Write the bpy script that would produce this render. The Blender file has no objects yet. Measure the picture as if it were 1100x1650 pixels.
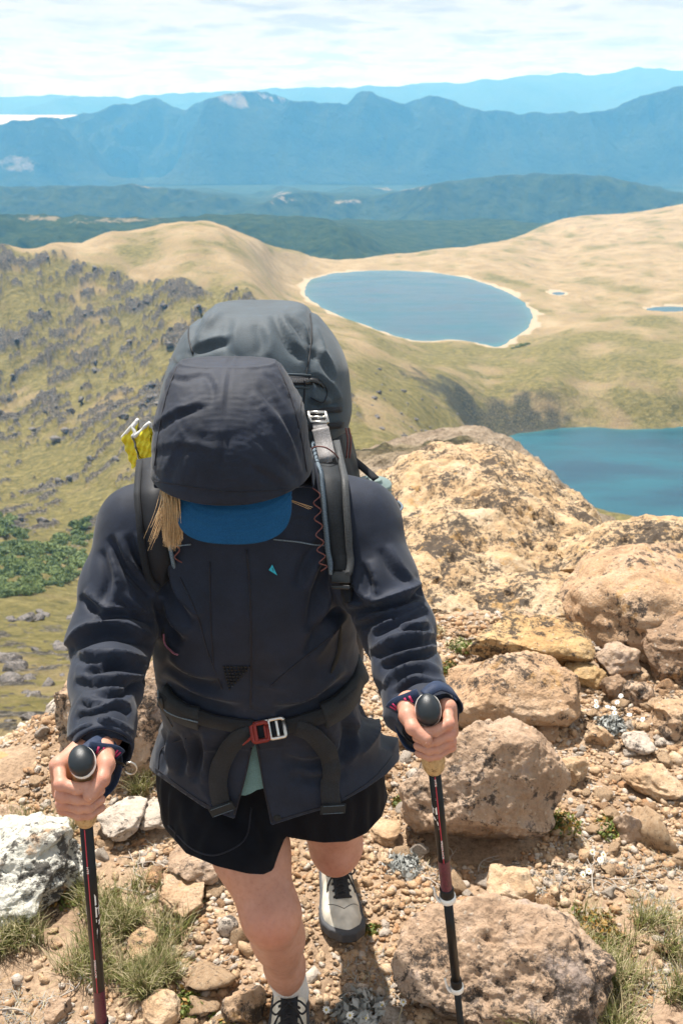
import bpy, bmesh, math, random
import numpy as np
from mathutils import Vector, Matrix

C = bpy.context.scene.collection
sc = bpy.context.scene
R_ = math.radians
rng = np.random.default_rng(7)
random.seed(7)

# ------------------------------------------------------------------ camera, sky, sun, exposure
PITCH, FPX, CAMZ = R_(22.0), 1604.0, 1.83
cd = bpy.data.cameras.new('camera')
cam = bpy.data.objects.new('camera', cd)
C.objects.link(cam)
cam.location = (0, 0, CAMZ)
cam.rotation_euler = (R_(90) - PITCH, 0, 0)
cd.sensor_fit = 'VERTICAL'
cd.sensor_height = 36.0
cd.sensor_width = 24.0
cd.lens = FPX / 1650 * 36
cd.clip_start, cd.clip_end = 0.05, 120000
cd.dof.use_dof = True
cd.dof.focus_distance = 1.62
cd.dof.aperture_fstop = 12.0
sc.camera = cam

SUN_EL, SUN_AZ = R_(64), R_(-26)          # azimuth measured from +Y towards +X
sdir = Vector((math.sin(SUN_AZ) * math.cos(SUN_EL), math.cos(SUN_AZ) * math.cos(SUN_EL), math.sin(SUN_EL)))
sl = bpy.data.lights.new('sun', 'SUN')
sl.energy, sl.angle, sl.color = 5.0, R_(1.0), (1.0, 0.965, 0.91)
so = bpy.data.objects.new('sun', sl)
C.objects.link(so)
so.rotation_euler = sdir.to_track_quat('Z', 'Y').to_euler()

w = bpy.data.worlds.new('World')
sc.world = w
w.use_nodes = True
nt = w.node_tree
nt.nodes.clear()


def N(tree, typ, ins=None, **props):
    n = tree.nodes.new(typ)
    for k, v in props.items():
        setattr(n, k, v)
    for k, v in (ins or {}).items():
        s = n.inputs[k]
        if isinstance(v, bpy.types.NodeSocket):
            tree.links.new(v, s)
        else:
            s.default_value = v
    return n


def ramp(tree, fac, stops, interp='LINEAR'):
    n = tree.nodes.new('ShaderNodeValToRGB')
    e = n.color_ramp.elements
    n.color_ramp.interpolation = interp
    while len(e) < len(stops):
        e.new(0.5)
    for el, (p, c) in zip(e, stops):
        el.position = p
        el.color = (c, c, c, 1) if not hasattr(c, '__len__') else (*c, 1)
    tree.links.new(fac, n.inputs[0])
    return n.outputs[0]


def mixc(tree, fac, a, b, blend='MIX'):
    n = tree.nodes.new('ShaderNodeMix')
    n.data_type = 'RGBA'
    n.blend_type = blend
    for s, v in ((n.inputs[0], fac), (n.inputs[6], a), (n.inputs[7], b)):
        if isinstance(v, bpy.types.NodeSocket):
            tree.links.new(v, s)
        elif hasattr(v, '__len__'):
            s.default_value = (*v[:3], 1)
        else:
            s.default_value = v
    return n.outputs[2]


sky = N(nt, 'ShaderNodeTexSky', sky_type='NISHITA', sun_disc=False, sun_elevation=SUN_EL, sun_rotation=SUN_AZ)
tc = N(nt, 'ShaderNodeTexCoord')
sep = N(nt, 'ShaderNodeSeparateXYZ', {0: tc.outputs['Generated']})
zc = N(nt, 'ShaderNodeMath', {0: sep.outputs[2], 1: 0.02}, operation='MAXIMUM')
den = N(nt, 'ShaderNodeMath', {0: zc.outputs[0], 1: 0.10}, operation='ADD')
ux = N(nt, 'ShaderNodeMath', {0: sep.outputs[0], 1: den.outputs[0]}, operation='DIVIDE')
uy = N(nt, 'ShaderNodeMath', {0: sep.outputs[1], 1: den.outputs[0]}, operation='DIVIDE')
uv = N(nt, 'ShaderNodeCombineXYZ', {0: ux.outputs[0], 1: uy.outputs[0], 2: 0.3})
cn = N(nt, 'ShaderNodeTexNoise', {'Vector': uv.outputs[0], 'Scale': 1.7, 'Detail': 8.0, 'Roughness': 0.58, 'Distortion': 0.3})
low = ramp(nt, sep.outputs[2], [(0.0, 0.44), (0.6, 0.0)])           # cloud decks close up towards the horizon
cv = N(nt, 'ShaderNodeMath', {0: cn.outputs[0], 1: low}, operation='ADD')
cover = ramp(nt, cv.outputs[0], [(0.34, 0.45), (0.46, 0.99)])
shade = ramp(nt, cn.outputs[0], [(0.34, (0.66, 0.67, 0.69)), (0.46, (0.95, 0.95, 0.95)), (0.53, (1.03, 1.02, 1.01)), (0.63, (0.72, 0.725, 0.735))])
bsky = N(nt, 'ShaderNodeMix', data_type='RGBA', blend_type='MULTIPLY')
bsky.inputs[0].default_value = 1.0
nt.links.new(shade, bsky.inputs[6])
bsky.inputs[7].default_value = (4.75, 4.72, 4.70, 1)      # sunlit cloud radiance before the sky strength
mixed = mixc(nt, cover, sky.outputs[0], bsky.outputs[2])
bg = N(nt, 'ShaderNodeBackground', {'Color': mixed, 'Strength': 0.10})
N(nt, 'ShaderNodeOutputWorld', {'Surface': bg.outputs[0]})

sc.view_settings.view_transform = 'Standard'
sc.view_settings.look = 'None'
sc.view_settings.exposure = 0.90
sc.view_settings.gamma = 1
sc.view_settings.use_curve_mapping = False
sc.render.engine = 'CYCLES'
sc.cycles.use_denoising = True
sc.cycles.max_bounces = 6
sc.cycles.diffuse_bounces = 3
sc.cycles.glossy_bounces = 2
sc.cycles.transmission_bounces = 3
sc.cycles.volume_bounces = 2
sc.cycles.transparent_max_bounces = 6
sc.cycles.caustics_reflective = False
sc.cycles.caustics_refractive = False

# ------------------------------------------------------------------ projection helpers (photo pixel -> point in the place)
cT, sT = math.cos(PITCH), math.sin(PITCH)


def ray(px, py):
    x, u = (px - 550) / FPX, (825 - py) / FPX
    return np.array([x, cT + sT * u, -sT + cT * u])


def P(px, py, d):                      # at depth d along the view axis
    return np.array([0, 0, CAMZ]) + d * ray(px, py)


def PY(px, py, y):                     # where the sight line crosses the plane Y = y
    r = ray(px, py)
    return np.array([0, 0, CAMZ]) + r * (y / r[1])


def PZ(px, py, z=0.0):                 # where it meets height z
    r = ray(px, py)
    return np.array([0, 0, CAMZ]) + r * ((z - CAMZ) / r[2])


# ------------------------------------------------------------------ numpy noise
_perm = np.random.default_rng(3).permutation(256)
_perm = np.concatenate([_perm, _perm, _perm])
_g3 = np.random.default_rng(4).normal(size=(256, 3))
_g3 /= np.linalg.norm(_g3, axis=1)[:, None]


def perlin(p):
    p = np.asarray(p, float)
    i = np.floor(p).astype(int)
    f = p - i
    i &= 255
    u = f * f * f * (f * (f * 6 - 15) + 10)
    out = 0
    for dx in (0, 1):
        wx = u[:, 0] if dx else 1 - u[:, 0]
        for dy in (0, 1):
            wy = u[:, 1] if dy else 1 - u[:, 1]
            for dz in (0, 1):
                wz = u[:, 2] if dz else 1 - u[:, 2]
                h = _perm[_perm[_perm[(i[:, 0] + dx) & 255] + ((i[:, 1] + dy) & 255)] + ((i[:, 2] + dz) & 255)]
                g = _g3[h]
                out = out + wx * wy * wz * (g[:, 0] * (f[:, 0] - dx) + g[:, 1] * (f[:, 1] - dy) + g[:, 2] * (f[:, 2] - dz))
    return out * 1.5


def fbm(p, octv=4, lac=2.03, gain=0.5):
    p = np.asarray(p, float)
    a, s = 1.0, 0
    for k in range(octv):
        s = s + a * perlin(p + 17.3 * k)
        p = p * lac
        a *= gain
    return s


def ridged(p, octv=4, lac=2.07, gain=0.5):
    p = np.asarray(p, float)
    a, s = 1.0, 0
    for k in range(octv):
        s = s + a * (1 - 2 * np.abs(perlin(p + 11.7 * k)))
        p = p * lac
        a *= gain
    return s


def worley(p):                          # nearest and second nearest feature distance
    p = np.asarray(p, float)
    i = np.floor(p).astype(int)
    f1 = np.full(len(p), 9.0)
    f2 = np.full(len(p), 9.0)
    for dx in (-1, 0, 1):
        for dy in (-1, 0, 1):
            for dz in (-1, 0, 1):
                c = i + (dx, dy, dz)
                h = _perm[_perm[_perm[c[:, 0] & 255] + (c[:, 1] & 255)] + (c[:, 2] & 255)]
                fp = c + 0.5 + 0.42 * _g3[h]
                d = np.linalg.norm(p - fp, axis=1)
                f2 = np.where(d < f1, f1, np.minimum(f2, d))
                f1 = np.minimum(f1, d)
    return f1, f2


def sstep(x, a, b):
    t = np.clip((x - a) / (b - a), 0, 1)
    return t * t * (3 - 2 * t)


# ------------------------------------------------------------------ object helpers
def mesh_np(name, V, F, mats=(), smooth=True, fmat=None):
    V = np.asarray(V, np.float32)
    me = bpy.data.meshes.new(name)
    if isinstance(F, np.ndarray) and F.ndim == 2:
        n, k = F.shape
        me.vertices.add(len(V))
        me.vertices.foreach_set('co', V.ravel())
        me.loops.add(n * k)
        me.loops.foreach_set('vertex_index', F.astype(np.int32).ravel())
        me.polygons.add(n)
        me.polygons.foreach_set('loop_start', np.arange(0, n * k, k, dtype=np.int32))
        me.update(calc_edges=True)
    else:
        me.from_pydata([tuple(map(float, v)) for v in V], [], [tuple(map(int, f)) for f in F])
        me.update()
    if smooth:
        me.polygons.foreach_set('use_smooth', np.ones(len(me.polygons), bool))
    for m in mats:
        me.materials.append(m)
    if fmat is not None:
        me.polygons.foreach_set('material_index', np.asarray(fmat, np.int32))
    return me


def obj(name, me, parent=None, label=None, cat=None, group=None, kind=None):
    o = bpy.data.objects.new(name, me)
    C.objects.link(o)
    if parent is not None:
        o.parent = parent
    if label:
        o['label'] = label
    if cat:
        o['category'] = cat
    if group:
        o['group'] = group
    if kind:
        o['kind'] = kind
    return o


def attr(me, name, vals):
    a = me.attributes.new(name, 'FLOAT', 'POINT')
    a.data.foreach_set('value', np.asarray(vals, np.float32))


def grid_faces(nr, nc, wrap=False):
    i = np.arange(nr - 1)[:, None]
    j = np.arange(nc if wrap else nc - 1)[None, :]
    j2 = (j + 1) % nc
    a = i * nc + j
    b = i * nc + j2
    return np.stack([a + 0 * j, b + 0 * i, (i + 1) * nc + j2, (i + 1) * nc + j], -1).reshape(-1, 4)


class MB:
    """collects pieces into one mesh"""

    def __init__(s):
        s.v, s.f, s.n, s.m = [], [], 0, []

    def add(s, V, F, m=0):
        V = np.asarray(V, float)
        s.v.append(V)
        for f in F:
            s.f.append([int(i) + s.n for i in f])
            s.m.append(m)
        s.n += len(V)
        return s

    def me(s, name, mats, smooth=True):
        me = bpy.data.meshes.new(name)
        me.from_pydata(np.concatenate(s.v).tolist(), [], s.f)
        me.update()
        for m in mats:
            me.materials.append(m)
        me.polygons.foreach_set('material_index', np.array(s.m, np.int32))
        me.polygons.foreach_set('use_smooth', np.full(len(me.polygons), smooth))
        return me


def unit(v):
    v = np.asarray(v, float)
    return v / (np.linalg.norm(v, axis=-1, keepdims=True) + 1e-12)


def catmull(pts, n=8):
    pts = np.asarray(pts, float)
    q = np.vstack([2 * pts[0] - pts[1], pts, 2 * pts[-1] - pts[-2]])
    out = []
    for i in range(1, len(q) - 2):
        t = np.linspace(0, 1, n, endpoint=False)[:, None]
        a, b, c, d = q[i - 1:i + 3]
        out.append(0.5 * (2 * b + (c - a) * t + (2 * a - 5 * b + 4 * c - d) * t ** 2 + (3 * b - a - 3 * c + d) * t ** 3))
    out.append(pts[-1:])
    return np.vstack(out)


def frames(pts, up=None):
    pts = np.asarray(pts, float)
    T = unit(np.gradient(pts, axis=0))
    if up is None:
        up = np.array([0, 0, 1.0]) if abs(T[0, 2]) < 0.9 else np.array([0, 1.0, 0])
        ns = [unit(np.cross(T[0], up))]
        for t in T[1:]:
            n = ns[-1] - t * np.dot(ns[-1], t)
            ns.append(unit(n))
        Nn = np.array(ns)
    else:
        up = np.asarray(up, float)
        Nn = unit(np.cross(T, up if up.ndim == 2 else np.tile(up, (len(T), 1))))
    B = np.cross(T, Nn)
    return T, Nn, B


def tube(pts, r, seg=8, caps=True):
    pts = np.asarray(pts, float)
    T, Nn, B = frames(pts)
    r = np.broadcast_to(np.asarray(r, float), (len(pts),))
    a = np.linspace(0, 2 * np.pi, seg, endpoint=False)
    V = pts[:, None] + r[:, None, None] * (np.cos(a)[None, :, None] * Nn[:, None] + np.sin(a)[None, :, None] * B[:, None])
    F = grid_faces(len(pts), seg, True)[:, ::-1].tolist()
    if caps:
        F.append(list(range(seg)))
        F.append(list(range((len(pts) - 1) * seg, len(pts) * seg))[::-1])
    return V.reshape(-1, 3), F


def ribbon(pts, normal, w, th=0.002):
    """a flat strap: rectangular section, width across, thickness along the normal"""
    pts = np.asarray(pts, float)
    n = np.asarray(normal, float)
    if n.ndim == 1:
        n = np.tile(n, (len(pts), 1))
    T = unit(np.gradient(pts, axis=0))
    S = unit(np.cross(T, n))
    n = np.cross(S, T)
    w = np.broadcast_to(np.asarray(w, float), (len(pts),))[:, None] / 2
    t = th / 2
    prof = [(-1, -1), (-0.94, 1), (0.94, 1), (1, -1)]
    V = np.stack([pts + S * w * a + n * t * b for a, b in prof], 1)
    F = grid_faces(len(pts), 4, True).tolist()
    F.append([3, 2, 1, 0])
    k = (len(pts) - 1) * 4
    F.append([k, k + 1, k + 2, k + 3])
    return V.reshape(-1, 3), F


def lathe(prof, origin, axis, seg=24, cap=True):
    """profile of (radius, height) turned round an axis"""
    axis = unit(axis)
    x = unit(np.cross(axis, [0.3, 1, 0.2]))
    y = np.cross(axis, x)
    a = np.linspace(0, 2 * np.pi, seg, endpoint=False)
    V = []
    for r, h in prof:
        V.append(np.asarray(origin) + axis * h + r * (np.cos(a)[:, None] * x + np.sin(a)[:, None] * y))
    F = grid_faces(len(prof), seg, True).tolist()
    if cap:
        F.append(list(range(seg))[::-1])
        F.append(list(range((len(prof) - 1) * seg, len(prof) * seg)))
    return np.vstack(V), F


def boxv(c, ax, ay, az, sx, sy, sz, bev=0.0):
    """an oriented box with chamfered edges"""
    ax, ay, az = unit(ax), unit(ay), unit(az)
    bm = bmesh.new()
    bmesh.ops.create_cube(bm, size=1.0)
    for v in bm.verts:
        v.co = Vector((v.co.x * sx, v.co.y * sy, v.co.z * sz))
    if bev > 0:
        bmesh.ops.bevel(bm, geom=bm.edges[:], offset=bev, segments=2, affect='EDGES', profile=0.6)
    bm.verts.index_update()
    V = np.array([c + ax * v.co.x + ay * v.co.y + az * v.co.z for v in bm.verts])
    F = [[v.index for v in f.verts] for f in bm.faces]
    bm.free()
    return V, F


# ------------------------------------------------------------------ material helpers
def new_mat(name):
    m = bpy.data.materials.new(name)
    m.use_nodes = True
    t = m.node_tree
    b = t.nodes['Principled BSDF']
    return m, t, b


def simple(name, col, rough=0.6, metal=0.0, nscale=60, nvar=0.18, bump=0.0, bscale=300, spec=0.5, sheen=0.0):
    m, t, b = new_mat(name)
    tc = N(t, 'ShaderNodeTexCoord')
    n = N(t, 'ShaderNodeTexNoise', {'Vector': tc.outputs['Object'], 'Scale': nscale, 'Detail': 5.0, 'Roughness': 0.6})
    lo = tuple(c * (1 - nvar) for c in col)
    hi = tuple(min(1, c * (1 + nvar)) for c in col)
    t.links.new(ramp(t, n.outputs[0], [(0.3, lo), (0.7, hi)]), b.inputs['Base Color'])
    b.inputs['Roughness'].default_value = rough
    b.inputs['Metallic'].default_value = metal
    b.inputs['Specular IOR Level'].default_value = spec
    if sheen:
        b.inputs['Sheen Weight'].default_value = sheen
        b.inputs['Sheen Roughness'].default_value = 0.4
    if bump:
        n2 = N(t, 'ShaderNodeTexNoise', {'Vector': tc.outputs['Object'], 'Scale': bscale, 'Detail': 3.0})
        bp = N(t, 'ShaderNodeBump', {'Strength': bump, 'Distance': 0.001, 'Height': n2.outputs[0]})
        t.links.new(bp.outputs[0], b.inputs['Normal'])
    return m
# ------------------------------------------------------------------ the mountain country beyond
LAKE_Z = CAMZ - 200.0


def azs(px, py):
    r = ray(px, py)
    h = math.hypot(r[0], r[1])
    return math.atan2(r[0], r[1]), -r[2] / h


def at_r(px, py, r):
    a, s = azs(px, py)
    return np.array([r * math.sin(a), r * math.cos(a), CAMZ - s * r])


# sight-line soundings of the visible land: pixel column, pixel row, distance in metres
SND = [
    # left flank of the ridge and its crest
    (-250, 420, 980), (-120, 400, 1000), (0, 398, 1000), (90, 396, 1000), (180, 372, 1120), (260, 362, 1200), (340, 356, 1260), (420, 385, 1290), (480, 408, 1330),
    (-200, 500, 900), (0, 500, 900), (100, 500, 900), (200, 500, 880), (150, 450, 950), (250, 440, 960), (300, 450, 890), (400, 472, 800), (330, 520, 790),
    (520, 560, 560), (570, 640, 430), (600, 712, 330), (470, 520, 690), (400, 560, 650), (400, 700, 450),
    (-200, 600, 790), (0, 600, 790), (200, 600, 720), (300, 600, 640), (0, 700, 640), (200, 700, 540), (100, 780, 500), (0, 840, 440), (-200, 800, 500),
    (60, 900, 350), (-150, 900, 350), (150, 900, 360), (250, 900, 330), (300, 800, 400), (50, 1050, 180), (150, 1050, 175), (-150, 1050, 180), (0, 1180, 75), (100, 1180, 72), (-200, 1180, 75),
    (60, 1250, 38), (200, 1200, 60), (-200, 1300, 36), (0, 1400, 18), (250, 1350, 18), (-250, 1400, 18),
    # shoulder between the ridge and the lakes
    (620, 650, 450), (680, 640, 530), (640, 690, 400), (700, 690, 490), (600, 560, 680), (640, 600, 600), (720, 600, 700), (700, 560, 880), (640, 560, 800),
    (480, 430, 1270), (440, 470, 1000), (480, 480, 1080), (540, 540, 690),
    # round the upper tarn and the plateau behind it
    (560, 425, 1450), (640, 425, 1420), (700, 412, 1550), (620, 411, 1600), (700, 402, 1680), (760, 397, 1720), (800, 393, 1760), (860, 440, 1420), (880, 480, 1200), (900, 510, 1050),
    (820, 570, 850), (900, 560, 850), (1000, 520, 1010), (1100, 530, 960), (1000, 470, 1230), (1100, 470, 1240), (1000, 430, 1480), (1100, 430, 1480), (1250, 430, 1480), (1250, 530, 960), (900, 400, 1750),
    (850, 375, 2050), (900, 354, 2250), (950, 347, 2300), (1000, 345, 2300), (1050, 338, 2300), (1100, 330, 2300), (1250, 325, 2300), (1050, 380, 1800), (1200, 380, 1800),
    # hill above the lower lake
    (800, 600, 760), (900, 590, 760), (1000, 590, 760), (1100, 590, 760), (1250, 590, 760), (740, 640, 620), (830, 640, 680), (930, 640, 700), (1050, 640, 700), (1250, 640, 700), (780, 690, 610), (750, 700, 540), (960, 680, 655), (1150, 680, 655),
    # rock ledge under the skyline boulder, then the hidden drop
    (560, 760, 40), (620, 735, 52), (700, 712, 62), (760, 706, 66), (820, 722, 62), (870, 770, 56), (960, 860, 46), (1100, 920, 42), (1300, 940, 40),
    (620, 760, 130), (700, 740, 150), (780, 760, 160), (900, 860, 150), (1100, 900, 150), (1300, 920, 150),
    (500, 960, 26), (650, 900, 22), (800, 940, 20), (950, 1000, 18), (1150, 1050, 18), (400, 1000, 24), (400, 850, 150), (300, 1150, 40), (480, 800, 250), (560, 760, 260),
    (500, 1150, 11), (700, 1100, 10.5), (900, 1120, 10.5), (1150, 1150, 10.5), (300, 1350, 11), (50, 1500, 11), (-250, 1550, 11),
    (850, 770, 460), (1100, 800, 480), (1300, 800, 480),
    # fallen away beyond the crests
    (-250, 440, 1200), (-120, 425, 1180), (0, 420, 1180), (90, 418, 1180), (180, 392, 1300), (260, 380, 1400), (340, 376, 1450), (420, 402, 1450), (0, 450, 1400), (-250, 460, 1400), (180, 420, 1500), (340, 400, 1650),
    (-250, 480, 1700), (100, 470, 1700), (300, 430, 1900), (480, 450, 2000), (650, 430, 2200), (800, 420, 2500), (1000, 380, 3000), (1250, 360, 3000), (300, 420, 2900), (600, 410, 3000), (-200, 430, 2900),
]
_c = []
for px_, py_, r_ in SND:
    a_, s_ = azs(px_, py_)
    _c.append((a_, math.log(r_), s_))
_c = np.array(_c)
AZK = 7.0


def _tps(d2):
    return np.where(d2 > 1e-12, 0.5 * d2 * np.log(d2 + 1e-12), 0)


_X = np.stack([_c[:, 0] * AZK, _c[:, 1]], 1)
_K = _tps(((_X[:, None] - _X[None]) ** 2).sum(-1)) + np.eye(len(_X)) * 0.004
_Q = np.hstack([np.ones((len(_X), 1)), _X])
_A = np.block([[_K, _Q], [_Q.T, np.zeros((3, 3))]])
_wts = np.linalg.solve(_A, np.concatenate([_c[:, 2], np.zeros(3)]))


def slope_at(az, r):
    az = np.clip(az, -0.40, 0.42)
    X = np.stack([az * AZK, np.log(r)], 1)
    out = np.empty(len(X))
    for k in range(0, len(X), 40000):
        x = X[k:k + 40000]
        out[k:k + 40000] = _tps(((x[:, None] - _X[None]) ** 2).sum(-1)) @ _wts[:-3] + np.hstack([np.ones((len(x), 1)), x]) @ _wts[-3:]
    return out


def poly_sd(p, poly):
    """signed distance to a closed outline, negative inside"""
    a = np.asarray(poly)
    b = np.roll(a, -1, 0)
    d = np.full(len(p), 1e18)
    ins = np.zeros(len(p), bool)
    for u, v in zip(a, b):
        e = v - u
        t = np.clip(((p - u) @ e) / (e @ e), 0, 1)
        q = p - u - t[:, None] * e
        d = np.minimum(d, (q ** 2).sum(1))
        c = (u[1] > p[:, 1]) != (v[1] > p[:, 1])
        xx = (v[0] - u[0]) * (p[:, 1] - u[1]) / (v[1] - u[1] + 1e-12) + u[0]
        ins ^= c & (p[:, 0] < xx)
    d = np.sqrt(d)
    return np.where(ins, -d, d)


def lake_poly(pix):
    q = np.array([PZ(x, y, LAKE_Z)[:2] for x, y in pix])
    return catmull(np.vstack([q, q[:1]]), 3)[:-1]


LAKES = [lake_poly(p) for p in (
    [(491, 465), (500, 452), (530, 442), (580, 437), (640, 436), (700, 440), (745, 447), (790, 460), (830, 478), (850, 495), (857, 512), (850, 528), (830, 542), (806, 558), (780, 555), (750, 550), (720, 547), (690, 550), (660, 547), (620, 536), (580, 521), (540, 506), (510, 491), (493, 476)],
    [(806, 708), (830, 699), (860, 696), (900, 690), (960, 688), (1000, 692), (1050, 690), (1100, 688), (1180, 690), (1350, 700), (1400, 920), (1200, 920), (1050, 900), (950, 855), (880, 800), (836, 748)],
    [(1036, 498), (1060, 494), (1090, 494), (1130, 498), (1150, 506), (1110, 511), (1075, 507), (1050, 503)],
    [(885, 472), (900, 470), (912, 473), (898, 476)],
)]

CREST = np.array([azs(x, y) + (r,) for x, y, r in ((-250, 420, 990), (0, 398, 1000), (90, 395, 1000), (200, 400, 960), (300, 450, 880), (400, 475, 790), (520, 560, 560), (570, 640, 430), (600, 715, 330), (640, 715, 200))])


def land(az, r, detail=True):
    """height, rock, olive and shore cover of the land at azimuth and range"""
    s = slope_at(az, r)
    x, y = r * np.sin(az), r * np.cos(az)
    z = CAMZ - s * r
    p2 = np.stack([x, y], 1)
    fade = sstep(r, 10, 120)
    z0 = np.zeros_like(x)
    z = z + fade * (4.0 * fbm(np.stack([x / 130, y / 130, z0], 1), 3) + 1.8 * fbm(np.stack([x / 52, y / 52, z0 + 13], 1), 3) + 0.9 * fbm(np.stack([x / 24, y / 24, z0 + 3], 1), 3)) * sstep(r, 60, 400)
    z = z + 0.25 * fbm(np.stack([x / 5, y / 5, z0 + 7], 1), 3)
    rc = np.interp(az, CREST[:, 0], CREST[:, 2])
    flank = sstep(rc - r, -25, 15) * sstep(r, 90, 200) * (1 - sstep(az, 0.03, 0.06))
    # rock ribs that run down the flank
    dx, dy = 0.42, 0.91
    al, ac = x * dx + y * dy, x * dy - y * dx
    patch = fbm(np.stack([x / 70, y / 90, z0 + 21], 1), 2)
    rib = fbm(np.stack([al / 30, ac / 9.5, z0 + 5], 1), 4, gain=0.6)
    upper = sstep(r, 470, 800)
    cband = np.exp(-((rc - r - 22) / 26.0) ** 2) * sstep(r, 420, 520)
    rock = flank * sstep(r, 330, 430) * sstep(rib + 0.6 * patch + 0.22 * cband, 0.10 - 0.10 * upper, 0.36)
    rough = ridged(np.stack([x / 6, y / 6, z / 6], 1), 3)
    z = z + rock * (3.6 + 2.6 * rough) * (0.35 + 0.65 * upper)
    # near ledge
    ledge = sstep(r, 14, 30) * (1 - sstep(r, 75, 110)) * sstep(az, -0.02, 0.01)
    z = z + ledge * (0.8 * ridged(np.stack([x / 7, y / 7, z / 7], 1), 4) - 0.5)
    rock = np.maximum(rock, ledge * 0.0)
    nearslope = sstep(r, 25, 60) * (1 - sstep(r, 180, 300)) * (1 - sstep(az, -0.1, -0.02))
    rk2 = nearslope * sstep(fbm(np.stack([x / 9, y / 9, z0 + 9], 1), 4, gain=0.6), 0.12, 0.4)
    z = z + rk2 * 0.5
    rock = np.maximum(rock, rk2 * 0.8)
    # grey scrub on the hill above the lower lake and on the ledge behind the skyline boulder
    olive = 0.5 + 0.6 * fbm(np.stack([x / 60, y / 90, z0 + 31], 1), 3) + 0.42 * flank - 0.22 * sstep(r, 900, 1300) + 0.26 * sstep(az, 0.0, 0.05) * (1 - sstep(r, 850, 1050))
    scrub = np.zeros_like(x)
    for (px, py, rr, wx, wy) in ((765, 632, 622, 44, 55), (850, 648, 650, 42, 42), (640, 722, 50, 5, 10)):
        c = at_r(px, py, rr)
        e = ((x - c[0]) / wx) ** 2 + ((y - c[1]) / wy) ** 2
        scrub = np.maximum(scrub, np.exp(-e * 0.9))
    scrub = sstep(scrub + 0.40 * fbm(np.stack([x / 11, y / 11, z0 + 41], 1), 4), 0.34, 0.72)
    shore = np.zeros_like(x)
    for i, L in enumerate(LAKES):
        sd = poly_sd(p2, L)
        if i == 1:
            sd = sd + 0 * sd
        wob = 5 * fbm(np.stack([x / 25, y / 25, z0 + 51], 1), 3) if i < 2 else 0
        sdn = sd + wob * 0.6
        bw = 70.0 if i == 0 else (45.0 if i == 1 else 30.0)
        bank = LAKE_Z + np.maximum(sdn, 0) * (0.05 if i == 0 else 0.12)
        wgt = sstep(sdn, 0, bw)
        zn = bank * (1 - wgt) + np.maximum(z, LAKE_Z + 0.5) * wgt
        near = sdn < bw
        # never dam the sight line to the water from below
        z = np.where(sdn < 0, LAKE_Z + np.maximum(-6, sdn * 0.10), np.where(near, zn, z))
        shore = np.maximum(shore, (1 - sstep(sdn + 12 * fbm(np.stack([x / 45, y / 45, z0 + 61], 1), 3), 2, 9 if i == 0 else 3)) * (sdn > -40) * (0.25 if i == 1 else 1.0))
    dark = rock * (sstep(rough, -0.3, 0.9) * 0.5 + 0.5)
    return z, np.clip(dark, 0, 1), np.clip(olive, 0, 1), np.clip(shore, 0, 1), scrub, ledge


def col(px):
    return azs(px, 600)[0]


AZ = np.concatenate([np.linspace(R_(-55), R_(-25), 60)[:-1], np.linspace(R_(-25), R_(25), 560), np.linspace(R_(25), R_(55), 60)[1:]])
na, nr_ = len(AZ), 600
RR = np.exp(np.linspace(math.log(10.5), math.log(2900), nr_))
ga, gr = np.meshgrid(AZ, RR)
lz, lrock, lolive, lshore, lscrub, lledge = land(ga.ravel(), gr.ravel())
LV = np.stack([gr.ravel() * np.sin(ga.ravel()), gr.ravel() * np.cos(ga.ravel()), lz], 1)

m, t, b = new_mat('moorland')
tc = N(t, 'ShaderNodeTexCoord')
a_rock = N(t, 'ShaderNodeAttribute', attribute_name='rock').outputs['Fac']
a_olive = N(t, 'ShaderNodeAttribute', attribute_name='olive').outputs['Fac']
a_shore = N(t, 'ShaderNodeAttribute', attribute_name='shore').outputs['Fac']
a_scrub = N(t, 'ShaderNodeAttribute', attribute_name='scrub').outputs['Fac']
a_ledge = N(t, 'ShaderNodeAttribute', attribute_name='ledge').outputs['Fac']
n1 = N(t, 'ShaderNodeTexNoise', {'Vector': tc.outputs['Object'], 'Scale': 0.035, 'Detail': 9.0, 'Roughness': 0.68}).outputs[0]
n2 = N(t, 'ShaderNodeTexNoise', {'Vector': tc.outputs['Object'], 'Scale': 0.22, 'Detail': 7.0, 'Roughness': 0.7}).outputs[0]
n3 = N(t, 'ShaderNodeTexNoise', {'Vector': tc.outputs['Object'], 'Scale': 0.9, 'Detail': 5.0, 'Roughness': 0.7}).outputs[0]
tan_ = ramp(t, n1, [(0.3, (0.22, 0.165, 0.085)), (0.5, (0.335, 0.255, 0.145)), (0.7, (0.43, 0.345, 0.225))])
oli = ramp(t, n2, [(0.3, (0.085, 0.078, 0.028)), (0.5, (0.17, 0.148, 0.052)), (0.7, (0.28, 0.235, 0.095))])
mo = N(t, 'ShaderNodeMath', {0: n1, 1: 0.5}, operation='SUBTRACT')
mo2 = N(t, 'ShaderNodeMath', {0: mo.outputs[0], 1: 2.2, 2: a_olive}, operation='MULTIPLY_ADD')
grass_c = mixc(t, ramp(t, mo2.outputs[0], [(0.3, 0), (0.75, 1)]), tan_, oli)
rockc = ramp(t, n3, [(0.34, (0.016, 0.014, 0.012)), (0.50, (0.075, 0.066, 0.055)), (0.64, (0.25, 0.22, 0.175))])
rk = N(t, 'ShaderNodeMath', {0: n3, 1: 0.5}, operation='SUBTRACT')
rk2 = N(t, 'ShaderNodeMath', {0: rk.outputs[0], 1: 1.5, 2: a_rock}, operation='MULTIPLY_ADD')
grass_c = mixc(t, 0.85, grass_c, ramp(t, n3, [(0.3, (0.55, 0.56, 0.52)), (0.5, (1.0, 1.0, 1.0)), (0.7, (1.25, 1.22, 1.15))]), 'MULTIPLY')
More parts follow.
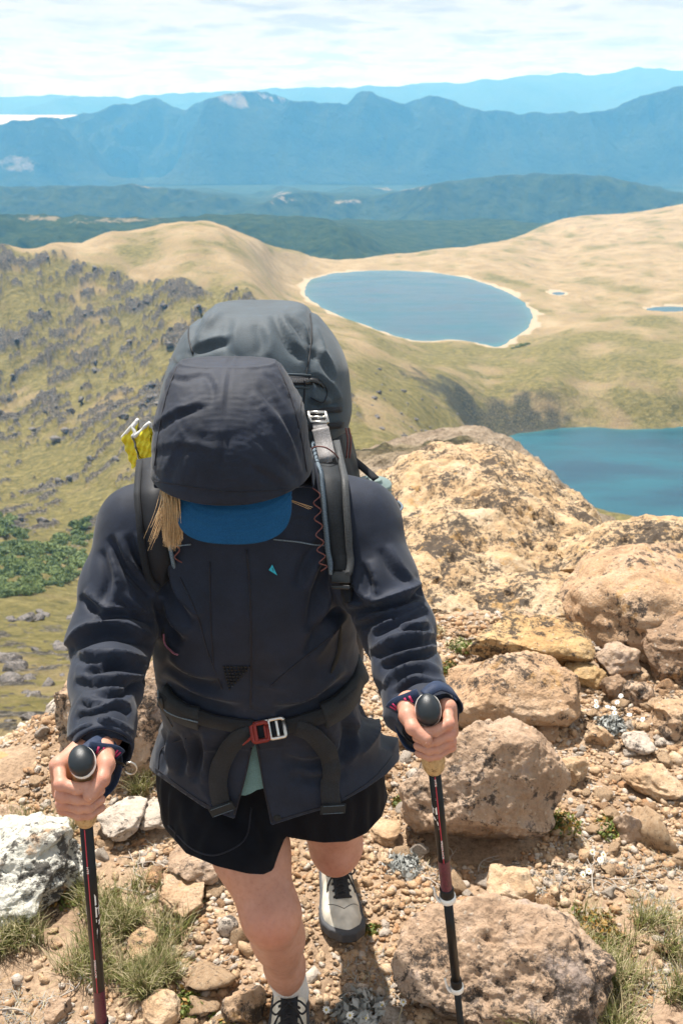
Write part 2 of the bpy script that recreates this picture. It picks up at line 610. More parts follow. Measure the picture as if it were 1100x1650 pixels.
c1 = mixc(t, ramp(t, rk2.outputs[0], [(0.34, 0), (0.62, 1)]), grass_c, rockc)
scr = ramp(t, n3, [(0.40, (0.022, 0.022, 0.017)), (0.53, (0.060, 0.058, 0.042)), (0.68, (0.20, 0.17, 0.08))])
c2 = mixc(t, N(t, 'ShaderNodeMath', {0: a_scrub, 1: 0.9}, operation='MULTIPLY').outputs[0], c1, scr)
led = ramp(t, n3, [(0.32, (0.16, 0.125, 0.09)), (0.5, (0.33, 0.26, 0.19)), (0.7, (0.46, 0.38, 0.29))])
c3 = mixc(t, N(t, 'ShaderNodeMath', {0: a_ledge, 1: N(t, 'ShaderNodeMath', {0: 1.0, 1: a_scrub}, operation='SUBTRACT').outputs[0]}, operation='MULTIPLY').outputs[0], c2, led)
c4 = mixc(t, ramp(t, a_shore, [(0.25, 0), (0.7, 1)]), c3, (0.44, 0.36, 0.26))
t.links.new(c4, b.inputs['Base Color'])
b.inputs['Roughness'].default_value = 0.95
b.inputs['Specular IOR Level'].default_value = 0.15
bp = N(t, 'ShaderNodeBump', {'Strength': 0.9, 'Distance': 0.9, 'Height': n3})
bp2 = N(t, 'ShaderNodeBump', {'Strength': 0.8, 'Distance': 4.0, 'Height': n2, 'Normal': bp.outputs[0]})
t.links.new(bp2.outputs[0], b.inputs['Normal'])
M_MOOR = m
me = mesh_np('moorland', LV, grid_faces(nr_, na)[:, ::-1], [m])
for k_, v_ in (('rock', lrock), ('olive', lolive), ('shore', lshore), ('scrub', lscrub), ('ledge', lledge)):
    attr(me, k_, v_)
obj('moorland_terrain', me, kind='structure')


def land_z(x, y):
    return land(np.atleast_1d(np.arctan2(x, y)), np.atleast_1d(np.hypot(x, y)))[0]


# lakes
m, t, b = new_mat('lake_water')
tc = N(t, 'ShaderNodeTexCoord')
mp = N(t, 'ShaderNodeMapping', {'Vector': tc.outputs['Object'], 'Scale': (0.35, 1.0, 1.0)})
wn = N(t, 'ShaderNodeTexNoise', {'Vector': mp.outputs[0], 'Scale': 0.8, 'Detail': 6.0, 'Roughness': 0.65}).outputs[0]
wl = N(t, 'ShaderNodeTexNoise', {'Vector': mp.outputs[0], 'Scale': 0.03, 'Detail': 5.0}).outputs[0]
sh_ = N(t, 'ShaderNodeAttribute', attribute_name='shallow').outputs['Fac']
t.links.new(mixc(t, N(t, 'ShaderNodeMath', {0: sh_, 1: 0.6}, operation='MULTIPLY').outputs[0], ramp(t, wl, [(0.36, (0.003, 0.038, 0.066)), (0.64, (0.009, 0.078, 0.110))]), (0.05, 0.15, 0.15)), b.inputs['Base Color'])
t.links.new(ramp(t, wl, [(0.38, 0.06), (0.62, 0.26)]), b.inputs['Roughness'])
b.inputs['IOR'].default_value = 1.33
bp = N(t, 'ShaderNodeBump', {'Strength': 0.35, 'Distance': 0.4, 'Height': wn})
t.links.new(bp.outputs[0], b.inputs['Normal'])
M_WATER = m
def mesh_l_(name, V, F, mat):
    me = bpy.data.meshes.new(name)
    me.from_pydata(V.tolist(), [], F)
    me.update()
    me.materials.append(mat)
    return me


for i, L in enumerate(LAKES):
    c = L.mean(0)
    ks = (1.06, 1.0, 0.95, 0.86, 0.6, 0.02)
    V = np.concatenate([np.column_stack([c + (L - c) * k, np.full(len(L), LAKE_Z)]) for k in ks])
    me = mesh_l_('lake', V, grid_faces(len(ks), len(L), True).tolist() + [list(range((len(ks) - 1) * len(L), len(ks) * len(L)))], m)
    attr(me, 'shallow', np.repeat([1, 0.9, 0.35, 0.05, 0, 0], len(L)))
    obj('lake' if i < 2 else 'pond', me, kind='structure')

# forest ranges, one behind another
def forest_mat(name, lo, hi, scale, rocky=None):
    m, t, b = new_mat(name)
    tc = N(t, 'ShaderNodeTexCoord')
    n = N(t, 'ShaderNodeTexNoise', {'Vector': tc.outputs['Object'], 'Scale': scale, 'Detail': 8.0, 'Roughness': 0.7}).outputs[0]
    c = ramp(t, n, [(0.3, lo), (0.7, hi)])
    if rocky:
        a = N(t, 'ShaderNodeAttribute', attribute_name='bare').outputs['Fac']
        k = N(t, 'ShaderNodeMath', {0: n, 1: 0.5}, operation='SUBTRACT')
        k2 = N(t, 'ShaderNodeMath', {0: k.outputs[0], 1: 3.2, 2: a}, operation='MULTIPLY_ADD')
        am = N(t, 'ShaderNodeMath', {0: a, 1: 4.0}, operation='MULTIPLY', use_clamp=True)
        k2 = N(t, 'ShaderNodeMath', {0: k2.outputs[0], 1: am.outputs[0]}, operation='MULTIPLY')
        c = mixc(t, ramp(t, k2.outputs[0], [(0.5, 0), (0.85, 0.8)]), c, rocky)
    t.links.new(c, b.inputs['Base Color'])
    b.inputs['Roughness'].default_value = 1.0
    b.inputs['Specular IOR Level'].default_value = 0.05
    bp = N(t, 'ShaderNodeBump', {'Strength': 1.0, 'Distance': 0.5 / scale, 'Height': n})
    t.links.new(bp.outputs[0], b.inputs['Normal'])
    return m


def range_mesh(name, sky_px, r1, r0, z0, back, mat, amp, wl, jag, bare=(), n=(420, 90), shape=0.9, spread=1.0, seed=0):
    s = np.array([azs(x, y) for x, y in sky_px])
    az = np.concatenate([np.linspace(-0.98, s[0, 0], 60)[:-1], np.linspace(s[0, 0], s[-1, 0], n[0]), np.linspace(s[-1, 0], 0.98, 60)[1:]])
    n = (len(az), n[1])
    sl = np.interp(az, s[:, 0], s[:, 1])
    k = np.array([0, 1, 3, 1, 0.0])
    k /= k.sum()
    sl = np.convolve(np.pad(sl, 2, 'edge'), k, 'valid')
    zero = np.zeros_like(az)
    sl = sl - jag / r1 * fbm(np.stack([az * r1 / (wl * 0.20), zero + seed, zero], 1), 4)
    crest_r = r1 * (1 + 0.05 * fbm(np.stack([az * r1 / (wl * 2), zero + seed + 4, zero], 1), 2))
    t1 = np.linspace(0, 1, n[1])
    rows = []
    barea = []
    for tt in np.concatenate([t1, 1 + np.linspace(0.05, 1, 14)]):
        if tt <= 1:
            r = r0 + (crest_r - r0) * tt
            zc = CAMZ - sl * crest_r
            z = z0 + (zc - z0) * tt ** shape
            wn_ = np.sin(math.pi * tt ** 1.2) if tt < 1 else 0
        else:
            q = tt - 1
            r = crest_r + back * q
            zc = CAMZ - sl * crest_r
            z = zc + (z0 - zc) * q ** 1.1
            wn_ = 0.4 * q
        x, y = r * np.sin(az), r * np.cos(az)
        nn = ridged(np.stack([x / wl + 0.35 * perlin(np.stack([x / wl / 2, y / wl / 2, zero], 1)), y / (wl * 2.4), zero + seed], 1), 5, gain=0.42)
        z = z + amp * wn_ * (nn - 0.25)
        # keep below the skyline as seen from the ridge
        lim = CAMZ - sl * r - 2
        z = np.where(tt < 1, np.minimum(z, lim), z) if tt < 1 else z
        rows.append(np.stack([x, y, z], 1))
        bb = np.zeros_like(x)
        for (px, py, wpx, wpy) in bare:
            a0, s0 = azs(px, py)
            ap = np.where(True, (az - a0) * FPX * 0.85 / wpx, 0)
            sp = ((CAMZ - z) / r - s0) * FPX * 0.9 / wpy
            bb = np.maximum(bb, 0.75 * np.exp(-(ap ** 2 + sp ** 2)))
        barea.append(bb)
    V = np.concatenate(rows)
    me = mesh_np(name, V, grid_faces(len(rows), n[0])[:, ::-1], [mat])
    attr(me, 'bare', np.concatenate(barea))
    return obj(name, me, kind='structure')


F1 = forest_mat('near_forest', (0.008, 0.020, 0.007), (0.060, 0.080, 0.026), 0.03, (0.28, 0.22, 0.13))
F2 = forest_mat('valley_forest', (0.008, 0.018, 0.010), (0.060, 0.080, 0.032), 0.018, (0.36, 0.31, 0.25))
F3 = forest_mat('mountain_forest', (0.005, 0.012, 0.012), (0.055, 0.070, 0.045), 0.0035, (0.40, 0.34, 0.30))
F4 = forest_mat('far_range', (0.03, 0.04, 0.035), (0.06, 0.07, 0.06), 0.002)
range_mesh('forest_hill', [(-500, 340), (-100, 338), (0, 345), (130, 348), (250, 352), (350, 346), (430, 345), (520, 352), (570, 372), (620, 396), (680, 412), (760, 430), (900, 440), (1400, 450)],
           2350, 1900, CAMZ - 300, 600, F1, 26, 200, 5, [(190, 355, 60, 5), (60, 352, 30, 4)], seed=2)
range_mesh('forest_ridge', [(-500, 300), (-100, 304), (0, 301), (100, 299), (200, 298), (300, 305), (380, 318), (420, 330), (450, 314), (490, 309), (530, 312), (600, 318), (680, 300), (740, 289), (800, 283), (860, 279), (920, 280), (980, 284), (1040, 298), (1100, 312), (1200, 322), (1500, 330)],
           4600, 3750, CAMZ - 430, 900, F2, 120, 480, 9, [(455, 318, 22, 9), (650, 303, 40, 5), (560, 325, 30, 5), (250, 300, 30, 3)], seed=5)
range_mesh('mountains', [(-600, 230), (-300, 215), (-100, 205), (0, 198), (60, 192), (130, 185), (200, 167), (240, 160), (262, 163), (300, 176), (330, 163), (355, 152), (390, 148), (430, 149), (470, 163), (520, 164), (558, 167), (572, 151), (585, 147), (600, 150), (618, 158), (650, 166), (680, 158), (705, 154), (740, 168), (775, 179), (800, 177), (830, 184), (870, 179), (930, 183), (970, 178), (1020, 160), (1060, 148), (1100, 138), (1200, 120), (1500, 110)],
           8500, 6700, CAMZ - 440, 1800, F3, 640, 850, 27, [(400, 158, 50, 12), (60, 266, 40, 10), (30, 258, 30, 8)], n=(620, 150), seed=9)
range_mesh('far_mountains', [(-600, 150), (-200, 152), (0, 156), (100, 153), (200, 156), (300, 150), (400, 145), (480, 141), (560, 141), (640, 137), (720, 132), (800, 128), (860, 122), (905, 116), (940, 120), (970, 118), (1010, 114), (1065, 107), (1100, 114), (1200, 118), (1600, 125)],
           15500, 12200, CAMZ - 300, 1500, F4, 200, 2400, 40, n=(420, 50), seed=13)
pl = forest_mat('pale_low_cloud', (0.55, 0.53, 0.47), (0.78, 0.76, 0.70), 0.0008)  # white low cloud behind the mountains, stood in for by a pale solid sheet
V = np.array([[r * math.sin(a), r * math.cos(a), z] for r, z in ((10500, -440), (12000, -60), (13500, -50)) for a in np.linspace(R_(-58), R_(58), 90)])
obj('low_cloud_bank', mesh_np('low_cloud_bank', V, grid_faces(3, 90)[:, ::-1], [pl]), kind='structure')
vf = np.array([[r * math.sin(a), r * math.cos(a), -445.0 + CAMZ] for r in (60, 17500) for a in np.linspace(0, 2 * np.pi, 96, endpoint=False)])
obj('valley_floor', mesh_np('valley_floor', vf, grid_faces(2, 96, True)[:, ::-1], [F2]), kind='structure')

# the air: one closed box of even haze
x0, x1, y0, y1, z0_, z1_ = -18500, 18500, -18500, 19500, -460, 640
V = [(x, y, z) for x in (x0, x1) for y in (y0, y1) for z in (z0_, z1_)]
m = bpy.data.materials.new('haze')
m.use_nodes = True
m.node_tree.nodes.clear()
pv = N(m.node_tree, 'ShaderNodeVolumePrincipled', {'Color': (0.15, 0.52, 1.0, 1), 'Absorption Color': (1, 1, 1, 1), 'Density': 1.12e-4, 'Anisotropy': 0.0})
N(m.node_tree, 'ShaderNodeOutputMaterial', {'Volume': pv.outputs[0]})
m.cycles.homogeneous_volume = True
obj('haze', mesh_np('haze', V, [(0, 1, 3, 2), (4, 6, 7, 5), (0, 4, 5, 1), (2, 3, 7, 6), (0, 2, 6, 4), (1, 5, 7, 3)], [m], smooth=False), kind='stuff')
# ------------------------------------------------------------------ the stony ground at the walker's feet
def edge_drop(x, y):
    """how far a spot lies past the brow of the mountain, in metres"""
    d1 = (y - 2.55) * 0.62 + (-x - 1.0) * 0.78          # left brow
    d2 = (y - 3.55) * 0.9
    d3 = (y - 5.6)
    d4 = (x - 2.6)
    d = np.maximum(np.maximum(d1, d2 * 0.8), np.maximum(d3, d4))
    return np.maximum(d, 0)


def near_z(x, y):
    x, y = np.asarray(x, float), np.asarray(y, float)
    z0 = np.zeros_like(x)
    r = np.hypot(x, y)
    d = edge_drop(x, y)
    z = 0.10 * sstep(0.9 - y, 0, 1.2) - 1.5 * d * d / (d + 0.4)
    z = z + 0.035 * fbm(np.stack([x * 1.6, y * 1.6, z0], 1), 3) + 0.012 * fbm(np.stack([x * 9, y * 9, z0 + 4], 1), 3)
    z = np.where((np.abs(x + 0.06) < 0.28) & (np.abs(y - 1.75) < 0.5), z * 0.35, z)
    far = sstep(r, 7.0, 10.6)
    if np.any(far > 0):
        zl = land_z(x, np.maximum(y, 0.01)) if len(x) else z
        z = z * (1 - far) + np.where(y > 0, zl + 0.02, -6) * far
    return z


m, t, b = new_mat('stony_soil')
tc = N(t, 'ShaderNodeTexCoord')
n1 = N(t, 'ShaderNodeTexNoise', {'Vector': tc.outputs['Object'], 'Scale': 5.0, 'Detail': 8.0, 'Roughness': 0.7}).outputs[0]
n2 = N(t, 'ShaderNodeTexNoise', {'Vector': tc.outputs['Object'], 'Scale': 70.0, 'Detail': 5.0, 'Roughness': 0.75}).outputs[0]
c = ramp(t, n1, [(0.3, (0.25, 0.17, 0.11)), (0.5, (0.38, 0.27, 0.18)), (0.7, (0.45, 0.345, 0.25))])
c = mixc(t, 0.8, c, ramp(t, n2, [(0.3, (0.35, 0.34, 0.33)), (0.55, (1.0, 1.0, 1.0)), (0.75, (1.35, 1.3, 1.25))]), 'MULTIPLY')
t.links.new(c, b.inputs['Base Color'])
b.inputs['Roughness'].default_value = 0.95
b.inputs['Specular IOR Level'].default_value = 0.2
bp = N(t, 'ShaderNodeBump', {'Strength': 1.0, 'Distance': 0.008, 'Height': n2})
t.links.new(bp.outputs[0], b.inputs['Normal'])
M_SOIL = m
gx = np.concatenate([np.linspace(-10.8, -1.6, 70)[:-1], np.linspace(-1.6, 1.9, 230), np.linspace(1.9, 10.8, 60)[1:]])
gy = np.concatenate([np.linspace(-3, 0.9, 24)[:-1], np.linspace(0.9, 3.6, 200), np.linspace(3.6, 10.9, 100)[1:]])
xx, yy = np.meshgrid(gx, gy)
keep = np.hypot(xx, yy) < 10.9
gz = near_z(xx.ravel(), yy.ravel()).reshape(xx.shape)
GF = grid_faces(*xx.shape)
kf = keep.ravel()[GF].all(1)
obj('ground', mesh_np('ground', np.stack([xx.ravel(), yy.ravel(), gz.ravel()], 1), GF[kf], [M_SOIL]), kind='structure')


# ---- rock
def rock_mat(name, cols, spot=0.5, spotc=(0.035, 0.03, 0.028), pale=(0.52, 0.45, 0.37), pale_amt=0.16, s=1.0, lichen=None, blotch=None):
    m, t, b = new_mat(name)
    tc = N(t, 'ShaderNodeTexCoord')
    oi = N(t, 'ShaderNodeObjectInfo')
    off = N(t, 'ShaderNodeVectorMath', {0: tc.outputs['Object'], 1: oi.outputs['Random']}, operation='ADD')
    v = off.outputs[0]
    n1 = N(t, 'ShaderNodeTexNoise', {'Vector': v, 'Scale': 4.5 * s, 'Detail': 9.0, 'Roughness': 0.68}).outputs[0]
    n2 = N(t, 'ShaderNodeTexNoise', {'Vector': v, 'Scale': 38 * s, 'Detail': 8.0, 'Roughness': 0.75}).outputs[0]
    wv = N(t, 'ShaderNodeTexNoise', {'Vector': v, 'Scale': 60 * s, 'Detail': 2.0})
    wv2 = N(t, 'ShaderNodeVectorMath', {0: wv.outputs['Color'], 1: (0.02 / s, 0.02 / s, 0.02 / s)}, operation='MULTIPLY')
    wv3 = N(t, 'ShaderNodeVectorMath', {0: v, 1: wv2.outputs[0]}, operation='ADD')
    vo = N(t, 'ShaderNodeTexVoronoi', {'Vector': wv3.outputs[0], 'Scale': 95 * s, 'Randomness': 1.0})
    c = ramp(t, n1, [(0.28, cols[0]), (0.44, cols[1]), (0.56, cols[2]), (0.72, cols[3])])
    c = mixc(t, 0.75, c, ramp(t, n2, [(0.3, (0.55, 0.52, 0.5)), (0.5, (1, 1, 1)), (0.7, (1.25, 1.22, 1.2))]), 'MULTIPLY')
    # pale clasts of the conglomerate
    cl = N(t, 'ShaderNodeMath', {0: vo.outputs['Color'], 1: 1.0 - pale_amt}, operation='GREATER_THAN')
    ins = ramp(t, vo.outputs['Distance'], [(0.36, 1), (0.5, 0)])
    cm = N(t, 'ShaderNodeMath', {0: cl.outputs[0], 1: ins}, operation='MULTIPLY')
    cm2 = N(t, 'ShaderNodeMath', {0: cm.outputs[0], 1: 0.55}, operation='MULTIPLY')
    c = mixc(t, cm2.outputs[0], c, pale)
    if lichen:
        n6 = N(t, 'ShaderNodeTexNoise', {'Vector': v, 'Scale': 7 * s, 'Detail': 6.0, 'Roughness': 0.62}).outputs[0]
        c = mixc(t, ramp(t, n6, [(0.38, 0), (0.44, 1)]), c, mixc(t, n2, lichen, tuple(x * 0.75 for x in lichen)))
    # black specks in patches: lichen, and painted-in shade of small holes
    n3 = N(t, 'ShaderNodeTexNoise', {'Vector': v, 'Scale': 26 * s, 'Detail': 8.0, 'Roughness': 0.82, 'Distortion': 0.15}).outputs[0]
    n4 = N(t, 'ShaderNodeTexNoise', {'Vector': v, 'Scale': 3.2 * s, 'Detail': 4.0}).outputs[0]
    sm = N(t, 'ShaderNodeMath', {0: n4, 1: 0.55, 2: N(t, 'ShaderNodeMath', {0: n3, 1: -0.27}, operation='ADD').outputs[0]}, operation='MULTIPLY_ADD')
    c = mixc(t, ramp(t, sm.outputs[0], [(0.585 - 0.14 * spot, 0), (0.635 - 0.14 * spot, 0.9)]), c, spotc)
    if blotch:
        n5 = N(t, 'ShaderNodeTexNoise', {'Vector': v, 'Scale': 9 * s, 'Detail': 8.0, 'Roughness': 0.7}).outputs[0]
        c = mixc(t, ramp(t, n5, [(0.56, 0), (0.64, 0.8)]), c, blotch)
    t.links.new(c, b.inputs['Base Color'])
    b.inputs['Roughness'].default_value = 0.92
    b.inputs['Specular IOR Level'].default_value = 0.25
    bp = N(t, 'ShaderNodeBump', {'Strength': 0.9, 'Distance': 0.012 / s, 'Height': n2})
    bp2 = N(t, 'ShaderNodeBump', {'Strength': 0.35, 'Distance': 0.010 / s, 'Height': vo.outputs['Distance'], 'Normal': bp.outputs[0]}, invert=True)
    t.links.new(bp2.outputs[0], b.inputs['Normal'])
    return m


TAN = [(0.28, 0.18, 0.11), (0.42, 0.275, 0.165), (0.47, 0.335, 0.225), (0.51, 0.40, 0.305)]
M_TAN = rock_mat('tan_conglomerate', TAN, 0.40, blotch=(0.43, 0.25, 0.10))
M_PINK = rock_mat('pink_conglomerate', [(0.25, 0.168, 0.112), (0.375, 0.262, 0.178), (0.44, 0.325, 0.235), (0.485, 0.39, 0.305)], 0.26, blotch=(0.33, 0.26, 0.22))
M_BROWN = rock_mat('brown_conglomerate', [(0.15, 0.10, 0.07), (0.26, 0.175, 0.115), (0.34, 0.23, 0.15), (0.42, 0.31, 0.22)], 0.34, blotch=(0.36, 0.20, 0.08))
M_OCHRE = rock_mat('ochre_conglomerate', [(0.25, 0.15, 0.075), (0.40, 0.25, 0.115), (0.47, 0.32, 0.16), (0.50, 0.38, 0.25)], 0.34)
M_LICH = rock_mat('lichened_rock', TAN, 0.30, lichen=(0.62, 0.61, 0.54))
M_GREYR = rock_mat('grey_rock', [(0.055, 0.05, 0.05), (0.12, 0.11, 0.105), (0.18, 0.165, 0.155), (0.27, 0.245, 0.225)], 0.4, s=0.12)
M_STONE = rock_mat('stone_tan', [(0.31, 0.20, 0.115), (0.43, 0.29, 0.175), (0.49, 0.355, 0.23), (0.54, 0.43, 0.32)], 0.1, s=2.2, pale_amt=0.1)
M_STONE2 = rock_mat('stone_pale', [(0.30, 0.26, 0.22), (0.42, 0.36, 0.30), (0.50, 0.43, 0.36), (0.58, 0.52, 0.45)], 0.1, s=2.2, pale_amt=0.1)
M_STONE3 = rock_mat('stone_rust', [(0.24, 0.13, 0.065), (0.37, 0.215, 0.115), (0.43, 0.28, 0.165), (0.47, 0.35, 0.25)], 0.2, s=2.2, pale_amt=0.1)


def ico(sub):
    bm = bmesh.new()
    bmesh.ops.create_icosphere(bm, subdivisions=sub, radius=1.0)
    bm.verts.index_update()
    V = np.array([v.co[:] for v in bm.verts])
    F = np.array([[v.index for v in f.verts] for f in bm.faces])
    bm.free()
    return V, F


_ICO = {}


def boulder_shape(sub, rad, seed, lump=0.20, cuts=9, cutd=(0.56, 0.90), pit=0.014, pits=1.0, rough=0.034, crack=0.025, square=0.0):
    if sub not in _ICO:
        _ICO[sub] = ico(sub)
    V, F = _ICO[sub]
    g = np.random.default_rng(seed)
    D = V.copy()
    if square:
        p = 2 + square
        D = D / ((np.abs(D) ** p).sum(1) ** (1 / p))[:, None]
    for _ in range(cuts):                              # broken faces
        nrm = unit(g.normal(size=3) + (0, 0, 0.1))
        d = D @ nrm
        lim = g.uniform(*cutd)
        over = np.maximum(d - lim, 0)
        D = D - nrm * (over * 0.95)[:, None]
    D = D * (1 + lump * fbm(V * 1.3 + seed * 3.7, 3))[:, None]
    X = D * rad
    sc_ = float(np.mean(rad))
    nrm = unit(D / np.asarray(rad))
    h = rough * sc_ * (fbm(X / sc_ * 3.5 + seed, 5, gain=0.58))
    if crack:
        cr = np.abs(perlin(X / sc_ * 1.7 + seed * 1.3 + 0.25 * np.stack([fbm(X / sc_ * 5, 2)] * 3, 1)))
        h = h - crack * sc_ * (1 - sstep(cr, 0.0, 0.045)) * sstep(perlin(X / sc_ * 1.1 + 40 + seed), -0.1, 0.25)
    if pit:
        msk = sstep(fbm(X * 5 / max(0.25, sc_) * 0.6 + 60 + seed, 3), -0.15, 0.35) * pits
        f1, f2 = worley(X * (14 if sc_ < 0.6 else 12) + 0.35 * np.stack([perlin(X * 30), perlin(X * 30 + 9), perlin(X * 30 + 19)], 1))
        h = h - pit * msk * (1 - sstep(f1, 0.08, 0.36))
        f1, f2 = worley(X * 34 + 5)
        h = h - pit * 0.35 * (1 - sstep(f1, 0.08, 0.4)) * sstep(perlin(X * 8 + 80), -0.1, 0.3)
        h = h + pit * 0.5 * (1 - sstep(f1, 0.1, 0.5)) * sstep(perlin(X * 7 + 180), 0.1, 0.4)
    return X + nrm * h[:, None], F


FOOT = []          # footprints kept clear of loose stones


def boulder(name, box, mat, label, cat='boulder', sub=6, depth=1.0, sink=0.28, yf=None, tilt=(0, 0, 0), group=None, seed=0, base=0.0, topz=None, **kw):
    x0, x1, yt, yb = box
    xc = (x0 + x1) / 2
    pf = PZ(xc, yb, base) if yf is None else PY(xc, yb, yf)
    d = pf[1] * cT + (CAMZ - pf[2]) * sT
    rx = (x1 - x0) / 2 * (d * 1.05) / FPX
    ry = rx * depth
    yc = pf[1] + ry * 0.85
    zt = PY(xc, yt, yc + ry * 0.25)[2] if topz is None else topz
    zb = pf[2] - sink * max(zt - pf[2], rx * 0.4)
    rz = max((zt - zb) / 2, 0.25 * rx)
    px = PY(xc, (yt + yb) / 2, yc)
    V, F = boulder_shape(sub, np.array([rx, ry, rz]), seed, **kw)
    me = mesh_np(name, V, F, [mat])
    o = obj(name, me, None, label, cat, group)
    o.location = (px[0], yc, zt - rz)
    o.rotation_euler = [R_(a) for a in tilt]
    FOOT.append((px[0], yc, rx * 0.80, ry * 0.80))
    return o


# the skyline outcrop
M_OUTCROP = rock_mat('pitted_outcrop', [(0.28, 0.19, 0.11), (0.42, 0.29, 0.165), (0.46, 0.345, 0.22), (0.52, 0.42, 0.31)], 0.62, blotch=(0.44, 0.27, 0.11), s=1.25)  # denser dark specks paint in the shade of small holes
V, F = boulder_shape(8, np.array([1.30, 2.0, 1.0]), 31, lump=0.06, cuts=5, cutd=(0.84, 0.97), pit=0.045, pits=1.25, rough=0.05, crack=0.02)
kv_ = (V[F].mean(1)[:, 2] > -0.1) | (V[F].mean(1)[:, 1] < -0.2)
F = F[kv_]
o = obj('boulder', mesh_np('boulder', V, F, [M_OUTCROP]), None, 'huge pitted tan outcrop on the brow in front of the lower lake', 'boulder')
o.location = (0.70, 4.85, -0.985)
FOOT.append((0.7, 4.85, 1.1, 1.2))
boulder('boulder', (905, 1250, 870, 1080), M_TAN, 'wide tan rock mass at the right edge below the huge outcrop', sub=6, depth=1.0, base=-0.03, sink=0.4, seed=3, lump=0.12, pit=0.014, cuts=6)
boulder('boulder', (640, 800, 900, 1000), M_OUTCROP, 'low pitted tan slab right of the elbow below the huge outcrop', sub=6, depth=0.9, sink=0.5, seed=52, lump=0.12, pit=0.02, base=0.0, topz=0.05, square=1)
boulder('boulder', (770, 960, 880, 1010), M_OUTCROP, 'broad pitted tan slab behind the layered ochre slab', sub=6, depth=0.9, sink=0.5, seed=53, lump=0.12, pit=0.022, base=0.0, topz=0.08, square=1)
boulder('boulder', (905, 1330, 812, 965), M_OUTCROP, 'long pitted tan outcrop running to the right edge beside the huge outcrop', sub=7, depth=0.7, sink=0.6, seed=58, lump=0.10, pit=0.03, yf=3.75, topz=0.09, cuts=5, cutd=(0.8, 0.95), rough=0.05)
boulder('boulder', (600, 720, 868, 945), M_OUTCROP, 'small pitted tan hump between the sleeve and the huge outcrop', sub=6, depth=1.0, sink=0.5, seed=59, lump=0.12, pit=0.02, base=0.0, topz=0.06, square=1)
boulder('boulder', (1018, 1160, 985, 1108), M_BROWN, 'rounded brown boulder at the right edge under the wide tan rock mass', seed=4, depth=0.9, sub=6)
boulder('boulder', (752, 945, 1000, 1090), M_OCHRE, 'long layered ochre slab above the sloping boulder', seed=5, depth=0.75, base=0.0, sub=6, square=2)
boulder('boulder', (712, 935, 1042, 1192), M_TAN, 'big sloping tan boulder behind the pole hand on the right', seed=6, depth=0.8, sub=6, lump=0.12)
boulder('boulder', (958, 1030, 1036, 1100), M_PINK, 'roundish pinkish rock wedged against the brown boulder', seed=7, sub=5)
boulder('boulder', (905, 972, 1066, 1112), M_OCHRE, 'small yellow ochre rock tucked beneath the layered slab', seed=8, sub=5)
boulder('boulder', (968, 1010, 1086, 1134), M_BROWN, 'small brown rock under the roundish pinkish rock', seed=9, sub=5)
boulder('boulder', (1000, 1052, 1098, 1146), M_PINK, 'small pink rock standing behind the white daisies', seed=10, sub=5)
boulder('boulder', (812, 905, 1146, 1198), M_TAN, 'angular tan slab with a dark hole in front of the sloping boulder', seed=11, sub=5, square=2, pit=0.02)
boulder('boulder', (896, 950, 1215, 1268), M_STONE, 'pale angular rock right of the large rounded boulder', seed=12, sub=5, pit=0.004)
boulder('boulder', (943, 986, 1164, 1208), M_STONE, 'tan angular rock left of the white daisies', seed=13, sub=5, pit=0.004)
boulder('boulder', (1002, 1054, 1180, 1218), M_STONE2, 'pale flattish rock just below the white daisies', seed=14, sub=5, pit=0.004)
boulder('boulder', (992, 1036, 1306, 1358), M_PINK, 'pinkish rock beside the mossy cushion on the right', seed=15, sub=5)
boulder('boulder', (1040, 1130, 1120, 1190), M_TAN, 'flat tan rock at the right edge behind the daisies', seed=16, sub=5, square=1)
boulder('boulder', (640, 908, 1160, 1388), M_PINK, 'large rounded pinkish boulder beside the pole on the right', seed=21, depth=0.85, sub=7, lump=0.15, cuts=10, cutd=(0.62, 0.90), pit=0.016, sink=0.22, rough=0.04)
boulder('boulder', (636, 985, 1478, 1690), M_PINK, 'large flat pinkish boulder at the bottom behind the pole tip', seed=22, depth=0.75, sub=7, lump=0.16, cuts=11, cutd=(0.58, 0.90), pit=0.018, sink=0.35, rough=0.05, topz=0.20)
boulder('boulder', (735, 832, 1474, 1530), M_STONE2, 'pale whitish slab lying on top of the flat pinkish boulder', cat='rock', seed=23, sub=5, base=0.10, sink=0.1, pit=0.003)
boulder('boulder', (786, 856, 1398, 1474), M_STONE, 'tan angular block standing alone between the two big boulders', seed=24, sub=5, square=2, pit=0.004, cutd=(0.8, 0.98))
boulder('boulder', (-120, 156, 1330, 1492), M_LICH, 'boulder crusted with pale grey green lichen by the pole on the left', seed=25, depth=0.8, sub=7, lump=0.30, cuts=7, cutd=(0.6, 0.9), pit=0.02, rough=0.06)
boulder('boulder', (-60, 76, 1222, 1310), M_OCHRE, 'orange speckled boulder at the left edge', seed=26, sub=6, base=-0.1)
boulder('boulder', (-50, 42, 1292, 1375), M_PINK, 'pink boulder at the left edge below the orange one', seed=27, sub=6, base=-0.04)
boulder('boulder', (66, 285, 1030, 1285), M_PINK, 'tall pink speckled boulder behind the pole hand on the left', seed=28, depth=0.8, sub=7, lump=0.12, base=-0.05, yf=2.42)
boulder('boulder', (252, 334, 1425, 1482), M_TAN, 'long angular slab at the grass edge left of the bare leg', seed=29, sub=5, square=2)
boulder('boulder', (276, 368, 1362, 1432), M_PINK, 'pink rock just behind the hem of the shorts', seed=30, sub=5)
boulder('boulder', (203, 262, 1500, 1552), M_STONE, 'small tan rock in the grass left of the bare leg', seed=32, sub=5, pit=0.004)
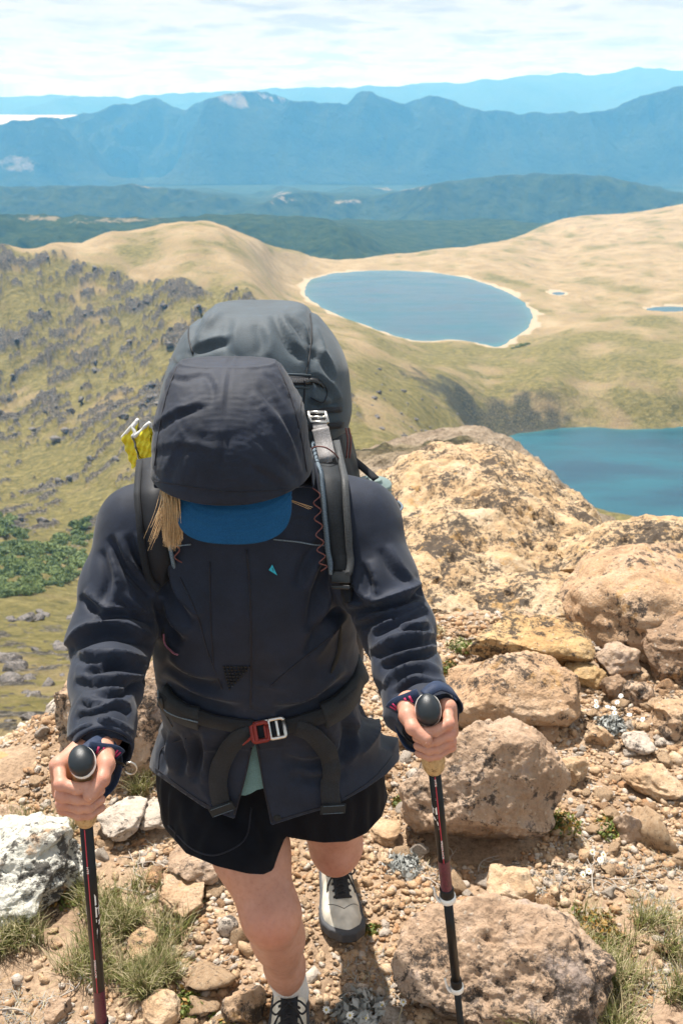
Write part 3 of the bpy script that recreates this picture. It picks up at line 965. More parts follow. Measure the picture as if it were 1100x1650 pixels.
boulder('boulder', (352, 384, 1476, 1512), M_STONE2, 'smooth oval pale cobble left of the bent knee', cat='cobble', seed=33, sub=4, pit=0, cuts=0, lump=0.05, crack=0, rough=0.005)
boulder('boulder', (222, 286, 1296, 1338), M_STONE2, 'pale angular rock right of the pole hand on the left', seed=34, sub=5, pit=0.004)
boulder('boulder', (150, 232, 1292, 1350), M_STONE2, 'whitish flat rock behind the pole hand on the left', seed=35, sub=5, square=2, pit=0.004)
boulder('boulder', (222, 290, 1600, 1665), M_STONE, 'tan rock at the bottom edge right of the left pole', seed=36, sub=5, pit=0.004)
boulder('boulder', (362, 428, 1590, 1660), M_TAN, 'rough tan rock beside the white sock', seed=37, sub=5)
boulder('boulder', (1050, 1150, 1625, 1700), M_PINK, 'pink rock in the bottom right corner', seed=38, sub=5)
boulder('boulder', (590, 650, 1320, 1362), M_STONE, 'tan rock between the shorts and the large rounded boulder', seed=39, sub=5, pit=0.004)
boulder('boulder', (1010, 1100, 1235, 1300), M_STONE, 'broad tan rock at the right edge among the gravel', seed=40, sub=5, pit=0.004)
boulder('boulder', (70, 118, 1610, 1655), M_PINK, 'small pink rock at the bottom left', seed=41, sub=5)

# ---- loose stones
VAR = []
for k in range(16):
    V, F = boulder_shape(3, np.array([1, 0.75 + 0.35 * (k % 3) / 2, 0.5 + 0.25 * (k % 4) / 3]), 100 + k, lump=0.25, cuts=10, cutd=(0.36, 0.70), pit=0, crack=0, rough=0.022)
    VAR.append((V, F))
SM = [M_STONE, M_STONE2, M_STONE3]
VME = [mesh_np('stone', V, F, [SM[(0, 0, 2, 1, 0, 2, 1, 0)[k % 8]]], smooth=False) for k, (V, F) in enumerate(VAR)]
g = np.random.default_rng(12)


def in_foot(x, y, s=1.0):
    o = np.zeros(len(x), bool)
    for cx, cy, rx, ry in FOOT:
        o |= ((x - cx) / (rx * s)) ** 2 + ((y - cy) / (ry * s)) ** 2 < 1
    return o


def proj(p):
    q = p - np.array([0, 0, CAMZ])
    d = q[..., 1] * cT - q[..., 2] * sT
    u = q[..., 1] * sT + q[..., 2] * cT
    return 550 + FPX * q[..., 0] / d, 825 - FPX * u / d, d


def veg(x, y):
    """where tussock and scrub hold the ground instead of gravel"""
    px, py, _ = proj(np.stack([x, y, 0 * x], 1))
    v = sstep(-(x + 0.36) * 1.0 - 0.35 * np.abs(y - 1.83) + 0.10 * fbm(np.stack([x * 5, y * 5, 0 * x], 1), 3), -0.02, 0.12) * (y < 2.12)
    v2 = sstep((x - 0.40) - 0.25 * np.abs(y - 1.62) + 0.08 * fbm(np.stack([x * 6, y * 6, 0 * x + 4], 1), 3), 0.0, 0.1) * (y < 2.02)
    return np.clip(v + 0.75 * v2, 0, 1)


# three hundred stones one can pick out
cnt = 0
used = []
STONES = []
while cnt < 290:
    x, y = g.uniform(-0.95, 1.25), g.uniform(1.25, 3.1)
    px, py, d = proj(np.array([x, y, 0.0]))
    if not (-20 < px < 1120 and 1000 < py < 1680):
        continue
    if in_foot(np.array([x]), np.array([y]))[0] or g.uniform() < veg(np.array([x]), np.array([y]))[0] * 0.85 or edge_drop(x, y) > 0.05:
        continue
    s = float(np.exp(g.normal(math.log(0.026), 0.46)))
    if any((x - a) ** 2 + (y - b_) ** 2 < (0.62 * (s + c_)) ** 2 for a, b_, c_ in used):
        continue
    if abs(x + 0.095) < 0.085 and 1.30 < y < 1.64 or abs(x - 0.0) < 0.085 and 1.75 < y < 2.1:
        continue
    used.append((x, y, s))
    kv = int(g.integers(16))
    o = obj('stone', VME[kv], None, None, 'stone', 'loose stones on the ground')
    o.location = (x, y, float(near_z([x], [y])[0]) + s * 0.22)
    o.scale = (s, s, s)
    o.rotation_euler = (g.uniform(-0.4, 0.4), g.uniform(-0.4, 0.4), g.uniform(0, 6.28))
    STONES.append((o, px, py, s, ('tan', 'tan', 'rust brown', 'pale grey', 'tan', 'rust brown', 'pale grey', 'tan')[kv % 8]))
    cnt += 1
MARKS = [('the flat pinkish boulder', 810, 1600), ('the tan angular block', 820, 1440), ('the large rounded boulder', 780, 1280), ('the sloping boulder', 830, 1120), ('the white daisies', 985, 1165), ('the lichen boulder', 90, 1410), ('the rear shoe', 552, 1470), ('the white sock', 468, 1600),
         ('the long angular slab', 293, 1455), ('the pale oval cobble', 368, 1494), ('the pink rock behind the shorts', 322, 1400), ('the left pole', 155, 1580), ('the right pole', 722, 1500), ('the pink rock on the right', 1014, 1332), ('the tall pink boulder', 175, 1200), ('the right elbow', 680, 1020), ('the bent knee', 440, 1480), ('the bottom right grass', 1020, 1580),
         ('the silvery mat plant', 648, 1395), ('the whitish flat rock', 190, 1320), ('the broad tan rock at the right edge', 1055, 1268), ('the bottom left litter', 60, 1620), ('the buckle', 432, 1172), ('the hem of the shorts', 540, 1350)]
ORD = ['largest', 'second largest', 'third largest', 'fourth largest', 'fifth largest', 'sixth largest', 'seventh largest', 'eighth largest', 'ninth largest', 'tenth largest', 'smallest']
by = {}
for rec in STONES:
    k_ = min(range(len(MARKS)), key=lambda q: (rec[1] - MARKS[q][1]) ** 2 + (rec[2] - MARKS[q][2]) ** 2)
    side = ('left of' if rec[1] < MARKS[k_][1] - 25 else 'right of' if rec[1] > MARKS[k_][1] + 25 else 'above' if rec[2] < MARKS[k_][2] else 'below')
    by.setdefault((k_, side, rec[4]), []).append(rec)
for (k_, side, colr), lst in by.items():
    lst.sort(key=lambda q: -q[3])
    for q, rec in enumerate(lst):
        rank = '' if len(lst) == 1 else ORD[min(q, 10)] + ' '
        rec[0]['label'] = f'{rank}{colr} stone {side} {MARKS[k_][0]}'

# finer gravel, one mass
def euler_m(n, g, amp=0.6):
    a, b_, c_ = g.uniform(-amp, amp, n), g.uniform(-amp, amp, n), g.uniform(0, 2 * np.pi, n)
    ca, sa, cb, sb, cc, sc2 = np.cos(a), np.sin(a), np.cos(b_), np.sin(b_), np.cos(c_), np.sin(c_)
    o, z = np.ones(n), np.zeros(n)
    Rx = np.stack([o, z, z, z, ca, -sa, z, sa, ca], 1).reshape(-1, 3, 3)
    Ry = np.stack([cb, z, sb, z, o, z, -sb, z, cb], 1).reshape(-1, 3, 3)
    Rz = np.stack([cc, -sc2, z, sc2, cc, z, z, z, o], 1).reshape(-1, 3, 3)
    return Rz @ Ry @ Rx


def scatter_mass(pts, sizes, lib, g, amp=0.6, zoff=0.2):
    Vs, Fs, n = [], [], 0
    idx = g.integers(len(lib), size=len(pts))
    Rm = euler_m(len(pts), g, amp)
    mi = []
    for k, (V, F) in enumerate(lib):
        sel = np.where(idx == k)[0]
        if not len(sel):
            continue
        W = np.einsum('nij,vj->nvi', Rm[sel], V) * sizes[sel][:, None, None]
        W = W + pts[sel][:, None]
        W[..., 2] += (sizes[sel] * zoff)[:, None]
        Vs.append(W.reshape(-1, 3))
        Fs.append((F[None] + (np.arange(len(sel)) * len(V))[:, None, None] + n).reshape(-1, F.shape[1]))
        mi.append(np.repeat(g.choice(3, len(sel), p=[0.55, 0.25, 0.2]), len(F)))
        n += len(sel) * len(V)
    return np.concatenate(Vs), np.concatenate(Fs), np.concatenate(mi)


LOW = [(boulder_shape(1, np.array([1, 0.85, 0.6]), 200 + k, lump=0.3, cuts=8, cutd=(0.36, 0.75), pit=0, crack=0, rough=0.05)) for k in range(8)]
n_ = 90000
x = g.uniform(-1.5, 1.7, n_)
y = g.uniform(0.8, 3.9, n_)
px, py, _ = proj(np.stack([x, y, 0 * x], 1))
clump = fbm(np.stack([x * 4, y * 4, 0 * x + 30], 1), 3)
ok = (np.abs(x) < 3) & ~in_foot(x, y) & (g.uniform(size=n_) > veg(x, y) * 0.8) & (edge_drop(x, y) < 0.8) & (clump + g.uniform(-0.7, 0.7, n_) > -0.62)
x, y = x[ok], y[ok]
s = np.exp(g.normal(math.log(0.0075), 0.5, len(x)))
xr, yr = g.uniform(-1.3, 1.6, 3600), g.uniform(1.0, 3.9, 3600)
okr = ~in_foot(xr, yr) & (g.uniform(size=3600) > veg(xr, yr) * 0.9) & (edge_drop(xr, yr) < 0.5) & ~((np.abs(xr + 0.09) < 0.07) & (yr > 1.3) & (yr < 1.72)) & ~((np.abs(xr) < 0.07) & (yr > 1.75) & (yr < 2.1))
x, y = np.concatenate([x, xr[okr]]), np.concatenate([y, yr[okr]])
s = np.concatenate([s, np.exp(g.normal(math.log(0.0145), 0.35, int(okr.sum())))])
Vg, Fg, mg = scatter_mass(np.stack([x, y, near_z(x, y)], 1), s, LOW, g)
obj('gravel', mesh_np('gravel', Vg, Fg, SM, smooth=False, fmat=mg), kind='stuff')
# ------------------------------------------------------------------ plants on the near ground
def leaf_mat(name, lo, hi, trans=0.25, rough=0.6):
    m, t, b = new_mat(name)
    tc = N(t, 'ShaderNodeTexCoord')
    n = N(t, 'ShaderNodeTexNoise', {'Vector': tc.outputs['Object'], 'Scale': 22.0, 'Detail': 4.0}).outputs[0]
    t.links.new(ramp(t, n, [(0.32, lo), (0.68, hi)]), b.inputs['Base Color'])
    b.inputs['Roughness'].default_value = rough
    b.inputs['Specular IOR Level'].default_value = 0.3
    return m


M_GRASS = leaf_mat('tussock', (0.085, 0.105, 0.028), (0.20, 0.20, 0.06))
M_DRY = leaf_mat('dry_grass', (0.30, 0.24, 0.12), (0.50, 0.44, 0.28))
M_GREYL = leaf_mat('grey_leaf', (0.20, 0.21, 0.20), (0.40, 0.41, 0.39))
M_CUSH = leaf_mat('cushion_green', (0.06, 0.09, 0.02), (0.16, 0.19, 0.04))
M_RUST = leaf_mat('rust_leaf', (0.20, 0.10, 0.02), (0.32, 0.20, 0.05))
M_TWIG = simple('weathered_twig', (0.33, 0.29, 0.245), 0.9, nscale=120)
M_PETAL = simple('daisy_petal', (0.80, 0.79, 0.74), 0.6, nscale=200, nvar=0.05)
M_YOLK = simple('daisy_centre', (0.62, 0.48, 0.12), 0.8)
g = np.random.default_rng(21)


def blades(pts, h, lean, w, g, bend=0.5, seg=4):
    """many tapered grass blades as one array of quads"""
    n = len(pts)
    a = g.uniform(0, 2 * np.pi, n)
    dirv = np.stack([np.cos(a), np.sin(a), 0 * a], 1)
    side = np.stack([-np.sin(a), np.cos(a), 0 * a], 1)
    tt = np.linspace(0, 1, seg)
    V = []
    for t_ in tt:
        c = pts + dirv * (lean * h * (0.25 * t_ + bend * t_ ** 2))[:, None] + np.array([0, 0, 1.0]) * (h * (t_ - 0.35 * lean * t_ ** 2))[:, None]
        ww = w * (1 - 0.92 * t_)
        V.append(np.stack([c - side * ww[:, None], c + side * ww[:, None]], 1))
    V = np.stack(V, 1).reshape(n, seg * 2, 3)
    base = np.array([[2 * i, 2 * i + 1, 2 * i + 3, 2 * i + 2] for i in range(seg - 1)])
    F = (base[None] + (np.arange(n) * seg * 2)[:, None, None]).reshape(-1, 4)
    return V.reshape(-1, 3), F


def tufts(cent, rad, nb, hm, g, wid=0.0013, lean=(0.25, 1.0)):
    P_, H, Ln = [], [], []
    for (x, y), r, n in zip(cent, rad, nb):
        a, q = g.uniform(0, 6.283, n), r * np.sqrt(g.uniform(0, 1, n))
        P_.append(np.stack([x + q * np.cos(a), y + q * np.sin(a)], 1))
        H.append(hm * g.uniform(0.55, 1.25, n))
        Ln.append(g.uniform(*lean, n))
    P_, H, Ln = np.concatenate(P_), np.concatenate(H), np.concatenate(Ln)
    z = near_z(P_[:, 0], P_[:, 1]) - 0.004
    return blades(np.column_stack([P_, z]), H, Ln, np.full(len(H), wid), g)


# tussock grass at lower left and lower right
cent, rad, nb = [], [], []
for _ in range(2600):
    x, y = g.uniform(-1.0, 1.1), g.uniform(1.3, 2.3)
    v = veg(np.array([x]), np.array([y]))[0]
    px, py, _d = proj(np.array([x, y, 0.0]))
    left = px < 300 and 1420 < py < 1640
    right = px > 930 and 1480 < py < 1690
    if v < 0.3 or not (left or right) or fbm(np.array([[x * 8, y * 8, 77.0]]), 2)[0] < -0.05 or in_foot(np.array([x]), np.array([y]), 0.95)[0]:
        continue
    if g.uniform() < (0.6 if left else 0.5) and (py < 1590 or right):
        cent.append((x, y))
        rad.append(g.uniform(0.015, 0.04))
        nb.append(int(g.integers(30, 75)))
for px, py, r in ((232, 1240, 0.06), (220, 1225, 0.05), (60, 1312, 0.06), (95, 1308, 0.05), (20, 1318, 0.05), (240, 1560, 0.035), (262, 1545, 0.03), (228, 1578, 0.03), (905, 1500, 0.04), (930, 1530, 0.05), (960, 1545, 0.05), (880, 1640, 0.05), (990, 1560, 0.05)):
    p = PZ(px, py + 25, 0)
    for _ in range(5):
        cent.append((p[0] + g.normal(0, r * 0.6), p[1] + g.normal(0, r * 0.6)))
        rad.append(r * 0.5)
        nb.append(60)
V, F = tufts(cent, rad, nb, 0.082, g, 0.0013, (0.25, 1.1))
fm = (g.uniform(size=len(F) // 3) < 0.38).astype(int).repeat(3)
obj('grass', mesh_np('grass', V, F, [M_GRASS, M_DRY], fmat=fm), kind='stuff')

# grey mat plants, dead stems and litter at the edges of the gravel
cent, rad, nb = [], [], []
for _ in range(2600):
    px, py = g.uniform(-20, 1120), g.uniform(1180, 1690)
    p = PZ(px, py, 0)
    zone = (px < 330 and py > 1590) or (300 > px > 180 and 1280 < py < 1420) or (640 < px < 960 and 1375 < py < 1480) or (px > 880 and 1340 < py < 1560) or (540 < px < 680 and py > 1540) or (px > 930 and 1420 < py)
    if not zone or in_foot(p[None, 0], p[None, 1], 0.9)[0]:
        continue
    if fbm(np.array([[p[0] * 7, p[1] * 7, 60]]), 2)[0] > 0.02:
        cent.append((p[0], p[1]))
        rad.append(0.012)
        nb.append(9)
V, F = tufts(cent, rad, nb, 0.026, g, 0.0011, (0.6, 1.8))
fm = g.choice(3, len(F) // 3, p=[0.68, 0.2, 0.12]).repeat(3)
obj('undergrowth', mesh_np('undergrowth', V, F, [M_GREYL, M_DRY, M_RUST], fmat=fm), kind='stuff')


def leaf_clump(n, rad, size, g, flat=0.6):
    """small leaf faces spread through a low dome"""
    d = unit(g.normal(size=(n, 3)))
    d[:, 2] = np.abs(d[:, 2])
    q = g.uniform(0.35, 1.0, n) ** 0.6
    c = d * q[:, None] * np.array([rad, rad, rad * flat]) * (1 + 0.35 * fbm(d * 2.2 + g.uniform(0, 50), 2))[:, None]
    nrm = unit(d + 0.7 * g.normal(size=(n, 3)))
    u = unit(np.cross(nrm, g.normal(size=(n, 3))))
    v = np.cross(nrm, u)
    s = size * g.uniform(0.6, 1.3, n)[:, None]
    V = np.stack([c - u * s * 1.2, c - v * s * 0.55, c + u * s * 1.2 + nrm * s * 0.25, c + v * s * 0.55], 1)
    return V.reshape(-1, 3), np.arange(n * 4).reshape(n, 4)


def cushion(px, py, r, mats, label, n=420, flat=0.55, size=0.006, base=0.0):
    p = PZ(px, py, base)
    V, F = leaf_clump(n, r, size, g, flat)
    o = obj('cushion_plant', mesh_np('cushion_plant', V, F, mats, fmat=g.choice(len(mats), len(F), p=[0.75, 0.25][:len(mats)] if len(mats) == 2 else None)), None, label, 'plant')
    o.location = (p[0], p[1], base if base else float(near_z([p[0]], [p[1]])[0]))
    return o


cushion(648, 1290, 0.035, [M_CUSH, M_RUST], 'tiny bright green cushion plant left of the large rounded boulder')
cushion(742, 1050, 0.055, [M_CUSH, M_DRY], 'bright green cushion plant beside the sleeve above the sloping boulder')
cushion(720, 1078, 0.045, [M_CUSH, M_RUST], 'green cushion plant just left of the sloping boulder')
cushion(690, 1025, 0.06, [M_DRY, M_RUST], 'dry yellowish cushion plant near the elbow on the right')
cushion(984, 1335, 0.05, [M_CUSH, M_RUST], 'dark mossy cushion left of the pinkish rock on the right')
cushion(905, 1330, 0.055, [M_CUSH, M_RUST], 'dark green cushion in the shade of the large rounded boulder')
cushion(955, 1505, 0.075, [M_RUST, M_CUSH], 'rusty orange and green moss cushion above the flat pinkish boulder')
cushion(600, 1500, 0.02, [M_CUSH, M_RUST], 'tiny green sprig in the gravel right of the rear shoe')
cushion(112, 1440, 0.06, [M_CUSH, M_RUST], 'mossy green cushion at the foot of the lichen boulder')
cushion(300, 1625, 0.04, [M_CUSH, M_RUST], 'green sprig at the bottom between left pole and front shoe')
cushion(360, 1650, 0.03, [M_CUSH, M_RUST], 'dark green sprig beside the front shoe')
cushion(985, 1175, 0.05, [M_GREYL], 'silvery grey cushion plant carrying the white daisies', size=0.010, flat=0.8)
cushion(580, 1640, 0.06, [M_GREYL], 'silvery grey cushion plant beside the front shoe', size=0.010)
cushion(648, 1395, 0.05, [M_GREYL], 'silvery grey mat plant at the foot of the large rounded boulder', flat=0.35, size=0.010)


ORDL = ['leftmost', 'second from left', 'third from left', 'fourth from left', 'fifth from left', 'sixth from left', 'seventh from left', 'eighth from left', 'rightmost']


def ranked(pts, key=0):
    o_ = sorted(range(len(pts)), key=lambda k: pts[k][key])
    out = [''] * len(pts)
    for r, k in enumerate(o_):
        out[k] = 'rightmost' if r == len(pts) - 1 else ORDL[r]
    return out


def daisy(px, py, h, label, group, base=0.0):
    p = PZ(px, py, base)
    z = float(near_z([p[0]], [p[1]])[0])
    root = obj('daisy', None, None, label, 'flower', group)
    root.location = (p[0], p[1], z)
    ln = g.normal(0, 0.012, 2)
    pts = catmull([(0, 0, 0), (ln[0] * 0.4, ln[1] * 0.4, h * 0.5), (ln[0], ln[1], h)], 3)
    V, F = tube(pts, 0.0008, 5)
    obj('stem', MB().add(V, F).me('stem', [M_DRY]), root)
    nrm = unit(np.array([g.normal(0, 0.4), -0.35 + g.normal(0, 0.3), 1.0]))
    u = unit(np.cross(nrm, [0.2, 1, 0]))
    v = np.cross(nrm, u)
    mb = MB()
    k = 12
    for i in range(k):
        a = 2 * math.pi * i / k + g.normal(0, 0.08)
        e, s_ = u * math.cos(a) + v * math.sin(a), -u * math.sin(a) + v * math.cos(a)
        L_ = 0.0095 * g.uniform(0.85, 1.1)
        c = pts[-1]
        mb.add([c + e * 0.0015, c + e * L_ * 0.6 - s_ * 0.0019 + nrm * 0.0012, c + e * L_ + nrm * 0.0002, c + e * L_ * 0.6 + s_ * 0.0019 + nrm * 0.0012], [[0, 1, 2, 3]])
    obj('petals', mb.me('petals', [M_PETAL]), root)
    V, F = lathe([(0.0001, 0.0024), (0.0016, 0.002), (0.0027, 0.0004), (0.0022, -0.001)], pts[-1], nrm, 10)
    obj('flower_centre', MB().add(V, F).me('flower_centre', [M_YOLK]), root)


DP = ((965, 1170), (978, 1160), (992, 1162), (1002, 1170), (1010, 1180), (985, 1178), (1022, 1185), (950, 1158), (998, 1152))
for (px, py), rk in zip(DP, ranked(DP)):
    daisy(px, py, g.uniform(0.045, 0.075), rk + ' of the small white daisies in the clump growing below the pink rock', 'white daisies below the pink rock')
DP = ((545, 1640), (562, 1652), (580, 1638), (600, 1650), (618, 1640), (588, 1660), (640, 1655))
for (px, py), rk in zip(DP, ranked(DP)):
    daisy(px, py, g.uniform(0.02, 0.045), rk + ' of the small white daisies in the clump beside the front shoe', 'white daisies beside the front shoe')
DP = ((950, 1388), (960, 1402), (936, 1408), (975, 1392), (925, 1420))
for (px, py), rk in zip(DP, ranked(DP)):
    daisy(px, py, g.uniform(0.02, 0.04), rk + ' of the small white daisies right of the tan angular block', 'white daisies near the angular block')


def twig(px, py, L_, ang, label, group):
    p = PZ(px, py, 0)
    root = None
    mb = MB()
    a = R_(ang)
    pts = [np.array([0, 0, 0.006])]
    for k in range(4):
        a += g.normal(0, 0.22)
        pts.append(pts[-1] + L_ / 4 * np.array([math.cos(a), math.sin(a), g.normal(0.03, 0.12)]))
    c = catmull(pts, 3)
    mb.add(*tube(c, np.linspace(0.0024, 0.0009, len(c)) * g.uniform(0.7, 1.2), 6))
    for k in (1, 2, 3):
        b0 = pts[k]
        a2 = a + g.choice([-1, 1]) * g.uniform(0.5, 1.1)
        e = [b0, b0 + L_ * 0.18 * np.array([math.cos(a2), math.sin(a2), 0.1]), b0 + L_ * 0.33 * np.array([math.cos(a2 + 0.4), math.sin(a2 + 0.4), 0.2])]
        c2 = catmull(e, 3)
        mb.add(*tube(c2, np.linspace(0.0018, 0.0008, len(c2)), 5))
    o = obj('dry_twig', mb.me('dry_twig', [M_TWIG]), None, label, 'twig', group)
    o.location = (p[0], p[1], float(near_z([p[0]], [p[1]])[0]))


TP = ((700, 1400, 0.10, 20), (740, 1405, 0.12, 160), (770, 1395, 0.09, 60), (725, 1425, 0.10, 100), (680, 1415, 0.08, -30))
for (px, py, L_, an), rk in zip(TP, ranked(TP)):
    twig(px, py, L_, an, rk + ' of the bleached dry twigs at the foot of the large rounded boulder', 'bleached twigs below the rounded boulder')
TP = ((980, 1420, 0.12, 10), (1010, 1440, 0.11, 130), (955, 1440, 0.10, 80), (1040, 1400, 0.12, 40), (930, 1470, 0.08, 0))
for (px, py, L_, an), rk in zip(TP, ranked(TP)):
    twig(px, py, L_, an, rk + ' of the bleached dry twigs in the grey scrub at lower right', 'bleached twigs in the scrub at lower right')
TP = ((200, 1395, 0.10, 25), (230, 1412, 0.12, 150), (270, 1420, 0.10, 60), (190, 1425, 0.09, -20), (235, 1300, 0.10, 50))
for (px, py, L_, an), rk in zip(TP, ranked(TP)):
    twig(px, py, L_, an, rk + ' of the bleached dry twigs between the lichen boulder and the shorts', 'bleached twigs right of the lichen boulder')
TP = ((90, 1620, 0.10, 25), (40, 1640, 0.11, 150), (140, 1600, 0.10, 60), (300, 1590, 0.12, 20), (260, 1495, 0.06, 30))
for (px, py, L_, an), rk in zip(TP, ranked(TP)):
    twig(px, py, L_, an, rk + ' of the bleached dry twigs lying in the litter at lower left', 'bleached twigs at lower left')

# ------------------------------------------------------------------ rocks and shrubs on the far flank and the near mountainside
OUT = []
for k in range(5):
    V, F = boulder_shape(3, np.array([1.0, 1.5, 0.8]), 300 + k, lump=0.3, cuts=7, cutd=(0.5, 0.9), pit=0, crack=0.05, rough=0.09)
    OUT.append(mesh_np('rock_outcrop', V, F, [M_GREYR], smooth=False))
ii = np.where((lrock > 0.55) & (gr.ravel() > 420) & (ga.ravel() > R_(-22)) & (ga.ravel() < R_(4)))[0]
wts_ = (RR[(ii // na)] ** 1.0)
pick = g.choice(ii, 170, replace=False, p=wts_ / wts_.sum())
for i in pick:
    o = obj('rock_outcrop', OUT[int(g.integers(5))], None, 'dark grey rock outcrop jutting from the grassy flank of the far ridge', 'rock', 'rock outcrops on the ridge flank')
    s = float(np.exp(g.normal(math.log(1.35), 0.45)))
    o.location = tuple(LV[i] + (0, 0, -s * 0.1))
    o.scale = (s * g.uniform(0.8, 1.2), s * g.uniform(0.8, 1.3), s * g.uniform(0.7, 1.3))
    o.rotation_euler = (g.uniform(-0.2, 0.2), g.uniform(-0.2, 0.2), 0.45 + g.normal(0, 0.4))
for _ in range(150):
    px, py = g.uniform(-30, 250), g.uniform(880, 1225)
    r = float(np.interp(py, [880, 900, 1050, 1180, 1250], [380, 350, 178, 74, 38]))
    p = at_r(px, py, r)
    if 840 < py < 985 and px < 150 or g.uniform() < 0.1:
        continue
    s = r / FPX * np.exp(g.normal(math.log(9), 0.5))
    o = obj('hillside_rock', OUT[int(g.integers(5))], None, 'grey rock poking out of the steep grass slope at left', 'rock', 'grey rocks on the slope at left')
    o.location = (p[0], p[1], float(land_z(p[0], p[1])[0]))
    o.scale = (s, s * 0.8, s * 0.7)
    o.rotation_euler = (g.uniform(-0.3, 0.3), g.uniform(-0.3, 0.3), g.uniform(0, 6))
for _ in range(60):
    px, py = g.uniform(600, 760), g.uniform(575, 700)
    r = float(np.interp(py, [560, 600, 640, 690], [640, 520, 430, 370]))
    p = at_r(px, py, r)
    s = r / FPX * np.exp(g.normal(math.log(2.6), 0.5))
    o = obj('hillside_rock', OUT[int(g.integers(5))], None, 'small grey rock dotting the pale grass shoulder below the upper tarn', 'rock', 'small rocks on the grass shoulder')
    o.location = (p[0], p[1], float(land_z(p[0], p[1])[0]) + s * 0.2)
    o.scale = (s, s * 0.8, s * 0.7)
    o.rotation_euler = (0, 0, g.uniform(0, 6))

m, t, b = new_mat('shrub_leaf')
tc = N(t, 'ShaderNodeTexCoord')
oi = N(t, 'ShaderNodeObjectInfo')
n = N(t, 'ShaderNodeTexNoise', {'Vector': tc.outputs['Object'], 'Scale': 3.0, 'Detail': 4.0}).outputs[0]
mm = N(t, 'ShaderNodeMath', {0: oi.outputs['Random'], 1: 0.35, 2: n}, operation='MULTIPLY_ADD')
t.links.new(ramp(t, mm.outputs[0], [(0.4, (0.045, 0.085, 0.018)), (0.8, (0.14, 0.195, 0.05))]), b.inputs['Base Color'])
b.inputs['Roughness'].default_value = 0.7
M_SHRUB = m
SH = []
for k in range(4):
    lobes = [leaf_clump(170, 0.55, 0.11, g, 0.9) for _ in range(4)]
    V, F, n0 = [], [], 0
    for j, (v, f) in enumerate(lobes):
        V.append(v * g.uniform(0.8, 1.2) + np.array([g.normal(0, 0.4), g.normal(0, 0.4), g.uniform(0, 0.35)]))
        F.append(f + n0)
        n0 += len(v)
    SH.append(mesh_np('shrub', np.concatenate(V), np.concatenate(F), [M_SHRUB]))
sp = [(0, 960, 150, 850), ]
cnt = 0
while cnt < 230:
    px, py = g.uniform(-60, 150), g.uniform(838, 980)
    top = np.interp(px, [-60, 0, 60, 110, 150], [895, 885, 880, 862, 850])
    bot = np.interp(px, [-60, 0, 60, 110, 150], [985, 972, 965, 945, 915])
    top2, bot2 = (835, 872) if px < 46 else (0, 0)
    if not (top < py < bot or top2 < py < bot2) or g.uniform() < 0.1:
        continue
    r = float(np.interp(py, [780, 840, 900, 1050], [500, 440, 350, 180]))
    p = at_r(px, py, r)
    o = obj('shrub', SH[int(g.integers(4))], None, 'rounded dark green shrub in the thicket on the slope at left', 'shrub', 'green shrubs on the slope at left')
    s = g.uniform(1.9, 3.6) * r / 330
    o.location = (p[0], p[1], float(land_z(p[0], p[1])[0]))
    o.scale = (s, s, s * g.uniform(0.8, 1.1))
    o.rotation_euler = (0, 0, g.uniform(0, 6))
    cnt += 1
for px, py, r, s in ((842, 541, 905, 3.0), (850, 538, 910, 2.4), (834, 545, 900, 2.2), (826, 549, 895, 1.8)):
    p = at_r(px, py, r)
    o = obj('shrub', SH[0], None, 'dark green shrub on the right shore of the upper tarn', 'shrub', 'dark shrubs on the tarn shore')
    o.location = (p[0], p[1], max(LAKE_Z + 0.3, float(land_z(p[0], p[1])[0])))
    o.scale = (s * 1.3, s, s)
# ------------------------------------------------------------------ tools for the walker: distance fields, skinning, cloth
def d_cap(p, a, b, ra, rb):
    a, b = np.asarray(a, float), np.asarray(b, float)
    ab = b - a
    t = np.clip(((p - a) @ ab) / (ab @ ab + 1e-12), 0, 1)
    return np.linalg.norm(p - a - t[:, None] * ab, axis=1) - (ra + (rb - ra) * t)


def d_ell(p, c, R, ax=None):
    q = p - np.asarray(c)
    if ax is not None:
        q = q @ np.asarray(ax).T
    R = np.asarray(R, float)
    k0 = np.linalg.norm(q / R, axis=1)
    k1 = np.linalg.norm(q / R ** 2, axis=1) + 1e-9
    return np.where(k0 < 0.3, (k0 - 1) * R.min(), k0 * (k0 - 1) / k1)


def d_box(p, c, h, ax, r):
    q = np.abs((p - np.asarray(c)) @ np.asarray(ax).T) - (np.asarray(h) - r)
    return np.linalg.norm(np.maximum(q, 0), axis=1) + np.minimum(q.max(1), 0) - r


def smin(a, b, k):
    h = np.maximum(k - np.abs(a - b), 0) / k
    return np.minimum(a, b) - h * h * k * 0.25


def smax(a, b, k):
    return -smin(-a, -b, k)


_DENSE = {}


def d_loft(p, rows, n=2.0):
    """upright stack of ellipses; rows of (z, cx, cy, rx, ry), z ascending"""
    key = id(rows)
    if key not in _DENSE:
        r_ = catmull(np.asarray(rows, float), 7)
        r_[:, 0] = np.maximum.accumulate(r_[:, 0])
        _DENSE[key] = (rows, r_)
    rows = _DENSE[key][1]
    z = np.clip(p[:, 2], rows[0, 0], rows[-1, 0])
    cx, cy, rx, ry = [np.interp(z, rows[:, 0], rows[:, k]) for k in (1, 2, 3, 4)]
    u, v = np.abs(p[:, 0] - cx) / rx, np.abs(p[:, 1] - cy) / ry
    k = (u ** n + v ** n) ** (1 / n)
    dr = (k - 1) * np.minimum(rx, ry)
    dz = np.maximum(rows[0, 0] - p[:, 2], p[:, 2] - rows[-1, 0])
    return np.where(dz > 0, np.hypot(np.maximum(dr, 0), dz), np.maximum(dr, dz * 1.0))


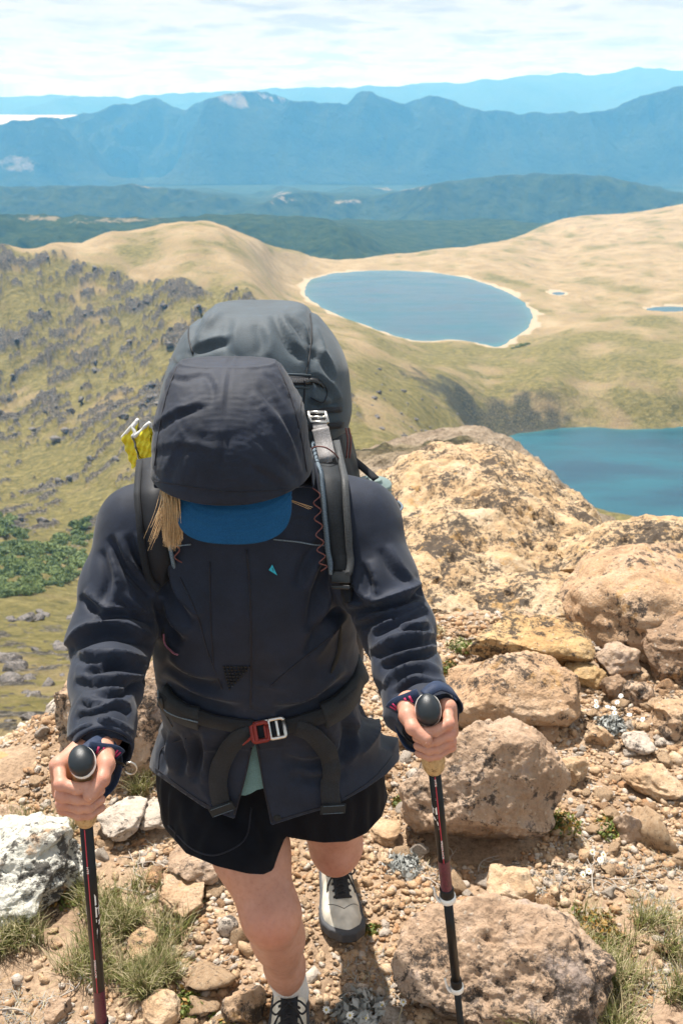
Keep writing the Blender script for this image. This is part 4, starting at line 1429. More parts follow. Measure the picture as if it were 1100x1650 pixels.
class Field:
    def __init__(s, f, lo, hi, h):
        s.f, s.h = f, h
        s.lo = np.asarray(lo, float)
        s.n = np.ceil((np.asarray(hi) - s.lo) / h).astype(int) + 1
        g_ = [s.lo[k] + h * np.arange(s.n[k]) for k in range(3)]
        X = np.stack(np.meshgrid(*g_, indexing='ij'), -1).reshape(-1, 3)
        D = np.empty(len(X))
        for k in range(0, len(X), 200000):
            D[k:k + 200000] = f(X[k:k + 200000])
        s.D = D.reshape(s.n)
        s.G = None

    def nets(s, newton=2):
        D, h = s.D, s.h
        ins = D < 0
        nx, ny, nz = D.shape
        cnt = np.zeros((nx - 1, ny - 1, nz - 1), np.int8)
        for i in (0, 1):
            for j in (0, 1):
                for k in (0, 1):
                    cnt += ins[i:nx - 1 + i, j:ny - 1 + j, k:nz - 1 + k]
        act = np.argwhere((cnt > 0) & (cnt < 8))
        idx = -np.ones(cnt.shape, int)
        idx[tuple(act.T)] = np.arange(len(act))
        acc = np.zeros((len(act), 3))
        num = np.zeros(len(act))
        C8 = [(i, j, k) for i in (0, 1) for j in (0, 1) for k in (0, 1)]
        val = {c: D[act[:, 0] + c[0], act[:, 1] + c[1], act[:, 2] + c[2]] for c in C8}
        for c in C8:
            for ax in range(3):
                if c[ax] == 0:
                    e = list(c)
                    e[ax] = 1
                    a, b = val[c], val[tuple(e)]
                    m_ = (a < 0) != (b < 0)
                    t = np.where(m_, a / np.where(m_, a - b, 1), 0)
                    q = np.tile(np.array(c, float), (len(act), 1))
                    q[:, ax] += t
                    acc += q * m_[:, None]
                    num += m_
        V = s.lo + (act + acc / num[:, None]) * h
        Fs = []
        for ax in range(3):
            b1, b2 = [(1, 2), (2, 0), (0, 1)][ax]
            sl0 = [slice(1, -1)] * 3
            sl0[ax] = slice(0, -1)
            sl1 = list(sl0)
            sl1[ax] = slice(1, None)
            A, B = ins[tuple(sl0)], ins[tuple(sl1)]
            e = np.argwhere(A != B)
            if not len(e):
                continue
            off = np.ones(3, int)
            off[ax] = 0
            e = e + off
            flip = ins[tuple(e.T)]
            o1, o2 = np.zeros(3, int), np.zeros(3, int)
            o1[b1], o2[b2] = 1, 1
            q = np.stack([idx[tuple((e - o1 - o2).T)], idx[tuple((e - o2).T)], idx[tuple(e.T)], idx[tuple((e - o1).T)]], 1)
            q[~flip] = q[~flip][:, ::-1]
            Fs.append(q)
        F = np.concatenate(Fs)
        for _ in range(newton):
            d, n_ = s.grad(V)
            V = V - n_ * d[:, None] * 0.9
        return V, F

    def grad(s, p, e=None):
        e = e or s.h * 0.35
        f = s.f
        g_ = np.stack([f(p + np.eye(3)[k] * e) - f(p - np.eye(3)[k] * e) for k in range(3)], 1) / (2 * e)
        return f(p) / np.maximum(np.linalg.norm(g_, axis=1), 0.2), unit(g_)

    def sample(s, p):
        if s.G is None:
            s.G = np.stack(np.gradient(s.D, s.h), -1)
        q = np.clip((p - s.lo) / s.h, 0, np.array(s.n) - 1.001)
        i = q.astype(int)
        f = q - i
        d, g_ = 0, 0
        for c in [(a, b, c) for a in (0, 1) for b in (0, 1) for c in (0, 1)]:
            w_ = np.prod(np.where(np.array(c), f, 1 - f), axis=1)
            j = i + c
            d = d + w_ * s.D[j[:, 0], j[:, 1], j[:, 2]]
            g_ = g_ + w_[:, None] * s.G[j[:, 0], j[:, 1], j[:, 2]]
        return d, unit(g_)


def quad_edges(F):
    e = np.concatenate([F[:, [0, 1]], F[:, [1, 2]], F[:, [2, 3]], F[:, [3, 0]]])
    e = np.unique(np.sort(e, 1), axis=0)
    dg = np.concatenate([F[:, [0, 2]], F[:, [1, 3]]])
    return e, dg


def cloth(V, F, field, stretch, iters=160, lo=-0.012, hi=0.02, bend=0.25, tether=0.004, pin=None, grav=0.0, seed=0, jit=0.0015, kick=None):
    """settles fabric that is longer than the form it covers, so that it buckles into folds"""
    g_ = np.random.default_rng(seed)
    E, DG = quad_edges(F)
    A = np.concatenate([E, DG])
    i, j = A[:, 0], A[:, 1]
    nv = len(V)
    L0 = np.linalg.norm(V[j] - V[i], axis=1) * stretch(V, i, j)
    kst = np.where(np.arange(len(A)) < len(E), 1.0, 0.45)
    val = np.bincount(i, kst, nv) + np.bincount(j, kst, nv)
    ei, ej = E[:, 0], E[:, 1]
    dege = np.bincount(ei, minlength=nv) + np.bincount(ej, minlength=nv)
    X = V.copy()
    nrm0 = field.sample(V)[1]
    X = X + nrm0 * (jit * (perlin(V * 38 + seed) + 0.7 * perlin(V * 17 + seed + 9)))[:, None] * 1.6
    if kick is not None:
        X = X + nrm0 * kick[:, None]
    vel = np.zeros_like(X)
    free = np.ones(nv) if pin is None else 1 - pin

    def lap(Y):
        o = np.empty_like(Y)
        for k in range(3):
            o[:, k] = np.bincount(ei, Y[ej, k], nv) + np.bincount(ej, Y[ei, k], nv)
        return o / dege[:, None] - Y

    for it in range(iters):
        prev = X
        Y = X + vel * 0.85
        Y[:, 2] -= grav
        for _ in range(3):
            d = Y[j] - Y[i]
            L = np.linalg.norm(d, axis=1) + 1e-9
            c = d * (0.5 * kst * (L - L0) / L)[:, None]
            acc = np.empty_like(Y)
            for k in range(3):
                acc[:, k] = np.bincount(i, c[:, k], nv) - np.bincount(j, c[:, k], nv)
            Y = Y + acc / val[:, None] * 2.4
        Lp = lap(Y)
        Y = Y - bend * lap(Lp) * 0.8
        D, n_ = field.sample(Y)
        Y = Y + n_ * np.maximum(lo - D, 0)[:, None] - n_ * (np.maximum(D - hi, 0) * 0.5)[:, None]
        Y = Y + (V - Y) * tether
        Y = X + (Y - X) * free[:, None]
        vel = np.clip(Y - X, -0.004, 0.004)
        X = Y
    return X


def clip_mesh(V, F, s):
    """keeps the part where s < 0 and cuts the rest off along a clean line"""
    V, s = np.asarray(V), np.asarray(s)
    T = np.concatenate([F[:, [0, 1, 2]], F[:, [0, 2, 3]]]) if F.shape[1] == 4 else F
    neg = s < 0
    allin = neg[F].all(1)
    cross = neg[T].any(1) & ~neg[T].all(1)
    if F.shape[1] == 4:
        src = np.concatenate([np.arange(len(F))] * 2)
        part = ~allin & neg[F].any(1)
        cross_t = part[src] & neg[T].any(1)
    else:
        cross_t = cross
    newV, cache, out = list(V), {}, [list(f) for f in F[allin]]

    def cut(a, b):
        k = (min(a, b), max(a, b))
        if k not in cache:
            t = s[a] / (s[a] - s[b])
            cache[k] = len(newV)
            newV.append(V[a] + (V[b] - V[a]) * t)
        return cache[k]
    for tri in T[cross_t]:
        poly = []
        for k in range(3):
            a, b = tri[k], tri[(k + 1) % 3]
            if neg[a]:
                poly.append(a)
            if neg[a] != neg[b]:
                poly.append(cut(a, b))
        if len(poly) >= 3:
            out.append([int(q) for q in poly])
    used_ = np.unique(np.concatenate([np.array(f) for f in out]))
    mp_ = -np.ones(len(newV), int)
    mp_[used_] = np.arange(len(used_))
    return np.array(newV)[used_], [[int(mp_[q]) for q in f] for f in out]


def mesh_l(name, V, F, mats, smooth=True):
    me = bpy.data.meshes.new(name)
    me.from_pydata(np.asarray(V).tolist(), [], F)
    me.update()
    for m_ in mats:
        me.materials.append(m_)
    me.polygons.foreach_set('use_smooth', np.full(len(me.polygons), smooth))
    return me


def thick(o, t, off=-1):
    md = o.modifiers.new('thickness', 'SOLIDIFY')
    md.thickness = t
    md.offset = off
    return o


def smooth_np(V, F, n=2, k=0.5):
    E, _ = quad_edges(F)
    ei, ej = E[:, 0], E[:, 1]
    dg = np.bincount(ei, minlength=len(V)) + np.bincount(ej, minlength=len(V))
    for _ in range(n):
        o = np.stack([np.bincount(ei, V[ej, c], len(V)) + np.bincount(ej, V[ei, c], len(V)) for c in range(3)], 1)
        V = V + k * (o / dg[:, None] - V)
    return V


from mathutils.bvhtree import BVHTree


class Skin:
    """a surface that straps, seams and cords can be laid on"""

    def __init__(s, V, F):
        s.t = BVHTree.FromPolygons([tuple(v) for v in np.asarray(V).tolist()], [tuple(int(i) for i in f) for f in F])

    def hit(s, px, py):
        o = Vector((0, 0, CAMZ))
        h = s.t.ray_cast(o, Vector(ray(px, py)))
        return (np.array(h[0]), np.array(h[1])) if h[0] is not None else (None, None)

    def lay(s, pix, off=0.002, n=8, sm=1):
        """points and normals of a path laid on the surface"""
        pix = catmull(np.array([(a, b, 0.0) for a, b in pix]), n)[:, :2]
        Q, Nn = [], []
        for a, b in pix:
            h, nn = s.hit(a, b)
            if h is not None:
                Q.append(h)
                Nn.append(nn if np.dot(nn, ray(a, b)) < 0 else -nn)
        Q, Nn = np.array(Q), np.array(Nn)
        for _ in range(sm):
            if len(Q) > 4:
                Q[1:-1] = (Q[:-2] + 2 * Q[1:-1] + Q[2:]) / 4
                Nn[1:-1] = unit(Nn[:-2] + 2 * Nn[1:-1] + Nn[2:])
        return Q + Nn * off, Nn


def creases(V, Nn, lines, floor=None):
    """lays fold lines into cloth: each has a raised lip and the hollow under it"""
    px, py, d = proj(V)
    facing = (Nn * unit(V - np.array([0, 0, CAMZ]))).sum(1) < 0.15
    q = np.stack([px, py], 1)
    out = np.zeros(len(V))
    for pts, wid, dep in lines:
        c = catmull(np.array([(a, b, 0.0) for a, b in pts]), 6)[:, :2]
        best = np.full(len(V), 1e9)
        sgn = np.zeros(len(V))
        tt = np.zeros(len(V))
        near = (np.abs(px - c[:, 0].mean()) < np.ptp(c[:, 0]) / 2 + 5 * wid) & (np.abs(py - c[:, 1].mean()) < np.ptp(c[:, 1]) / 2 + 5 * wid) & facing
        k = np.where(near)[0]
        if not len(k):
            continue
        qq = q[k]
        bd, bs, bt = np.full(len(k), 1e9), np.zeros(len(k)), np.zeros(len(k))
        n = len(c) - 1
        for i in range(n):
            e = c[i + 1] - c[i]
            L = np.hypot(*e) + 1e-9
            t = np.clip(((qq - c[i]) @ e) / L ** 2, 0, 1)
            r = qq - c[i] - t[:, None] * e
            dd = np.hypot(r[:, 0], r[:, 1])
            up = (e[0] * r[:, 1] - e[1] * r[:, 0]) / L          # + below a line drawn left to right
            m_ = dd < bd
            bd, bs, bt = np.where(m_, dd, bd), np.where(m_, up, bs), np.where(m_, (i + t) / n, bt)
        tap = np.sin(np.pi * np.clip(bt, 0.0, 1)) ** 0.55
        s = np.where(np.abs(bs) < bd * 0.35, np.sign(bs) * bd, bs) / wid
        lip = np.exp(-np.abs(s + 0.30) * np.where(s < -0.30, 1.35, 2.6))
        hol = np.exp(-((s - 0.62) / 0.55) ** 2)
        fall = np.exp(-(np.maximum(bd / wid - np.abs(s), 0) / 0.8) ** 2)
        out[k] += dep * tap * fall * (0.75 * lip - 0.85 * hol)
    return out
# ------------------------------------------------------------------ the walker
def fabric_mat(name, col, rough=0.55, weave=900, wb=0.25, sheen=0.05, var=0.2, spec=0.22):
    m, t, b = new_mat(name)
    tc = N(t, 'ShaderNodeTexCoord')
    n = N(t, 'ShaderNodeTexNoise', {'Vector': tc.outputs['Object'], 'Scale': 14.0, 'Detail': 6.0, 'Roughness': 0.65}).outputs[0]
    n2 = N(t, 'ShaderNodeTexNoise', {'Vector': tc.outputs['Object'], 'Scale': weave, 'Detail': 2.0}).outputs[0]
    c = ramp(t, n, [(0.3, tuple(x * (1 - var) for x in col)), (0.7, tuple(x * (1 + var) for x in col))])
    c = mixc(t, 0.5, c, ramp(t, n2, [(0.35, 0.6), (0.65, 1.4)]), 'MULTIPLY')
    t.links.new(c, b.inputs['Base Color'])
    b.inputs['Roughness'].default_value = rough
    b.inputs['Specular IOR Level'].default_value = spec
    b.inputs['Sheen Weight'].default_value = sheen
    b.inputs['Sheen Roughness'].default_value = 0.5
    bp = N(t, 'ShaderNodeBump', {'Strength': wb, 'Distance': 0.0006, 'Height': n2})
    n3 = N(t, 'ShaderNodeTexNoise', {'Vector': tc.outputs['Object'], 'Scale': 42.0, 'Detail': 3.0, 'Distortion': 0.8}).outputs[0]
    bp2 = N(t, 'ShaderNodeBump', {'Strength': 0.10, 'Distance': 0.003, 'Height': n3, 'Normal': bp.outputs[0]})
    t.links.new(bp2.outputs[0], b.inputs['Normal'])
    return m


M_JACKET = fabric_mat('jacket_shell', (0.0115, 0.0168, 0.0315), 0.66, spec=0.20, sheen=0.10, var=0.3)
M_SEAM = fabric_mat('jacket_seam', (0.013, 0.014, 0.022), 0.6)
M_SHORTS = fabric_mat('shorts_cloth', (0.0055, 0.006, 0.009), 0.8, sheen=0.02, spec=0.12)
M_SHIRT = fabric_mat('teal_shirt', (0.13, 0.225, 0.225), 0.8)
M_CAP = fabric_mat('cap_blue', (0.010, 0.066, 0.155), 0.8, sheen=0.03, var=0.12, spec=0.1)
M_SOCK = fabric_mat('white_sock', (0.62, 0.60, 0.57), 0.9, weave=500, wb=0.6, sheen=0.3, var=0.06)
M_REDSTITCH = simple('red_stitch', (0.35, 0.03, 0.03), 0.8)
M_SHOE = fabric_mat('offwhite_leather', (0.62, 0.58, 0.49), 0.6, weave=30, wb=0.12, sheen=0.0, var=0.1)
M_SOLE = simple('grey_rubber', (0.05, 0.052, 0.058), 0.75, nscale=40, bump=0.3)
M_LACE = simple('black_lace', (0.010, 0.010, 0.012), 0.75)
M_TEAL = simple('teal_emblem', (0.01, 0.36, 0.50), 0.5, nvar=0.03)
M_HAIR = simple('blond_hair', (0.56, 0.37, 0.19), 0.45, nscale=300, nvar=0.3)
M_MESH = simple('dark_mesh', (0.006, 0.007, 0.008), 0.8, nscale=400)
M_NAIL = simple('fingernail', (0.70, 0.46, 0.39), 0.3, nvar=0.04)

m, t, b = new_mat('skin')
tc = N(t, 'ShaderNodeTexCoord')
n = N(t, 'ShaderNodeTexNoise', {'Vector': tc.outputs['Object'], 'Scale': 26.0, 'Detail': 6.0, 'Roughness': 0.6}).outputs[0]
n2 = N(t, 'ShaderNodeTexNoise', {'Vector': tc.outputs['Object'], 'Scale': 420.0, 'Detail': 3.0}).outputs[0]
red = N(t, 'ShaderNodeAttribute', attribute_name='flush').outputs['Fac']
c = ramp(t, n, [(0.3, (0.42, 0.215, 0.148)), (0.7, (0.52, 0.285, 0.205))])
n5 = N(t, 'ShaderNodeTexNoise', {'Vector': tc.outputs['Object'], 'Scale': 95.0, 'Detail': 5.0, 'Roughness': 0.7}).outputs[0]
c = mixc(t, 0.55, c, ramp(t, n5, [(0.32, (0.78, 0.70, 0.66)), (0.5, (1, 1, 1)), (0.68, (1.10, 1.12, 1.12))]), 'MULTIPLY')
n6 = N(t, 'ShaderNodeTexNoise', {'Vector': tc.outputs['Object'], 'Scale': 230.0, 'Detail': 2.0}).outputs[0]
c = mixc(t, ramp(t, n6, [(0.70, 0), (0.76, 0.45)]), c, (0.20, 0.085, 0.05))
c = mixc(t, red, c, (0.50, 0.17, 0.115))
t.links.new(c, b.inputs['Base Color'])
b.inputs['Roughness'].default_value = 0.5
b.inputs['Specular IOR Level'].default_value = 0.35
b.inputs['Subsurface Weight'].default_value = 0.06
b.inputs['Subsurface Radius'].default_value = (1.0, 0.35, 0.2)
b.inputs['Subsurface Scale'].default_value = 0.006
bp = N(t, 'ShaderNodeBump', {'Strength': 0.45, 'Distance': 0.0006, 'Height': n2})
bp2 = N(t, 'ShaderNodeBump', {'Strength': 0.25, 'Distance': 0.002, 'Height': n5, 'Normal': bp.outputs[0]})
t.links.new(bp2.outputs[0], b.inputs['Normal'])
M_SKIN = m

person = obj('person', None, None, 'hiker in a dark hooded rain jacket, blue cap and black shorts walking uphill', 'person')
person.location = (-0.09, 1.6, 0)


def part(name, me, parent=None, label=None):
    o = obj(name, me, parent if parent is not None else person, label)
    o.matrix_parent_inverse = o.parent.matrix_world.inverted() if False else Matrix.Translation(-o.parent.matrix_world.translation) if o.parent.type == 'EMPTY' else Matrix()
    return o


person.matrix_world = Matrix.Translation(person.location)

# joints
SHL, ELL, WRL = P(226, 845, 1.66), P(180, 1030, 1.62), P(167, 1180, 1.435)
SHR, ELR, WRR = P(578, 838, 1.66), P(640, 1010, 1.60), P(694, 1140, 1.46)
HIPL, KNL, ANL = P(352, 1200, 1.97), P(436, 1472, 1.85), P(467, 1590, 2.13)
HIPR, KNR = P(520, 1195, 2.02), P(541, 1362, 2.10)
ANR = np.array([-0.014, 1.995, 0.125])
HEADC = np.array([-0.168, 1.462, 1.348])
HF, HU = unit(np.array([0.0, -0.72, -0.69])), unit(np.array([0.0, -0.69, 0.72]))
HX = np.array([1.0, 0, 0])

# trekking poles: axis points
PLA, PLB = P(131, 1222, 1.335), P(164, 1650, 1.60)
PRA, PRB = P(689, 1140, 1.385), P(741, 1645, 1.72)


def pole_frame(A, B, mir):
    a = unit(A - B)
    v = unit(np.array([0, 0, CAMZ]) - A)
    f = unit(v - a * (v @ a))
    s = np.cross(f, a) if True else None
    s = unit(np.cross(f, a))
    if s[0] < 0:
        s = -s
    return a, f, s * mir


def hand_field(O, fr, wrist, elbow, sc_=1.0):
    """a fist closed round a pole: thumb across the front, four fingers wrapped"""
    a, f, s = fr
    def w(q):
        return O + (s * q[0] + f * q[1] + a * q[2]) * sc_
    fing = []
    tips = []
    hs = [0.0245, 0.0065, -0.0110, -0.0270]
    rs = [v_ * sc_ for v_ in (0.0086, 0.0088, 0.0084, 0.0075)]
    ln = [1.0, 1.06, 1.0, 0.86]
    for k in range(4):
        h, r, l = hs[k], rs[k], ln[k]
        off = (-0.001, 0.0015, 0.0, -0.003)[k]
        mcp = (-0.0305 + off * 0.5, -0.020, h + 0.005)
        pip = (-0.0300, 0.0170 * l + off, h + 0.0025)
        mid = (-0.0085, 0.0275 + off * 0.5, h)
        dip = (0.0055, 0.0285 + off * 0.5, h - 0.0005)
        tip = (0.0225, 0.0165, h - 0.0015)
        fing.append([w(mcp), w(pip), w(mid), w(dip), w(tip), r])
        tips.append((w((0.0245, 0.0205, h - 0.001)), unit(f * 0.75 + s * 0.66), unit(s * 0.75 - f * 0.66), a, 0.0040))
    cmc, tm, ti, tt = w((0.030, -0.034, 0.033)), w((0.0335, 0.000, 0.037)), w((0.0265, 0.0235, 0.0315)), w((0.0075, 0.0385, 0.0205))
    dr = unit(tt - ti)
    up_ = unit(f - dr * (f @ dr))
    tips.append((tt + up_ * 0.0082 - dr * 0.0015, up_, dr, unit(np.cross(up_, dr)), 0.0052))
    mid_palm = w((-0.006, -0.030, 0.004))

    def fn(p):
        # palm
        d = d_cap(p, fing[0][0], wrist, 0.0115, 0.020)
        for k in range(1, 4):
            d = smin(d, d_cap(p, fing[k][0], wrist, 0.0115 - 0.0007 * k, 0.019), 0.012)
        d = smin(d, d_cap(p, fing[0][0], fing[3][0], 0.0112, 0.0100), 0.008)
        d = smin(d, d_cap(p, mid_palm, w((0.012, -0.022, 0.012)), 0.017, 0.015), 0.014)
        d = smin(d, d_cap(p, cmc, wrist, 0.0165, 0.021), 0.016)
        d = smin(d, d_cap(p, cmc, tm, 0.0155, 0.0118), 0.010)
        d = smin(d, d_cap(p, wrist, wrist + unit(elbow - wrist) * 0.10, 0.0235, 0.031), 0.016)
        dt = smin(d_cap(p, tm, ti, 0.0112, 0.0100), d_cap(p, ti, tt, 0.0098, 0.0086), 0.004)
        d = smin(d, dt, 0.006)
        for k in range(4):
            m_, q_, md, dp, tp, r = fing[k]
            e = d_cap(p, m_, q_, r * 1.12, r * 1.0)
            e = smin(e, d_cap(p, q_, md, r * 1.03, r * 0.98), 0.003)
            e = smin(e, d_cap(p, md, dp, r * 0.98, r * 0.97), 0.003)
            e = smin(e, d_cap(p, dp, tp, r * 0.97, r * 0.84), 0.003)
            e = smin(e, d_cap(p, q_, q_ + f * 0.0005, r * 1.07, r * 1.07), 0.004)
            d = smin(d, e, 0.0016)
        # the grip takes its room
        ax = np.linalg.norm((p - O) - np.outer((p - O) @ a, a), axis=1)
        return smax(d, 0.0128 - ax, 0.003)
    pts = np.array([q for fg in fing for q in fg[:5]] + [cmc, tm, ti, tt, wrist, wrist + unit(elbow - wrist) * 0.10])
    knuck = np.array([fg[1] for fg in fing] + [fg[0] for fg in fing] + [ti, tm])
    return fn, pts, knuck, tips


bodyV, bodyF, bodyN, bodyFlush = [], [], 0, []
nails = MB()


def body_add(V, F, flush):
    global bodyN
    bodyV.append(V)
    bodyF.append(F + bodyN)
    bodyFlush.append(flush)
    bodyN += len(V)


frL, frR = pole_frame(PLA, PLB, 1.0), pole_frame(PRA, PRB, -1.0)
OL = PLA - frL[0] * 0.052
OR = PRA - frR[0] * 0.044
for O_, fr_, wr, el, hs_ in ((OL, frL, WRL, ELL, 0.95), (OR, frR, WRR, ELR, 0.88)):
    fn, pts, kn, tips = hand_field(O_, fr_, wr, el, hs_)
    fld = Field(fn, pts.min(0) - 0.035, pts.max(0) + 0.035, 0.0017)
    V, F = fld.nets()
    fl = np.zeros(len(V))
    for q in kn:
        fl = np.maximum(fl, np.exp(-((V - q) ** 2).sum(1) / 0.011 ** 2))
    body_add(V, F, 0.12 + 0.42 * fl)
    for c_, n_, l_, s_, sz in tips:
        # a slightly domed nail plate sunk in the fingertip
        gu, gv = np.meshgrid(np.linspace(-1, 1, 9), np.linspace(-1, 1, 7))
        rr_ = np.clip(1 - 0.25 * (gu ** 2) * (gv ** 2), 0, 1)
        W = c_ + (gu * rr_)[..., None] * l_ * sz * 1.15 + (gv * rr_)[..., None] * s_ * sz * 0.9 - (0.30 * gv ** 2 + 0.16 * gu ** 2)[..., None] * n_ * sz + n_ * 0.0002
        q = grid_faces(7, 9).tolist()
        W2 = W - n_ * 0.0012
        nails.add(np.concatenate([W.reshape(-1, 3), W2.reshape(-1, 3)]), q + [[i + 63 for i in f][::-1] for f in q])

# legs
def leg_field(H, K, A, thick_, fwd):
    ta, ts = unit(K - H), unit(A - K)
    back = -fwd
    def fn(p):
        d = d_cap(p, H, H + (K - H) * 0.62, 0.086 * thick_, 0.065 * thick_)
        d = smin(d, d_cap(p, H + (K - H) * 0.6, K, 0.065 * thick_, 0.050), 0.05)
        d = smin(d, d_cap(p, K + (A - K) * 0.04, K + (A - K) * 0.36 + back * 0.012, 0.047, 0.0475), 0.04)
        d = smin(d, d_cap(p, K + (A - K) * 0.32 + back * 0.012, K + (A - K) * 0.72 + back * 0.004, 0.0470, 0.036), 0.03)
        d = smin(d, d_cap(p, K + (A - K) * 0.7, A, 0.036, 0.033), 0.03)
        d = smin(d, d_ell(p, K + fwd * 0.031 + ta * -0.004, (0.024, 0.024, 0.028)), 0.035)          # kneecap
        d = smin(d, d_cap(p, K + fwd * 0.029 + ts * 0.045, K + fwd * 0.021 + ts * 0.10, 0.016, 0.012), 0.03)
        d = smin(d, d_cap(p, K + fwd * 0.024 + ts * 0.09, A + fwd * 0.012, 0.018, 0.014), 0.03)     # shin
        return d
    return fn


FW = unit(np.array([0.05, -0.95, 0.2]))
for H_, K_, A_, th_, fw in ((HIPL, KNL, ANL, 1.0, unit(np.array([0.06, -0.97, 0.1]))), (HIPR, KNR, ANR, 1.0, unit(np.array([0.0, -0.75, -0.55])))):
    fn = leg_field(H_, K_, A_, th_, fw)
    pts = np.stack([H_, K_, A_])
    fld = Field(fn, pts.min(0) - 0.13, pts.max(0) + 0.13, 0.0055)
    V, F = fld.nets()
    fl = 0.30 * np.exp(-((V - (K_ + fw * 0.05)) ** 2).sum(1) / 0.055 ** 2) + 0.10 * sstep(V[:, 2], 0.12, 0.5)
    body_add(V, F, fl)

# trunk under the clothes, neck and head with a face
def head_field(p):
    ax = np.stack([HX, HF, HU])
    d = d_ell(p, HEADC - HF * 0.008 + HU * 0.012, (0.074, 0.092, 0.088), ax)
    d = smin(d, d_ell(p, HEADC + HF * 0.030 - HU * 0.060, (0.055, 0.060, 0.062), ax), 0.05)
    d = smin(d, d_cap(p, HEADC + HF * 0.060 - HU * 0.112, HEADC + HF * 0.074 - HU * 0.108, 0.018, 0.012), 0.03)       # chin
    nb, nt_ = HEADC + HF * 0.084 - HU * 0.018, HEADC + HF * 0.106 - HU * 0.056
    d = smin(d, d_cap(p, nb, nt_, 0.007, 0.0115), 0.012)
    for sx in (-1, 1):
        d = smin(d, d_ell(p, nt_ + HX * 0.012 * sx - HF * 0.008, (0.007, 0.009, 0.007), ax), 0.008)
        d = smax(d, -d_ell(p, HEADC + HX * 0.032 * sx + HF * 0.090 - HU * 0.020, (0.017, 0.012, 0.011), ax), 0.014)
        d = smin(d, d_ell(p, HEADC + HX * 0.031 * sx + HF * 0.075 - HU * 0.022, (0.012, 0.012, 0.0115), ax), 0.003)    # eye
        d = smin(d, d_ell(p, HEADC + HX * 0.078 * sx - HF * 0.004 - HU * 0.022, (0.010, 0.020, 0.031), ax), 0.008)     # ear
    for dz, r in ((-0.080, 0.0062), (-0.090, 0.0074)):
        d = smin(d, d_cap(p, HEADC - HX * 0.020 + HF * 0.080 + HU * dz, HEADC + HX * 0.020 + HF * 0.080 + HU * dz, r, r), 0.006)
    d = smin(d, d_cap(p, HEADC - HF * 0.030 - HU * 0.05, np.array([-0.155, 1.55, 1.22]), 0.052, 0.058), 0.04)
    d = smin(d, d_cap(p, np.array([-0.155, 1.55, 1.20]), np.array([-0.14, 1.60, 0.82]), 0.085, 0.10), 0.06)
    for q in (SHL, SHR):
        d = smin(d, d_cap(p, np.array([-0.155, 1.55, 1.20]), q, 0.05, 0.042), 0.05)
    return d


fld = Field(head_field, (-0.42, 1.28, 0.70), (0.10, 1.76, 1.52), 0.0062)
V, F = fld.nets()
body_add(V, F, np.full(len(V), 0.1))
for S_, E_, W_ in ((SHL, ELL, WRL), (SHR, ELR, WRR)):                # arms inside the sleeves
    fn = lambda p, S_=S_, E_=E_, W_=W_: smin(d_cap(p, S_, E_, 0.046, 0.036), d_cap(p, E_, W_, 0.036, 0.024), 0.02)
    pts = np.stack([S_, E_, W_])
    V, F = Field(fn, pts.min(0) - 0.06, pts.max(0) + 0.06, 0.009).nets()
    body_add(V, F, np.zeros(len(V)))
me = mesh_np('body', np.concatenate(bodyV), np.concatenate(bodyF), [M_SKIN])
attr(me, 'flush', np.concatenate(bodyFlush))
part('body', me)
part('fingernails', nails.me('fingernails', [M_NAIL]))

# ---- jacket
def edge_rows(rows):
    out = []
    for py, xl, xr, ym, ry in rows:
        a, b = PY(xl, py, ym), PY(xr, py, ym)
        out.append((a[2], (a[0] + b[0]) / 2, ym, (b[0] - a[0]) / 2, ry))
    return sorted(out)


JR = edge_rows([(800, 300, 520, 1.54, 0.085), (840, 258, 556, 1.535, 0.105), (950, 250, 562, 1.53, 0.118), (1040, 252, 574, 1.54, 0.122), (1110, 257, 585, 1.56, 0.128),
                (1150, 261, 590, 1.58, 0.131), (1185, 250, 610, 1.59, 0.148), (1225, 243, 643, 1.60, 0.165), (1280, 243, 655, 1.60, 0.176), (1360, 243, 660, 1.60, 0.18)])
ARM_L = [(P(228, 848, 1.66), 0.068), (P(194, 945, 1.64), 0.062), (ELL, 0.064), (P(172, 1100, 1.535), 0.053), (P(166, 1165, 1.45), 0.044), (P(166, 1208, 1.40), 0.040)]
ARM_R = [(P(576, 840, 1.66), 0.068), (P(610, 940, 1.625), 0.061), (ELR, 0.057), (P(656, 1078, 1.525), 0.048), (P(674, 1128, 1.47), 0.043), (P(694, 1160, 1.428), 0.042)]


def jacket_f(p):
    d = d_loft(p, JR, 2.3)
    nk = np.array([-0.155, 1.545, 1.235])
    for A in (ARM_L, ARM_R):
        d = smin(d, d_cap(p, nk, A[0][0] + (0, 0, 0.0), 0.085, 0.066), 0.06)
    d = smin(d, d_cap(p, nk, nk + (0, -0.02, 0.06), 0.09, 0.085), 0.04)
    for A in (ARM_L, ARM_R):
        e = None
        for (a, ra), (b_, rb) in zip(A[:-1], A[1:]):
            q = d_cap(p, a, b_, ra, rb)
            e = q if e is None else smin(e, q, 0.02)
        d = smin(d, e, 0.028)
    return d


jf = Field(jacket_f, (-0.56, 1.10, 0.58), (0.32, 1.86, 1.42), 0.0050)
V0, F0 = jf.nets(1)


def seg_t(V, A):
    """nearest stretch of a limb: distance, axis, position along it"""
    best = np.full(len(V), 9.0)
    axd = np.zeros((len(V), 3))
    pos = np.zeros(len(V))
    acc = 0
    for (a, ra), (b_, rb) in zip(A[:-1], A[1:]):
        ab = b_ - a
        L_ = np.linalg.norm(ab)
        t = np.clip((V - a) @ ab / L_ ** 2, 0, 1)
        d = np.linalg.norm(V - a - t[:, None] * ab, axis=1)
        k = d < best
        best = np.where(k, d, best)
        axd[k] = ab / L_
        pos = np.where(k, acc + t * L_, pos)
        acc += L_
    return best, axd, pos / acc


